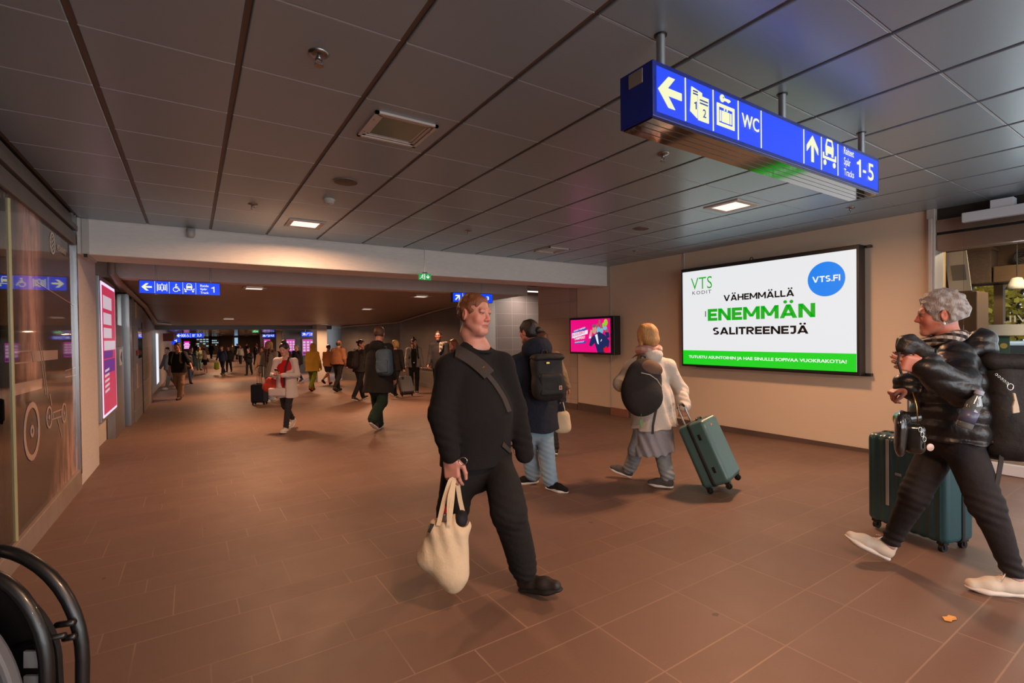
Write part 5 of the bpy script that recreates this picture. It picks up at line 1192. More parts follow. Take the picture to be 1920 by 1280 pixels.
            t = .006; e((0, -.03, .0), (.080+t, .083+t, .085)); e((0, .12, -.02), (.1, .11, .12), .01, 's'); e((0, .0, .10), (.068, .095, .065), .02, 's')
        return solid(name, S, m, p.root, res or min(p.res, .006))
# ================================================================== the people
from mathutils.bvhtree import BVHTree
def pj(D0, **k): return {n: at(v[0], v[1], D0+(v[2] if len(v) > 2 else 0)) for n, v in k.items()}
def grounded(J, **k):
    for q, (x, y, h) in k.items(): d = ray(x, y); J['an'+q] = CP+d*(-(CAMZ-h)/(d[2]+SL*d[1]))
def cdir(r, u, f): return CR*r+CU*u+CF*f
def bvh(objs):
    V = []; F = []
    for o in objs:
        b = len(V); off = Vector(ORG[o.name]); V += [v.co+off for v in o.data.vertices]; F += [tuple(b+i for i in p.vertices) for p in o.data.polygons]
    return BVHTree.FromPolygons(V, F)
def drape(tree, pts, lift=.006, n=8, far=None):
    """points of a strap lying on a garment, found by looking from the camera's side"""
    P = []
    Q = [np.array(p, float) for p in pts]
    for i in range(len(Q)-1):
        for t in np.linspace(0, 1, n, endpoint=False): P.append(Q[i]*(1-t)+Q[i+1]*t)
    P.append(Q[-1]); out = []
    for q in P:
        d = nrm(ray(*q[:2])); hit = tree.ray_cast(Vector(CP), Vector(d))
        if hit[0] is not None: out.append(np.array(hit[0])+np.array(hit[1])*lift); 
    return out
def drape_band(mb, tree, pts, wpx, lift=.006, th=.006, n=7, m=5, k=3):
    """a woven band lying on a garment: rows of points across its width, each resting on the cloth"""
    Q = [np.array(p, float) for p in pts]; C = []
    for i in range(len(Q)-1): C += [Q[i]*(1-t)+Q[i+1]*t for t in np.linspace(0, 1, n, endpoint=False)]
    C.append(Q[-1]); rows = []
    for i, c in enumerate(C):
        d = nrm(C[min(i+1, len(C)-1)]-C[max(i-1, 0)]); pn = np.array([-d[1], d[0]]); r = []
        for j in range(m):
            q = c+pn*wpx*(j/(m-1)-.5); h = tree.ray_cast(Vector(CP), Vector(nrm(ray(*q)))); r.append(None if h[0] is None else (np.array(h[0]), np.array(h[1])))
        if all(x is not None for x in r): rows.append(r)
    A = np.array([[x[0] for x in r] for r in rows]); Nn = np.array([[x[1] for x in r] for r in rows])
    for _ in range(k):
        A[1:-1] = (A[:-2]+2*A[1:-1]+A[2:])/4; Nn[1:-1] = (Nn[:-2]+2*Nn[1:-1]+Nn[2:])/4; Nn[:, 1:-1] = (Nn[:, :-2]+2*Nn[:, 1:-1]+Nn[:, 2:])/4
    Nn /= np.linalg.norm(Nn, axis=2, keepdims=True); a, b = len(A), m; T = A+Nn*(lift+th); L_ = A+Nn*(lift-.004); V = np.concatenate([T.reshape(-1, 3), L_.reshape(-1, 3)]); F = []; o = a*b
    for i in range(a-1):
        for j in range(b-1): q = (i*b+j, i*b+j+1, (i+1)*b+j+1, (i+1)*b+j); F.append(q); F.append(tuple(o+z for z in q[::-1]))
        F.append((i*b, (i+1)*b, o+(i+1)*b, o+i*b)); F.append((i*b+b-1, o+i*b+b-1, o+(i+1)*b+b-1, (i+1)*b+b-1))
    for i in (0, a-1):
        for j in range(b-1): F.append((i*b+j, o+i*b+j, o+i*b+j+1, i*b+j+1) if i == 0 else (i*b+j, i*b+j+1, o+i*b+j+1, o+i*b+j))
    return mb.add(V, F)
def smooth_pts(P, k=2):
    P = [np.array(p) for p in P]
    for _ in range(k): P = [P[0]]+[(P[i-1]+2*P[i]+P[i+1])/4 for i in range(1, len(P)-1)]+[P[-1]]
    return P
def ribbon(mb, P, w, th, nrmf):
    """flat webbing: P centre line, w width, th thickness, nrmf(point) outward direction"""
    P = [np.array(p, float) for p in P]; V = []; n = len(P)
    for i in range(n):
        d = nrm(P[min(i+1, n-1)]-P[max(i-1, 0)]); nn = nrmf(P[i]); nn = nrm(nn-d*(nn@d)); s = np.cross(d, nn)
        V += [P[i]+s*w/2+nn*th/2, P[i]-s*w/2+nn*th/2, P[i]-s*w/2-nn*th/2, P[i]+s*w/2-nn*th/2]
    F = [(3, 2, 1, 0), tuple(4*(n-1)+k for k in range(4))]
    for i in range(n-1):
        for k in range(4): F.append((4*i+k, 4*i+(k+1) % 4, 4*i+4+(k+1) % 4, 4*i+4+k))
    return mb.add(V, F)
def fk(px, py, h, yaw, legs=(20, 8, -18, 20), arms=((-15, 8, 15), (15, 8, 15)), lean=3, head=0, nod=0, g=None):
    """a walking pose; yaw 0 faces the camera, 90 faces picture right, 180 walks away; angles in degrees (hip flex, knee bend; shoulder flex, spread, elbow)"""
    s = h/1.75; rd = math.radians; G = floor_at(px, py) if g is None else g
    Fh = nrm(CF*np.array([1, 1, 0])); Rh = nrm(CR*np.array([1, 1, 0])); Z = np.array([0, 0, 1.])
    ff = Rh*math.sin(rd(yaw))-Fh*math.cos(rd(yaw)); rr = np.cross(ff, Z); J = {}
    pe = np.zeros(3); up = nrm(Z+ff*math.tan(rd(lean)))
    J['pe'] = pe+Z*.03*s; J['ch'] = pe+up*.33*s; J['nk'] = pe+up*.53*s; J['f'] = ff
    hd_yaw = rd(yaw+head); hf = Rh*math.sin(hd_yaw)-Fh*math.cos(hd_yaw); hf = nrm(hf-Z*math.tan(rd(nod))); J['hf'] = hf; J['hu'] = nrm(Z+hf*math.tan(rd(nod))*.8)
    J['hd'] = J['nk']+Z*.195*s+ff*.035*s+hf*.01*s
    for q, sg, (hip, kn), (fl, ab, el) in (('L', -1, legs[:2], arms[0]), ('R', 1, legs[2:], arms[1])):
        J['hp'+q] = pe+rr*sg*.092*s; a = rd(hip); d = ff*math.sin(a)-Z*math.cos(a); J['kn'+q] = J['hp'+q]+d*.425*s+rr*sg*.0
        a2 = rd(hip-kn); d2 = ff*math.sin(a2)-Z*math.cos(a2); J['an'+q] = J['kn'+q]+d2*.425*s-rr*sg*.015*s
        tp = rd(max(-35, min(30, (hip-kn)*.8))); J['to'+q] = nrm(ff*math.cos(tp)+Z*math.sin(tp)+rr*sg*.12)
        J['sh'+q] = J['nk']-up*.045*s+rr*sg*.178*s; b = rd(fl); d = nrm(ff*math.sin(b)*math.cos(rd(ab))-Z*math.cos(b)*math.cos(rd(ab))+rr*sg*math.sin(rd(ab))); J['el'+q] = J['sh'+q]+d*.285*s
        e = nrm(np.cross(rr, d)); c = rd(el); d2 = nrm(d*math.cos(c)+(ff-d*(ff@d))*math.sin(c)-rr*sg*math.sin(c)*.25); J['wr'+q] = J['el'+q]+d2*.25*s; J['hd'+q] = d2
    low = min(J['anL'][2], J['anR'][2])-.078*s; c = (J['anL']+J['anR'])/2
    sh = np.array([G[0]-c[0], G[1]-c[1], G[2]-low])
    for k in J:
        if k not in ('f', 'hf', 'hu', 'toL', 'toR', 'hdL', 'hdR'): J[k] = J[k]+sh
    return J
def bag_pack(name, label, P, m, size=(.30, .15, .44), off=(0, 0, .0), tilt=0., res=.01, pocket=True, flap=False, straps=True, strap_m=None, cat='backpack', group=None, gap=.16, both=True, side=0, rounded=False):
    """a backpack on a person's back, its own thing"""
    s = P.s; r, f, u = P.r, P.f, P.up; c = P.J['ch']-u*.06*s-f*(gap*s+size[1]/2)+r*off[0]+f*off[1]+u*off[2]
    if tilt: r, u = r*math.cos(tilt)+u*math.sin(tilt), u*math.cos(tilt)-r*math.sin(tilt)
    R = np.array([r, f, u]); w, d, h = size[0]/2, size[1]/2, size[2]/2
    t = thing(name, label, cat, tuple(c-u*h), group)
    S = Sdf(); S.ell(c+u*h*.05, (w*1.08, d*1.1, h*1.06), R, .03) if rounded else S.box(c, (w, d, h), R, min(w, d)*.8, .03); S.ell(c-u*h*.35-f*d*.3, (w*1.04, d*1.25, h*.65), R, .05); S.noise(.006, 24, 4)
    solid('main_compartment', S, m, t, res)
    if pocket:
        S = Sdf(); S.box(c-u*h*.32-f*d*1.0, (w*.76, d*.42, h*.48), R, .03, .03); S.noise(.004, 30, 6); solid('front_pocket', S, m, t, res)
    if flap:
        S = Sdf(); S.box(c+u*h*.88-f*.01, (w*1.06, d*1.18, h*.16), R, .05, .03); S.noise(.006, 26, 8); solid('top_flap', S, m, t, res)
    S = Sdf(); S.chain([c+u*h*.95+f*d*.6+r*.04, c+u*(h+.045)+f*d*.6+r*.02, c+u*(h+.045)+f*d*.6-r*.02, c+u*h*.95+f*d*.6-r*.04], [.008]*4, .006); solid('grab_handle', S, strap_m or m, t, min(res, .008))
    if straps:
        for q, sg in (('L', -1), ('R', 1)):
            if not both and sg != side: continue
            sh = P.J['sh'+q]*.62+P.J['nk']*.38; pts = [c+u*h*.75+f*d+r*sg*w*.45, sh+u*.062*s-f*.05*s, sh+u*.055*s+f*.06*s, P.J['ch']+r*sg*.13*s+f*.165*s-u*.05*s, P.J['ch']+r*sg*.165*s+f*.05*s-u*.17*s, c-u*h*.7+f*d*.9+r*sg*w*.8]
            Q = []
            for i in range(len(pts)-1):
                for k in range(6): Q.append(pts[i]+(pts[i+1]-pts[i])*k/6)
            Q = smooth_pts(Q+[pts[-1]], 4); mb = MB(); ctr = P.J['ch']-u*.02
            ribbon(mb, Q, .055*s, .012*s, lambda p: nrm(p-ctr)); mb.build('shoulder_strap', strap_m or m, t, smooth=True, sharp=.9)
    return t, (c, r, f, u)

BLACK = cloth('black_knit', '#121010', .95, (260, .35), wr=.25)
BLACKT = cloth('black_twill', '#161413', .9, (320, .2), wr=.45)
BLACKS = mat('black_shoe_leather', '#191514', .6, bump=(50, .3, .004), var=(9, '#2a2320')); SOLEB = mat('black_sole', '#0e0d0c', .7)
WSOLE = mat('white_sole', '#cfc6ba', .6); CANVAS = cloth('natural_canvas', '#cdb899', .9, (300, .3), var=(5, '#bda685'), wr=.4)
PACKB = cloth('black_backpack_fabric', '#1d1b1a', .7, (260, .25), wr=.4, spec=.4); STRAP = mat('dark_webbing', '#2d2724', .85, bump=(300, .3))
GOLDM = mat('golden_metal', '#b09050', .3, metal=1); SILV = mat('silver_metal', '#b9b6b0', .25, metal=1)

# ------------------------------------------------------------------ the man in black, walking past with a canvas bag
J = pj(2.85, hd=(890, 589), nk=(894, 645, .03), ch=(886, 722, .0), pe=(893, 832, .02), shR=(842, 692, -.10), shL=(937, 684, .12), elR=(829, 775, -.16), wrR=(845, 856, -.22), elL=(964, 765, .16), wrL=(976, 818, .12),
       hpR=(868, 845, -.05), hpL=(922, 845, .07), knR=(850, 955, -.02), anR=(836, 1050, .30), knL=(957, 960, -.17), anL=(981, 1083, -.02))
J.update(f=cdir(.60, 0, -.80), hf=cdir(.80, -.05, -.60), hu=cdir(.04, 1, 0), toR=cdir(.55, -.35, -.6), toL=cdir(.80, .22, -.55))
grounded(J, L=(981, 1080, .092), R=(826, 1036, .13))
P = Person('man', J, .985, 1.2, '#b07a69', 'man in black sweater walking with a canvas tote bag, centre front', res=.007, lips='#9a4f45', brow='#7d4a30')
P.head(1.06, True, .0).torso().arm('R').arm('L')
P.B.ell(P.H(0, .030, -.112), np.array([.036, .032, .016])*1.0, np.array([P.hr, P.hf, P.hu]), .03)        # full chin
P.hand('R', cdir(.10, -1, -.05), cdir(.30, -.1, .95), cdir(.95, .05, -.25), .42, .25, s=1.14); P.hand('L', J['wrL']-J['elL'], cdir(-.5, 0, .4), cdir(.6, 0, -.6), 1.25, .9, s=.9)
zt = J['wrR'][2]; P.finish(.007, [(J['hd'][2]-.17, J['hd'][2]+.16, .003), (zt-.20, zt+.01, .0035)])
hero_top = P.top(BLACK, .022, .11, .0, (.080, .073, .052), .93, 1.26, (.006, 20), 0, None, 'sweater', .007, neckcut=.006, sleeveL=1.62, ring=True)
hero_tr = P.trousers(BLACKT, .108, .088, .074, .84, 1.06, -.12, .007, (.008, 24))
P.hair(m_hair('short_ginger_hair', '#5d3620', '#7b4a2c', (1, 1, .3), 190), 'short', .8, .0035, noise=(.003, 90))
P.shoe('L', BLACKS, SOLEB, .30, .05, 'walking_boot', width=.052, res=.005, toe_h=.036, sole_h=.034); P.shoe('R', BLACKS, SOLEB, .30, .05, 'walking_boot', width=.052, res=.006, toe_h=.036, sole_h=.034)
mb = MB(); e1, e2, d_ = frame(J['wrR']-J['elR']); q = J['wrR']-d_*.004
mb.tube([q+d_*.012*math.sin(a)*.0+cdir(.07, -.02, -.03)+cdir(.022, 0, 0)*math.cos(a)+cdir(0, .020, 0)*math.sin(a) for a in np.linspace(0, 6.28, 20, endpoint=False)], .0022, 6, closed=True); mb.build('silver_bracelet', SILV, P.root, smooth=True)
T = bvh([hero_top, hero_tr])
t = thing('sling_bag', 'dark grey sling bag strap worn across the chest of the man in black', 'bag', tuple(at(880, 680, 2.7)))
cn = lambda p: nrm(np.array([p[0], p[1], 0])-np.array([J['ch'][0], J['ch'][1], 0]))+np.array([0, 0, .5*(p[2] > J['nk'][2]-.05)])
mb = MB(); drape_band(mb, T, [(838, 655), (858, 662), (884, 676), (904, 693), (914, 704)], 22, .008, .010); mb.build('shoulder_pad', cloth('dark_grey_pad', '#332c28', .85, (240, .4)), t, smooth=True, sharp=.9)
mb = MB(); drape_band(mb, T, [(908, 698), (925, 718), (943, 746), (953, 772)], 8, .006, .004); mb.build('strap', STRAP, t, smooth=True, sharp=.9)
q = drape(T, [(902, 691), (903, 692)], .016, 2)[0]; mb = MB(); ribbon(mb, [q-CR*.012+CU*.004, q, q+CR*.012+CU*.006], .008, .003, cn); mb.build('stitched_emblem', GOLDM, t)
q = smooth_pts(drape(T, [(941, 832), (955, 846)], .006, 5), 1); mb = MB(); ribbon(mb, q, .028, .006, cn); mb.build('bag_corner', cloth('dark_grey_pad', '#2e2926'), t, smooth=True, sharp=.9)
# canvas tote in his right hand
B0 = 2.62
t = thing('tote_bag', 'off white canvas tote bag carried by the man in black', 'bag', tuple(at(845, 1100, B0)))
S = Sdf(); px_ = lambda x, y, d=0: at(x, y, B0+d)
for a, b, ra, rb in (((835, 985), (866, 985), .045, .045), ((822, 1000), (812, 1045), .06, .066), ((858, 1000), (858, 1075), .058, .056), ((812, 1045), (846, 1082), .064, .062), ((840, 1000), (840, 1060), .085, .095), ((816, 1040), (805, 1048), .055, .042), ((846, 1083), (848, 1096), .052, .030)): S.cap(px_(*a), px_(*b), ra, rb, .05, flat=CF, ff=.75)
S.half(nrm(CU+CR*.05), px_(845, 962)); S.cap(px_(833, 965), px_(833, 955), .035, .04, .01, 's', flat=CF, ff=2.2); S.cap(px_(866, 972), px_(868, 955), .036, .045, .01, 's', flat=CF, ff=2.2)
S.fold(lambda x, y, z: .0045*np.sin((x*CR[0]+y*CR[1])*85+z*24)*np.clip((z-px_(840, 1060)[2])*5, 0, 1)); S.noise(.005, 22, 3)
bag = solid('bag_body', S, CANVAS, t, .005)
hx = J['wrR']+cdir(.012, -.115, .0)
def strip(pts, w=.024):
    mb = MB(); Q = []
    for i in range(len(pts)-1):
        for k in range(5): Q.append(pts[i]+(pts[i+1]-pts[i])*k/5)
    ribbon(mb, smooth_pts(Q+[pts[-1]], 2), w, .004, lambda p: -CF+CR*.15); return mb
strip([px_(822, 985, -.05), px_(833, 935, -.03), hx+CF*-.025-CR*.01, hx+CF*-.02+CR*.012, px_(842, 935, -.05), px_(842, 985, -.075)]).build('carry_handle', CANVAS, t, smooth=True, sharp=.9)
strip([px_(842, 985, -.075), px_(848, 935, -.05), hx+CF*.005+CR*.004-CU*.004, hx+CF*.01+CR*.02-CU*.002, px_(862, 935, .03), px_(874, 985, .03)]).build('carry_handle', CANVAS, t, smooth=True, sharp=.9)
TB = bvh([bag]); q = smooth_pts(drape(TB, [(811, 982), (809, 990), (806, 998)], .002, 4), 1); mb = MB(); ribbon(mb, q, .022, .003, lambda p: -CF); mb.build('printed_logo', mat('black_print', '#15120f', .7), t)
tb = thing('drink_bottle', 'drink bottle with red cap sticking out of the canvas tote', 'bottle', tuple(px_(830, 985)))
c0 = px_(831, 984, -.015); MB().lathe([(.028, -.05), (.030, -.02), (.030, .0), (.013, .055), (.013, .07)], c0, 18, nrm(CU+CR*.05)).build('bottle_body', mat('clear_brown_bottle', '#5a4638', .12, coat=1), tb, smooth=True)
MB().lathe([(.0165, .068), (.0175, .07), (.0175, .093), (.014, .098), (.003, .1)], c0, 20, nrm(CU+CR*.05)).build('bottle_cap', mat('red_cap', '#c4182a', .35), tb, smooth=True, sharp=.6)
S = Sdf(); S.ell(px_(860, 968, .02), (.045, .045, .04), None, .02).ell(px_(866, 975, -.02), (.03, .03, .03), None, .03); S.noise(.008, 50, 3)
tag(solid('folded_cloth', S, cloth('dark_navy_cloth', '#1d1c24', .8), None, .006), 'dark navy cloth stuffed into the canvas tote', 'cloth')

# ------------------------------------------------------------------ the grey haired woman at the right
J = pj(2.80, hd=(1762, 590), nk=(1785, 646, .03), ch=(1788, 705, .02), pe=(1784, 800, .02), shL=(1795, 676, -.15), shR=(1772, 676, .18), elL=(1800, 731, -.33), wrL=(1733, 686, -.36), elR=(1742, 738, .18), wrR=(1700, 722, .10),
       hpL=(1796, 815, -.07), hpR=(1772, 815, .10), knL=(1848, 946, -.12), anL=(1908, 1086, -.19), knR=(1716, 925, .14), anR=(1668, 1024, .25))
J.update(f=cdir(-.90, -.05, .42), hf=cdir(-.84, -.04, .54), hu=cdir(-.05, 1, 0), toL=cdir(-.94, -.02, .30), toR=cdir(-.86, .42, .28))
grounded(J, L=(1908, 1088, .085), R=(1666, 1024, .105))
P = Person('woman', J, .99, 1.02, '#b77764', 'grey haired woman in black puffer jacket striding left with a large backpack', res=.007, brow='#6a5a50')
P.head().torso().arm('L').arm('R'); P.hand('L', cdir(-1, .18, .05), cdir(.0, .25, .95), cdir(.1, 1, -.2), .75, .5, s=1.05); P.hand('R', cdir(-.7, -.5, .2), cdir(.3, -.8, 0), cdir(-.4, .6, -.3), 1., .5)
P.finish(.007, [(J['wrL'][2]-.08, J['hd'][2]+.16, .0035)])
PUFF = cloth('black_puffer_nylon', '#121011', .40, (150, .1), wr=.5, spec=.5)
puff = lambda S: S.fold(lambda x, y, z: -.011*np.abs(np.sin(z*34+x*6)))
P.top(PUFF, .034, .06, .0, (.080, .076, .060), .97, 1.02, (.006, 30), .03, 1.15, 'puffer_jacket', .006, extra=puff, folds=False)
P.trousers(cloth('dark_grey_denim', '#2a2627', .85, (300, .3), var=(14, '#211e1f'), wr=.4), .100, .074, .052, .86, 1.0, -.04, .006, (.004, 30))
P.hair(m_hair('grey_hair', '#6f6a67', '#b1aaa5', (1, 1, .35), 130), 'short', 3.0, .0035, noise=(.005, 105))
S = Sdf(); nk = J['nk']; S.chain([P.H(0, -.012-.086*math.cos(a), -.138+.022*math.cos(a))+P.hr*math.sin(a)*.086 for a in np.linspace(-3.0, 3.0, 15)], [.024]*15, .02); S.noise(.004, 40, 2); solid('scarf', S, plaid('black_white_check', ('#171514', '#b9b0a6', '#4b4541'), 26), P.root, .005)
SNK = mat('white_sneaker_mesh', '#cfc3b2', .7, bump=(260, .4, .003), var=(5, '#bfb2a0')); LACE = mat('cream_laces', '#d6ccbd', .8)
P.shoe('L', SNK, WSOLE, .285, .0, 'sneaker', sole_h=.038, width=.046, res=.0045, laces=LACE); P.shoe('R', SNK, WSOLE, .285, .0, 'sneaker', sole_h=.038, width=.046, res=.0045, laces=LACE)
for q in 'LR': S = Sdf(); k_ = nrm(J['kn'+q]-J['an'+q]); S.cap(J['an'+q]-k_*.04, J['an'+q]+k_*.034, .037, .036, .01); solid('ankle_sock', S, cloth('pale_lilac_sock', '#b9b2b8', .9), P.root, .005)
mb = MB(); q = P.H(-.088, -.004, -.052); mb.ball(q, .008).tube([q+P.hu*.006, q+P.hu*.013], .002, 6); mb.build('earring', mat('pearl', '#d8d4cc', .15), P.root, smooth=True)
t, (c, r, f, u) = bag_pack('backpack', 'large black backpack with keyring worn by the grey haired woman', P, PACKB, (.36, .24, .56), (0.0, .0, -.10), 0, .007, True, True, True, STRAP, gap=.09)
mb = MB(); q0 = at(1870, 697, 2.45)
for k in range(5): q = at(1868+5*k, 702+4*k, 2.50); mb.tube([q+CR*.007*math.cos(a)+CU*.005*math.sin(a) for a in np.linspace(0, 6.28, 10, endpoint=False)], .0016, 5, closed=True)
q = at(1894, 725, 2.50); mb.tube([q+CR*.016*math.cos(a)+CU*.016*math.sin(a) for a in np.linspace(0, 6.28, 18, endpoint=False)], .0025, 6, closed=True); mb.build('key_ring', SILV, t, smooth=True)
mb = MB(); mb.prism([(0, .0), (.012, -.002), (.03, -.07), (.034, -.10), (.0, -.105), (-.002, -.07), (.008, -.04)][::-1], at(1897, 736, 2.50), CR, CU, .008); mb.build('key_fob', mat('pale_fob', '#b5a58e', .6), t, bevel=.002)
mb = MB(); ribbon(mb, [at(1880, 835, 2.62), at(1876, 870, 2.62), at(1868, 915, 2.62)], .026, .004, lambda p: -CF); mb.build('hanging_strap', STRAP, t)
tb = thing('water_bottle', 'clear plastic water bottle with white cap in the side pocket of large backpack', 'bottle', tuple(at(1806, 800, 2.38)))
ax = nrm(at(1834, 738, 2.36)-at(1806, 800, 2.38)); b0 = at(1806, 802, 2.38); MB().lathe([(.028, 0), (.033, .01), (.033, .09), (.030, .10), (.033, .11), (.031, .13), (.014, .165), (.014, .175)], b0, 22, ax).build('bottle_body', mat('clear_plastic_bottle', '#3b4347', .1, coat=1, var=(14, '#6a7377')), tb, smooth=True)
MB().lathe([(.0335, .03), (.0338, .03), (.0338, .088), (.0335, .088)], b0, 22, ax).build('bottle_label', mat('teal_label', '#33545a', .4, var=(22, '#5b3f74')), tb, smooth=True); MB().lathe([(.017, .174), (.018, .176), (.018, .194), (.003, .196)], b0, 20, ax).build('bottle_cap', mat('pale_blue_cap', '#9aa6bd', .4), tb, smooth=True, sharp=.6)
# what she holds
S = Sdf(); S.ell(at(1708, 648, 2.44), (.060, .05, .052), None, .02).ell(at(1722, 655, 2.44), (.05, .045, .045), None, .03).ell(at(1700, 660, 2.44), (.03, .03, .03), None, .03); S.noise(.013, 30, 5); S.noise(.006, 75, 6)
t = thing('pouch', 'black drawstring pouch held at the chest by the grey haired woman', 'pouch', tuple(at(1710, 670, 2.44))); solid('pouch_body', S, cloth('black_satin', '#1f1d1c', .5, (120, .1), wr=.6, spec=.5), t, .005)
MB().tube([at(1686, 660, 2.42), at(1684, 680, 2.42), at(1690, 700, 2.42)], .006, 8).tube([at(1682, 676, 2.42), at(1678, 682, 2.42)], .004, 6).build('drawstring', STRAP, t, smooth=True)
t = thing('handbag', 'small glossy black handbag with rounded flap at the hip of the grey haired woman', 'handbag', tuple(at(1705, 855, 2.45)))
GL = mat('glossy_black_leather', '#15130f', .22, coat=.6); S = Sdf(); R = np.array([cdir(.55, 0, .83), CU, nrm(np.cross(cdir(.55, 0, .83), CU))]); cb = at(1712, 818, 2.50)
S.box(cb, (.10, .075, .042), R, .03, .02); solid('bag_body', S, GL, t, .005)
S = Sdf(); S.cap(at(1690, 800, 2.43), at(1688, 830, 2.43), .078, .070, .04, flat=cdir(.75, 0, -.66), ff=.36); S.cap(at(1690, 785, 2.46), at(1715, 782, 2.5), .035, .03, .03); solid('front_flap', S, GL, t, .005)
mb = MB()
for k in range(3): q = at(1725+4*k, 805+9*k, 2.40); mb.tube([q+CR*.008*math.cos(a)+CU*.012*math.sin(a) for a in np.linspace(0, 6.28, 12, endpoint=False)], .0022, 6, closed=True)
mb.build('chain', SILV, t, smooth=True); mb = MB(); mb.lathe([(.002, 0), (.018, .001), (.018, .005), (.002, .006)], at(1743, 838, 2.39), 20, -CF); mb.build('round_charm', mat('rosy_charm', '#a98d7c', .35, metal=.6), t, smooth=True, sharp=.5)
mb = MB(); mb.tube([at(1722, 800, 2.44), at(1718, 760, 2.42), at(1712, 735, 2.45)], .003, 6); mb.build('strap', GOLDM, t, smooth=True)

# ------------------------------------------------------------------ suitcases
def suitcase(name, label, base, ew, ed, eu, w, d, h, m, ribs, wheel_r=.028, handle=.35, band=None, stripes=None, res=None, badge=None, lean_contact=None):
    """base: middle of the underside; ew broad direction, ed thickness direction (front face at -ed), eu up the case"""
    ew, ed, eu = nrm(ew), nrm(ed), nrm(eu); c = np.array(base, float)+eu*h/2; R = np.array([ew, ed, eu]); t = thing(name, label, 'suitcase', tuple(base))
    S = Sdf(); S.box(c, (w/2, d/2, h/2), R, .045, .01)
    def rf(x, y, z):
        X = (x-c[0])*ew[0]+(y-c[1])*ew[1]+(z-c[2])*ew[2]; Y = (x-c[0])*ed[0]+(y-c[1])*ed[1]+(z-c[2])*ed[2]; Zz = (x-c[0])*eu[0]+(y-c[1])*eu[1]+(z-c[2])*eu[2]
        on = (np.abs(X) < w/2-.035)
        return .0028*np.sin(X*2*math.pi/ribs)*on*(np.abs(Zz) < h/2+.02)
    if ribs: S.fold(rf)
    solid('shell', S, m, t, res or .004)
    mb = MB(); z = h/2-.012; y = .012
    loop = []
    for sx, sz in ((1, 1), (-1, 1), (-1, -1), (1, -1)):
        for a in np.linspace(0, math.pi/2, 6):
            a2 = a+{(1, 1): 0, (-1, 1): math.pi/2, (-1, -1): math.pi, (1, -1): 3*math.pi/2}[(sx, sz)]
            loop.append(c+ew*(sx*(w/2-.042)+.045*math.cos(a2))+eu*(sz*(h/2-.042)+.045*math.sin(a2))+ed*.02)
    mb.tube(loop, (.016, .004), 8, closed=True, flat=ed); mb.build('zip_band', band or mat('black_zip', '#16120f', .7), t, smooth=True)
    for sx in (-1, 1):
        for sd in (-1, 1):
            q = c-eu*(h/2+wheel_r+.004)+ew*sx*(w/2-.05)+ed*sd*(d/2-.045)
            wf = MB().obox(q+eu*(wheel_r+.006), ew*.024, ed*.024, eu*.012).obox(q+eu*.012+ew*.018, ew*.003, ed*.012, eu*.02).obox(q+eu*.012-ew*.018, ew*.003, ed*.012, eu*.02).build('wheel_fork', BLACKM, t, bevel=.003)
            MB().cyl(q-ew*.013, q+ew*.013, wheel_r, seg=24).build('wheel', mat('black_wheel_rubber', '#0f0e0d', .5), wf, smooth=True, sharp=.6)
    if handle:
        hb = c+eu*h/2+ed*(d/2-.05); mb = MB(); k = .5
        pts = [hb-ew*w*.22-eu*.02, hb-ew*w*.22+eu*(handle-.03), hb-ew*(w*.22-.03)+eu*handle, hb+ew*(w*.22-.03)+eu*handle, hb+ew*w*.22+eu*(handle-.03), hb+ew*w*.22-eu*.02]
        mb.tube(pts, .0085, 10); mb.build('telescopic_handle', ALU, t, smooth=True, sharp=.9); mb = MB(); mb.tube([pts[1]+ew*.0, pts[2], pts[3], pts[4]], .012, 10); mb.build('grip', BLACKM, t, smooth=True, sharp=.9)
    mb = MB(); mb.tube([c+eu*(h/2-.002)-ew*.08-ed*.03, c+eu*(h/2+.02)-ew*.06-ed*.03, c+eu*(h/2+.02)+ew*.06-ed*.03, c+eu*(h/2-.002)+ew*.08-ed*.03], .009, 8); mb.build('carry_handle', BLACKM, t, smooth=True)
    for z in (-.26, .26): mb = MB().obox(c-ew*(w/2+.001)+eu*z*h-ed*.04, ew*.004, ed*.014, eu*.028); mb.build('side_latch', BLACKM, t, bevel=.004)
    if stripes:
        for x0, z0, z1 in stripes: MB().obox(c-ed*(d/2+.003)+ew*x0*w+eu*((z0+z1)/2*h), ew*.011, ed*.003, eu*((z1-z0)/2*h)).build('pale_strip', mat('pale_strip', '#a39c94', .4), t, bevel=.002)
    if badge: MB().obox(c-ed*(d/2+.002)+eu*h*badge[1]+ew*w*badge[0], ew*.022, ed*.002, eu*.010).build('badge', mat('badge_'+badge[2].strip('#'), badge[2], .4), t, bevel=.002)
    return t
TEAL = mat('dark_teal_shell', '#1f4a4f', .35, coat=.3, var=(2, '#1a4046')); GRN = mat('grey_green_shell', '#41615d', .38, coat=.25)
a_, b_ = np.array(floor_at(1626, 988)), np.array(floor_at(1772, 1040)); ew = (b_-a_)*np.array([1, 1, 0]); mid = (a_+b_)/2; ewn = nrm(ew); ed = np.cross((0, 0, 1), ewn); 
if ed@CF < 0: ed = -ed
suitcase('suitcase', 'dark teal ribbed upright suitcase behind the legs of the grey haired woman', (mid[0]+ed[0]*.14, mid[1]+ed[1]*.14, fz(mid[1])+.062), ewn, ed, (0, 0, 1), .54, .28, .66, TEAL, .062, .028, .50, stripes=[(-.20, -.27, .46), (.12, -.34, -.16)], badge=(-.06, .1, '#8d8a7e'))
hd_ = nrm(cdir(-.80, 0, .60)*np.array([1, 1, 0])); wd_ = nrm(cdir(.6, 0, .8)*np.array([1, 1, 0])); th = math.radians(24); eu = np.array([0, 0, 1])*math.cos(th)+hd_*math.sin(th); ed = hd_*math.cos(th)-np.array([0, 0, 1])*math.sin(th)
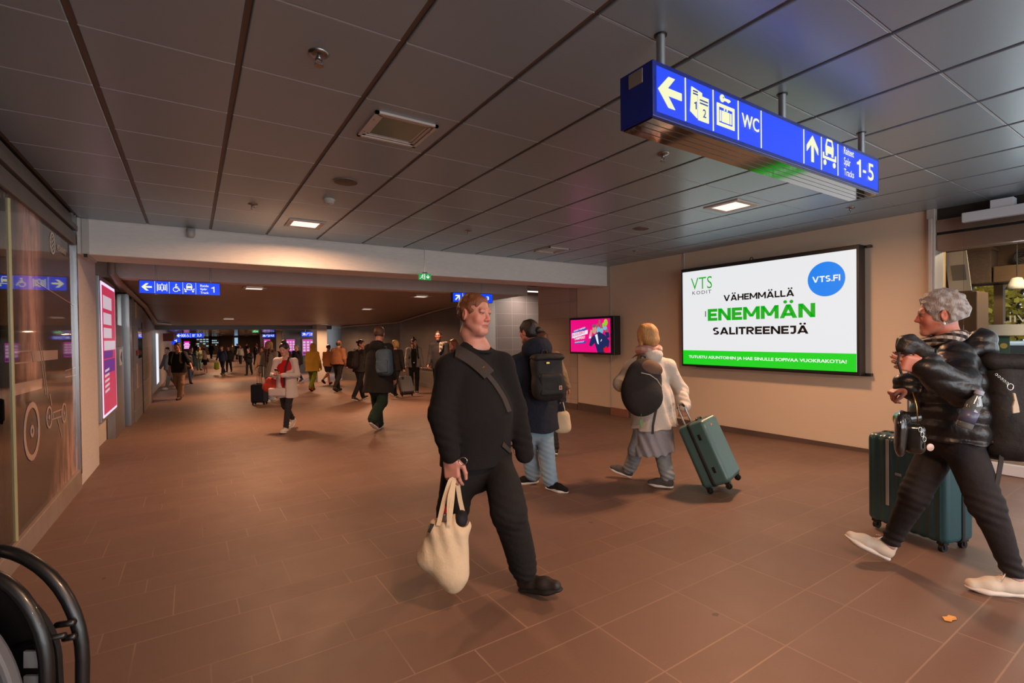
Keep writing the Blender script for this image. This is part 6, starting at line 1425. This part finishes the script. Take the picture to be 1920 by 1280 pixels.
cp = floor_at(1336, 930); base = cp+wd_*.17+eu*.064-ed*.085; base[2] += .02
suitcase('suitcase', 'grey green ribbed suitcase pulled tilted by the woman in white jacket', base, wd_, ed, eu, .44, .27, .60, GRN, .022, .028, .20, badge=(-.12, .38, '#b06a48'))

# ------------------------------------------------------------------ woman in white jacket, seen from behind
J = pj(5.0, hd=(1212, 631), nk=(1217, 664), ch=(1217, 707), pe=(1224, 782), shL=(1184, 690, -.06), shR=(1252, 688, .05), elL=(1166, 719, -.18), wrL=(1190, 733, .15), elR=(1275, 730, .15), wrR=(1284, 763, .02),
       hpL=(1209, 800, -.03), hpR=(1240, 800, .03), knL=(1192, 843, .03), anL=(1180, 880, .2), knR=(1242, 850, -.03), anR=(1254, 899, -.16))
J.update(f=cdir(-.30, 0, .95), hf=cdir(-.62, -.05, .78), hu=cdir(-.05, 1, 0), toL=cdir(-.86, .26, .44), toR=cdir(-.90, 0, .42))
grounded(J, L=(1180, 880, .10), R=(1254, 899, .085))
P = Person('woman', J, .95, 1.08, '#b98068', 'woman in white jacket with backpack pulling a green suitcase', res=.008)
P.head().torso().arm('L').arm('R'); P.hand('R', cdir(.0, -1, .05), cdir(-.3, 0, .9), cdir(-.9, 0, -.3), 1.2, .8); P.hand('L', cdir(.4, 0, .9), cdir(0, -1, 0), cdir(-.8, .2, 0), .5); P.finish(.008, [(J['hd'][2]-.15, J['hd'][2]+.14, .005), (J['wrR'][2]-.16, J['wrR'][2], .005)])
WJ = cloth('off_white_jacket', '#c4b8ab', .75, (200, .15), wr=.55); fl = lambda S: S.fold(lambda x, y, z: .008*np.sin((x*.8+y*.6)*60+z*6)*np.clip((J['ch'][2]-z)*4, 0, 1))
P.top(WJ, .045, .10, .075, (.082, .078, .066), .95, 1.15, (.008, 20), .02, .9, 'jacket', .007, extra=fl)
P.hair(m_hair('blonde_hair', '#8f6134', '#d0a064', (1, 1, .3), 120), 'bob', 1.0, .005, noise=(.005, 45))
S = Sdf(); S.chain([P.J['nk']+P.up*.045+(P.f*math.cos(a)*.09+P.r*math.sin(a)*.088) for a in np.linspace(0, 2*math.pi, 12)], [.040]*12, .03); S.noise(.007, 34, 2); solid('scarf', S, plaid('pink_striped_scarf', ('#b98078', '#c9ada0', '#a3706b'), 14), P.root, .006)
S = Sdf(); S.cap(J['pe']-P.up*.02, J['pe']-P.up*.36, .185, .215, .04, flat=P.f, ff=.92); S.half(-P.up+P.r*.12, J['pe']-P.up*.345); S.fold(lambda x, y, z: .007*np.sin((x-y)*50+z*30)); S.noise(.005, 20, 2); solid('tunic', S, cloth('grey_jersey', '#8f8c90', .9, (220, .2), wr=.5), P.root, .007)
P.trousers(cloth('pale_grey_denim', '#8b9092', .9, (220, .3), var=(18, '#7a7f82'), wr=.45), .095, .082, .075, .86, 1.0, -.12, .007)
DG = cloth('dark_grey_knit_shoe', '#4b4744', .9, (300, .4)); P.shoe('L', DG, WSOLE, .26, .0, 'slip_on_shoe', sole_h=.034, res=.005); P.shoe('R', DG, WSOLE, .26, .0, 'slip_on_shoe', sole_h=.034, res=.005)
t, (c, r, f, u) = bag_pack('backpack', 'black rounded backpack with brown top slung on the back of the woman in white', P, cloth('charcoal_pack_fabric', '#2a2523', .85, (240, .3)), (.38, .20, .52), (-.24, .0, -.01), -.24, .008, False, False, False, gap=.15, rounded=True)
S = Sdf(); S.ell(c+u*.185+r*.03-f*.02, (.135, .095, .085), np.array([r, f, u]), .03); S.noise(.004, 30, 2); solid('brown_top', S, cloth('brown_pack_fabric', '#6a5142', .85, (240, .3)), t, .007)
mb = MB(); mb.tube(smooth_pts([c+u*.13-r*.10-f*.105, c+u*.15-f*.115, c+u*.12+r*.09-f*.11, c+u*.03+r*.15-f*.095]), .005, 6); mb.tube(smooth_pts([c-u*.10-r*.165-f*.085, c-u*.17-r*.12-f*.095, c-u*.21-f*.09]), .004, 6); mb.build('pale_zip', mat('pale_zip', '#b5a898', .4), t, smooth=True)
mb = MB(); sh = J['shL']*.62+J['nk']*.38; ribbon(mb, smooth_pts([c+u*.22+f*.08-r*.03, c+u*.30+f*.10-r*.02, sh+u*.085-f*.07, sh+u*.105+f*.01, sh+u*.06+f*.10], 1), .06, .012, lambda p: nrm(p-J['ch']-u*.05)); mb.build('shoulder_strap', cloth('brown_pack_fabric', '#6a5142'), t, smooth=True)
mb = MB(); ribbon(mb, [c-u*.12+r*.16-f*.05, c-u*.26+r*.15-f*.05, c-u*.34+r*.14-f*.06, c-u*.42+r*.15-f*.06], .03, .004, lambda p: -f+r*.2); mb.build('hanging_strap', STRAP, t)
mb = MB(); mb.tube([c-u*.22-f*.08-r*.02, c-u*.29-f*.09-r*.02], .002, 5).obox(c-u*.33-f*.09-r*.01, r*.012+u*.01, f*.002, u*.03-r*.012); mb.build('green_tag', mat('green_luggage_tag', '#5c7a45', .5), t)
q = at(1184, 672, 4.7)
# ------------------------------------------------------------------ woman in navy parka
J = pj(5.05, hd=(991, 622), nk=(1001, 652, .0), ch=(1003, 694), pe=(1006, 778), shL=(969, 680, -.06), shR=(1037, 678, .05), elL=(956, 735, -.14), wrL=(966, 785, -.10), elR=(1050, 730, .14), wrR=(1052, 768, .08),
       hpL=(990, 795, -.03), hpR=(1021, 795, .03), knL=(990, 847, .05), anL=(1000, 891, .10), knR=(1024, 850, -.08), anR=(1031, 902, -.12))
J.update(f=cdir(-.30, 0, .95), hf=cdir(-.72, -.12, .68), hu=cdir(-.10, 1, .05), toL=cdir(-.92, -.18, .3), toR=cdir(.72, -.05, -.5))
grounded(J, L=(1000, 891, .09), R=(1031, 902, .085))
P = Person('woman', J, .97, 1.0, '#b37a66', 'dark haired woman in long navy parka behind the man in black', res=.008)
P.head().torso().arm('L').arm('R'); P.hand('R', cdir(.05, -1, 0), cdir(-.9, 0, .3), cdir(-.3, 0, .9), 1.1, .7); P.hand('L', cdir(.1, -1, 0), cdir(.9, 0, .3), cdir(-.3, 0, .9), .8); P.finish(.008, [(J['hd'][2]-.15, J['hd'][2]+.14, .005)])
NAVY = cloth('navy_parka_cotton', '#1a1d29', .85, (220, .2), wr=.55)
P.top(NAVY, .045, .16, .05, (.080, .074, .060), .97, 1.05, (.007, 20), .0, 1.35, 'parka', .007)
P.trousers(cloth('light_blue_denim', '#8ba0ae', .9, (240, .3), var=(12, '#748a99'), wr=.4), .092, .080, .080, .94, 1.0, -.14, .007)
P.hair(m_hair('dark_brown_hair', '#17100d', '#2c201a', (1, 1, .3), 150), 'lowbun', 1.3, .005); mb = MB(); q = P.H(.02, -.105, .005); mb.tube([q+P.hr*.03*math.cos(a)+P.hu*.03*math.sin(a) for a in np.linspace(0, 6.28, 14, endpoint=False)], .008, 6, closed=True); mb.build('hair_band', mat('pale_hair_band', '#b5a79a', .7), P.root, smooth=True)
P.shoe('L', BLACKT, WSOLE, .26, 0, 'sneaker', sole_h=.034, res=.005); P.shoe('R', BLACKT, WSOLE, .26, 0, 'sneaker', sole_h=.034, res=.005)
t, (c, r, f, u) = bag_pack('backpack', 'black rolltop backpack with small red patch on the navy parka', P, PACKB, (.32, .17, .44), (.035, 0, .0), 0, .008, True, True, True, STRAP, gap=.165)
MB().obox(c-u*.10-f*.128+r*.085, r*.016, f*.003, u*.02).build('fabric_patch', mat('pale_patch', '#b9a48f', .6), t, bevel=.003); MB().obox(c-u*.10-f*.132+r*.085, r*.007, f*.003, u*.012).build('red_mark', mat('red_patch', '#9a2b20', .6), t, bevel=.002); MB().obox(c+u*.145-f*.112-r*.03, r*.018, f*.004, u*.010).build('buckle', GOLDM, t, bevel=.003)
def tote(label, hand, h, w, m, ff=.5, name='tote_bag', sd=3, res=.008, drop=.16):
    t = thing(name, label, 'bag', tuple(hand-np.array([0, 0, drop+h]))); S = Sdf(); Z = np.array([0, 0, 1.]); r = nrm(CR*np.array([1, 1, 0])); f = nrm(CF*np.array([1, 1, 0])); c = hand-Z*drop
    S.cap(c-Z*.05-r*w*.28, c-Z*(h-.08)-r*w*.3, w*.22, w*.25, .06, flat=f, ff=ff).cap(c-Z*.05+r*w*.28, c-Z*(h-.08)+r*w*.3, w*.22, w*.25, .06, flat=f, ff=ff).cap(c-Z*.06, c-Z*(h-.1), w*.3, w*.34, .06, flat=f, ff=ff); S.half(Z, c); S.noise(.008, 24, sd); solid('bag_body', S, m, t, res)
    for k in (-1, 1): mb = MB(); mb.tube([c-r*w*.25-Z*.03+f*.02*k, hand-r*.015-Z*.01+f*.01*k, hand+r*.015-Z*.01+f*.01*k, c+r*w*.25-Z*.03+f*.02*k], .006, 6); mb.build('carry_handle', m, t, smooth=True)
    return t
tote('beige cloth bag hanging beside the navy parka', at(1053, 752, 5.10), .26, .15, CANVAS, .8, drop=.10)

# ------------------------------------------------------------------ everyone further down the hall
def walker(label, px, py, h, yaw, top, bot, hair, legs=(20, 6, -16, 22), arms=((-18, 8, 14), (18, 8, 14)), skin='#b07a64', shoe='#191514', sole=None, w=1., res=.012, lean=3, head=0, nod=0, t=.03, hem=.12, flare=.0, hood=None, sleeve=.95, tr=(.095, .074, .060), group=None, g=None, kind='person', topname='jacket', collar=.0, opening=None, sl=(.072, .064, .05), cuff=.94, hands=True, bottoms='trousers', detail=False, stub=0):
    J = fk(px, py, h, yaw, legs, arms, lean, head, nod, g); P = Person(kind, J, h/1.75, w, skin, label, group, res); s = P.s
    P.head(1., detail).torso().arm('L').arm('R')
    if hands:
        for q, sg in (('L', 1), ('R', -1)): d = J['hd'+q]; P.hand(q, d, P.r*sg+P.f*.2, P.f, .6, .4, 1.1)
    P.stub = stub; P.finish(res)
    P.top(cloth('cloth_'+top.strip('#'), top, .85, (150, .2), wr=.4), t, hem, flare, sl, sleeve, 1.05, (.006, 20), collar, hood, topname, res, opening)
    if bottoms == 'trousers': P.trousers(cloth('cloth_'+bot.strip('#'), bot, .88, (150, .2), wr=.4), *tr, cuff, 1.0, -.06-.55*hem, res)
    elif bottoms == 'shorts':
        S = Sdf(); 
        for q in 'LR': S.cap(J['hp'+q], J['hp'+q]*.35+J['kn'+q]*.65, .11*s, .10*s, .04)
        S.cap(J['hpL'], J['hpR'], .125*s, None, .05); solid('shorts', S, cloth('cloth_'+bot.strip('#'), bot), P.root, res)
    if hair and hair[0] == 'hood': P.hair(cloth('cloth_'+hair[1].strip('#'), hair[1]), 'hood', 1., res, 'hood')
    elif hair: P.hair(m_hair('hair_'+hair[1].strip('#'), hair[1], hair[2], (1, 1, .3), 110), hair[0], hair[3] if len(hair) > 3 else 1., min(res, .009))
    sm = mat('shoe_'+shoe.strip('#'), shoe, .6); so = sole or SOLEB
    for q in 'LR': P.shoe(q, sm, so, .27, .0, 'shoe', res=min(res, .009))
    return P
DK = ('#17100d', '#2c201a'); BR = ('#3a2416', '#5d3b25')
# phone user in white cardigan
J = fk(543, 806, 1.60, -4, (16, 4, -14, 26), ((12, 14, 95), (12, 14, 95)), 2, 0, 16); P = Person('woman', J, 1.60/1.75, .9, '#b98a78', 'woman in open white cardigan and red top looking at her phone', res=.009)
s = P.s; ph = J['ch']+P.f*.30-P.up*.06
for q, sg in (('L', -1), ('R', 1)): J_ = P.J; J_['wr'+q] = ph+P.r*sg*.055-P.f*.05-P.up*.03; J_['el'+q] = J_['sh'+q]+P.r*sg*.06-P.up*.25+P.f*.02
P.head().torso().arm('L').arm('R')
for q, sg in (('L', -1), ('R', 1)): P.hand(q, P.f*.7-P.r*sg*.6+P.up*.35, P.up*.9+P.f*.2, P.f*.5+P.r*sg*.0+P.up*.1-P.r*sg*.5, .7, .5)
P.finish(.007, [(P.J['hd'][2]-.14, P.J['hd'][2]+.13, .0055)])
RED = cloth('red_top', '#b01218', .8, (200, .2)); P.top(RED, .008, .06, .0, (.050, .046, .045), .1, 1., (.004, 22), 0, None, 'red_top', .009, slim=True)
P.top(cloth('white_cardigan', '#c3b4aa', .85, (200, .25), wr=.5), .020, .26, .03, (.062, .058, .048), .93, 1., (.007, 20), 0, None, 'cardigan', .008, (.085, .05), chest=.9); P.trousers(cloth('charcoal_jeans', '#2b2829', .85, (240, .3)), .092, .066, .050, .92, 1., -.04, .008)
P.hair(m_hair('hair_'+DK[0].strip('#'), *DK, (1, 1, .3), 110), 'topbun', .9, .006); P.shoe('L', SNK, WSOLE, .26, 0, 'sneaker', res=.006); P.shoe('R', SNK, WSOLE, .26, 0, 'sneaker', res=.006)
t = thing('phone', 'dark phone held by the woman in the white cardigan', 'phone', tuple(ph)); MB().obox(ph+P.up*.04, P.r*.032, P.f*.006-P.up*.003, P.up*.052+P.f*.03).build('phone_body', BLACKM, t, bevel=.006)
t = thing('shoulder_bag', 'small white shoulder bag at the waist of the woman with phone', 'bag', tuple(J['pe']+P.f*.2-P.up*.1)); S = Sdf(); S.box(J['pe']+P.f*.18+P.r*.08-P.up*.12, (.155, .04, .075), np.array([P.r, P.f, P.up]), .035, .02); solid('bag_body', S, cloth('white_bag_fabric', '#c4b6ac', .6, (150, .1)), t, .008)
mb = MB(); sh = P.J['shL']; Q = smooth_pts([J['pe']+P.f*.19-P.r*.06, J['ch']+P.f*.20-P.r*.07-P.up*.1, J['ch']+P.f*.19-P.r*.09+P.up*.06, sh*.6+P.J['nk']*.4+P.up*.06+P.f*.05], 1); ribbon(mb, Q, .035, .004, lambda p: P.f); mb.build('strap', mat('striped_strap', '#2a2320', .7), t)
t = thing('cloth_bag', 'orange red cloth bag under the arm of the woman with phone', 'bag', tuple(J['pe']+P.r*.3)); S = Sdf(); q = J['pe']+P.r*.24+P.up*.0+P.f*.02; S.ell(q, (.14, .07, .15), np.array([P.r, P.f, P.up]), .02).ell(q+P.r*.05-P.up*.06, (.15, .09, .09), np.array([P.r, P.f, P.up]), .04); S.half(P.r*-.35+P.up, q+P.up*.10); S.noise(.01, 22, 3); solid('bag_body', S, cloth('orange_red_cloth', '#a83a26', .85, (150, .2)), t, .01); MB().tube([q+P.up*.1, P.J['shR']*.5+P.J['elR']*.5+P.r*.05, P.J['shR']+P.up*.08+P.r*.0], .008, 6).build('strap', cloth('orange_red_cloth', '#a83a26'), t, smooth=True)
# man in dark coat and green trousers
P = walker('man in long dark coat and green trousers walking away, blue backpack on one shoulder', 705, 810, 1.83, 172, '#1c1816', '#16281d', ('short', *BR, 1.3), (14, 6, -12, 44), ((10, 10, 20), (-6, 10, 25)), w=1.12, res=.009, t=.04, hem=.30, flare=.035, hood=1.0, topname='coat', tr=(.105, .092, .085), shoe='#3d201b', sole=WSOLE)
t, (c, r, f, u) = bag_pack('backpack', 'grey blue backpack on the right shoulder of the man in green trousers', P, cloth('grey_blue_pack', '#4c5c68', .7, (200, .2), var=(5, '#33475c'), wr=.6), (.27, .20, .46), (.17, .08, -.03), .06, .009, True, False, True, None, gap=.13, both=False, side=1)
# woman with dark backpack left of him
P = walker('person with hair bun and dark backpack at the left of the man in green trousers', 672, 750, 1.70, 150, '#2a2522', '#151313', ('bun', *DK), (14, 4, -16, 12), ((10, 6, 40), (10, 6, 40)), res=.011, head=-75, shoe='#191514', sole=WSOLE); bag_pack('backpack', 'dark backpack left of the man in green trousers', P, cloth('dark_brown_pack', '#241d1a', .8), (.32, .2, .5), (0, 0, 0), 0, .011)
P = walker('blond person in dark jacket pulling a small grey suitcase, mostly hidden', 737, 746, 1.66, 168, '#1d1a19', '#171514', ('bob', '#8f7146', '#b8925c'), (12, 4, -20, 30), ((-8, 6, 5), (-12, 16, 5)), res=.012, sole=WSOLE)
hb = P.J['wrR'].copy(); fwd = P.f; rr_ = P.r
th = math.radians(36); eu = nrm(np.array([0, 0, 1])*math.cos(th)+nrm(fwd*np.array([1, 1, 0])-rr_*.9)*math.sin(th)); cp = floor_at(764, 744); hh_ = nrm(eu*np.array([1, 1, 0])); ed = hh_*math.cos(th)-np.array([0, 0, 1])*math.sin(th); wv = np.cross(ed, eu)
suitcase('suitcase', 'small dark grey ribbed suitcase tilted near the girl with topknot', cp+eu*.06-ed*.07+np.array([0, 0, .02]), wv, ed, eu, .40, .23, .54, mat('dark_grey_shell', '#4d4a49', .4), .05, .026, .34, res=.008)
# girl and man with glasses
P = walker('girl with topknot in grey cardigan facing this way before the dark wall', 777, 737, 1.72, 12, '#79736e', '#131212', ('topbun', *DK, 1.0), (6, 2, -6, 4), ((4, 10, 14), (6, 10, 14)), w=.92, res=.011, head=45, opening=(.12, .09), topname='cardigan', t=.025, hem=.10, sole=WSOLE)
P.top(cloth('black_tee', '#131212', .9), .008, .06, .0, (.05, .05, .05), .2, 1., (.004, 20), 0, None, 'black_shirt', .011, slim=True); MB().obox(P.J['pe']+P.f*.155+P.up*.05, P.r*.024, P.f*.004, P.up*.016).build('belt_buckle', SILV, P.root, bevel=.004)
for sg in (-1, 1): S = Sdf(); S.chain([P.H(sg*.072, .02, -.03), P.H(sg*.085, .07, -.15), P.H(sg*.09, .11, -.28)], [.018, .02, .01], .02); solid('hair_strand', S, m_hair('hair_'+DK[0].strip('#'), *DK), P.root, .009)
bag_pack('backpack', 'black backpack worn by the girl with the topknot', P, PACKB, (.3, .16, .4), (-.06, 0, 0), 0, .012)
P = walker('bearded man with glasses in dark jacket half hidden by the man in black', 826, 752, 1.86, -8, '#211e22', '#151313', ('short', *DK, 1.6), (6, 3, -6, 5), ((8, 8, 30), (8, 8, 30)), w=1.05, res=.009, collar=.03, detail=True, stub=.75)
for sg in (-1, 1): mb = MB(); q = P.H(sg*.034, .102, .006); mb.tube([q+P.hr*.026*math.cos(a)+P.hu*.019*math.sin(a) for a in np.linspace(0, 6.28, 14, endpoint=False)], .003, 6, closed=True).tube([q+P.hr*sg*.026, P.H(sg*.082, .0, .01)], .003, 5); mb.build('glasses_frame', BLACKM, P.root, smooth=True)
S = Sdf(); S.chain([P.J['shL']+P.up*.05-P.r*.0, P.J['nk']+P.f*.1-P.r*.1, P.J['ch']+P.f*.17-P.r*.08], [.05, .045, .04], .03); S.noise(.01, 30, 2); solid('scarf', S, plaid('grey_plaid_scarf', ('#8d837a', '#35313a', '#a89c90'), 10), P.root, .011)
walker('auburn haired person just behind the shoulder of the man in black', 862, 770, 1.62, -60, '#2a2524', '#1a1817', ('long', '#5a2f1c', '#8a5233', 1.0), res=.012)
walker('person in beige sleeves mostly hidden behind the navy parka', 1024, 850, 1.60, 190, '#8a745c', '#23201f', ('short', *BR), (12, 4, -12, 12), ((10, 8, 14), (10, 26, 10)), res=.011, sl=(.075, .07, .06), sole=WSOLE)
# beige coat woman and her case
P = walker('smiling blond woman in pale grey coat with dark patterned scarf, behind the phone user', 512, 752, 1.73, -5, '#8f877b', '#8ba0ae', ('long', '#8f7348', '#c9a56e', 1.0), (14, 4, -16, 22), ((6, 10, 12), (2, 12, 8)), w=1.05, res=.010, nod=-8, t=.05, hem=.20, flare=.05, topname='coat', tr=(.10, .085, .085), shoe='#b5aca2', sole=WSOLE, detail=True, skin='#bd8a74')
S = Sdf(); S.chain([P.J['nk']+P.up*.05+(P.f*math.cos(a)*.10+P.r*math.sin(a)*.095) for a in np.linspace(0, 2*math.pi, 12)], [.05]*12, .03).chain([P.J['nk']+P.f*.12, P.J['ch']+P.f*.18+P.r*-.02, P.J['pe']+P.f*.2+P.up*.12], [.05, .045, .035], .03); S.noise(.009, 30, 2); solid('scarf', S, plaid('dark_patterned_scarf', ('#2a1d1a', '#5d2f26', '#8a6a55'), 12), P.root, .010)
mb = MB(); cs = floor_at(487, 758); rh = nrm(CR*np.array([1, 1, 0])); fh = nrm(CF*np.array([1, 1, 0]))
suitcase('suitcase', 'small navy cabin suitcase wheeled beside the woman in pale grey coat', (cs[0], cs[1], cs[2]+.058), rh, fh, (0, 0, 1), .40, .22, .50, mat('navy_case_fabric', '#141a2b', .6, bump=(120, .3)), 0, .026, .50, res=.008)
# yellow coat, brown jacket, companion
walker('person in mustard hooded coat and olive trousers walking away', 584, 733, 1.66, 176, '#94701f', '#5a6416', ('hood', '#94701f', '#94701f'), (12, 4, -12, 26), ((2, 12, 10), (2, 12, 12)), res=.011, t=.05, hem=.22, flare=.06, topname='coat', shoe='#a3221c', tr=(.10, .08, .07), collar=.03)
P = bpy.data.objects[-1] if False else None
P = walker('balding man in brown bomber jacket walking away at right of the mustard coat', 631, 734, 1.75, 166, '#8a5a3c', '#1c191b', ('balding', '#3a2d25', '#5a4638'), (10, 4, -14, 22), ((12, 12, 22), (-4, 14, 20)), w=1.12, res=.011, t=.05, hem=.02, topname='bomber_jacket', sl=(.09, .085, .06), collar=.03)
walker('companion in orange shirt and shorts beside the man in brown jacket', 612, 722, 1.66, 168, '#b0703f', '#2a2426', ('short', *BR), (18, 4, -22, 34), ((4, 8, 16), (4, 8, 16)), res=.012, t=.02, bottoms='shorts', topname='shirt')
# left hand side
P = walker('man in black t-shirt and khaki trousers walking this way along left wall', 339, 748, 1.78, 6, '#131111', '#8a6a4e', ('short', *DK, 1.2), (10, 4, -10, 16), ((14, 34, 8), (-2, 10, 8)), skin='#b07058', w=1.08, res=.010, stub=.3, t=.022, hem=.10, sleeve=-.05, topname='t_shirt', tr=(.102, .085, .072), sl=(.078, .075, .07), detail=True, shoe='#33201a')
bag_pack('backpack', 'dark backpack with yellowish straps on the man in black t-shirt', P, PACKB, (.34, .16, .44), (-.1, 0, -.06), 0, .012, True, False, True, mat('mustard_strap', '#6a5a22', .7))
far = [
 ('person in grey coat by far left wall with pale shoes', 322, 729, 1.70, -20, '#6f665f', '#6b625b', ('short', *DK), '#b5a89a'),
 ('dark clad walker half hidden behind the man in black t-shirt', 357, 719, 1.72, 60, '#1c1a1a', '#5f6064', ('short', *DK), '#151313'),
 ('distant person in teal trousers left of the woman in black skirt', 373, 694, 1.68, 60, '#5c6a52', '#5b8f92', ('short', *DK), '#151313'),
 ('distant man in navy jacket carrying a yellow green bag', 419, 701, 1.80, 0, '#23273a', '#15151b', ('short', *BR), '#151313'),
 ('distant walker in dark jacket beside the man in navy jacket', 430, 697, 1.74, 10, '#201f22', '#1c1c1f', ('short', *DK), '#151313'),
 ('distant walker in black seen beyond the navy jacket', 436, 678, 1.75, 175, '#171516', '#171516', ('short', *DK), '#151313'),
 ('distant woman in pale grey hoodie and dark flared trousers', 451, 682, 1.68, 20, '#8d9295', '#2b2d33', ('long', *BR), '#151313'),
 ('distant person all in black with folded arms', 468, 703, 1.66, 0, '#171416', '#151214', ('short', *DK), '#151313'),
 ('distant figure in black near the bluish lit shop', 396, 672, 1.78, 180, '#141212', '#161414', ('short', *BR), '#151313'),
 ('distant dark figure below the magenta advert screen', 366, 667, 1.72, 180, '#2b1a16', '#1b1413', ('short', *DK), '#151313'),
 ('dark silhouette standing before the far right wall', 461, 676, 1.80, 90, '#1b1211', '#1b1211', ('short', *DK), '#151313'),
 ('second dark silhouette standing before the far right wall, nearer', 479, 684, 1.80, 90, '#1b1211', '#1b1211', ('short', *DK), '#151313'),
 ('distant walker in dark coat between the hoodie and the lit column', 444, 674, 1.74, 180, '#251c1b', '#1a1616', ('short', *DK), '#151313'),
 ('person with beige sweater half hidden left of the pale grey coat', 495, 728, 1.60, 10, '#a08571', '#a08571', ('long', *BR), '#4a4442'),
 ('dark haired person whose head shows behind the phone user', 533, 742, 1.70, 10, '#33241f', '#231d1c', ('short', *DK), '#151313'),
 ('man in flat cap and black jacket between phone user and mustard coat', 561, 716, 1.72, -20, '#1b1a20', '#252934', ('short', '#55504c', '#7b756f'), '#151313'),
]
FARP = {}
for k, (lab, x, y, h, yaw, tc, bc, hr, sh) in enumerate(far):
    D = (floor_at(x, y)-CP)@CF
    FARP[k] = walker(lab, x, y, h, yaw, tc, bc, hr, ((14, 4, -14, 20), (-8, 14, 10, 4), (4, 2, -4, 4))[k % 3], ((-12, 9, 14), (14, 9, 14)) if k != 7 else ((20, 14, 95), (20, 14, 95)), res=.014 if D < 22 else .020, shoe=sh, hands=D < 20, sole=WSOLE if sh == '#b5a89a' else None, tr=(.09, .075, .085) if k == 6 else (.095, .074, .06))
P = walker('distant bare legged woman in beige top and black skirt holding up a camera', 386, 699, 1.62, -60, '#a08a70', '#131111', ('short', *DK, 1.6), (4, 2, -6, 4), ((60, 10, 40), (60, 10, 40)), res=.018, t=.02, hem=.02, topname='top', bottoms='shorts', shoe='#c4b8aa', sole=WSOLE, hands=False)
S = Sdf(); S.cap(P.J['pe']+P.up*.05, P.J['pe']-P.up*.12, .17, .24, .04); S.half(-P.up, P.J['pe']-P.up*.16); solid('skirt', S, cloth('cloth_131111', '#131111'), P.root, .018)
tag(MB().obox(P.J['wrR']+P.f*.08, P.r*.06, P.f*.05, P.up*.045).build('camera', BLACKM, bevel=.01), 'tiny dark camera held up by the woman in black skirt', 'camera')
tote('yellow green carrier bag of the distant man in navy jacket', FARP[3].J['wrR']-np.array([0, 0, .06]), .45, .30, cloth('lime_plastic', '#8f9a1e', .5), .6, 'carrier_bag', 3, .016, .1)
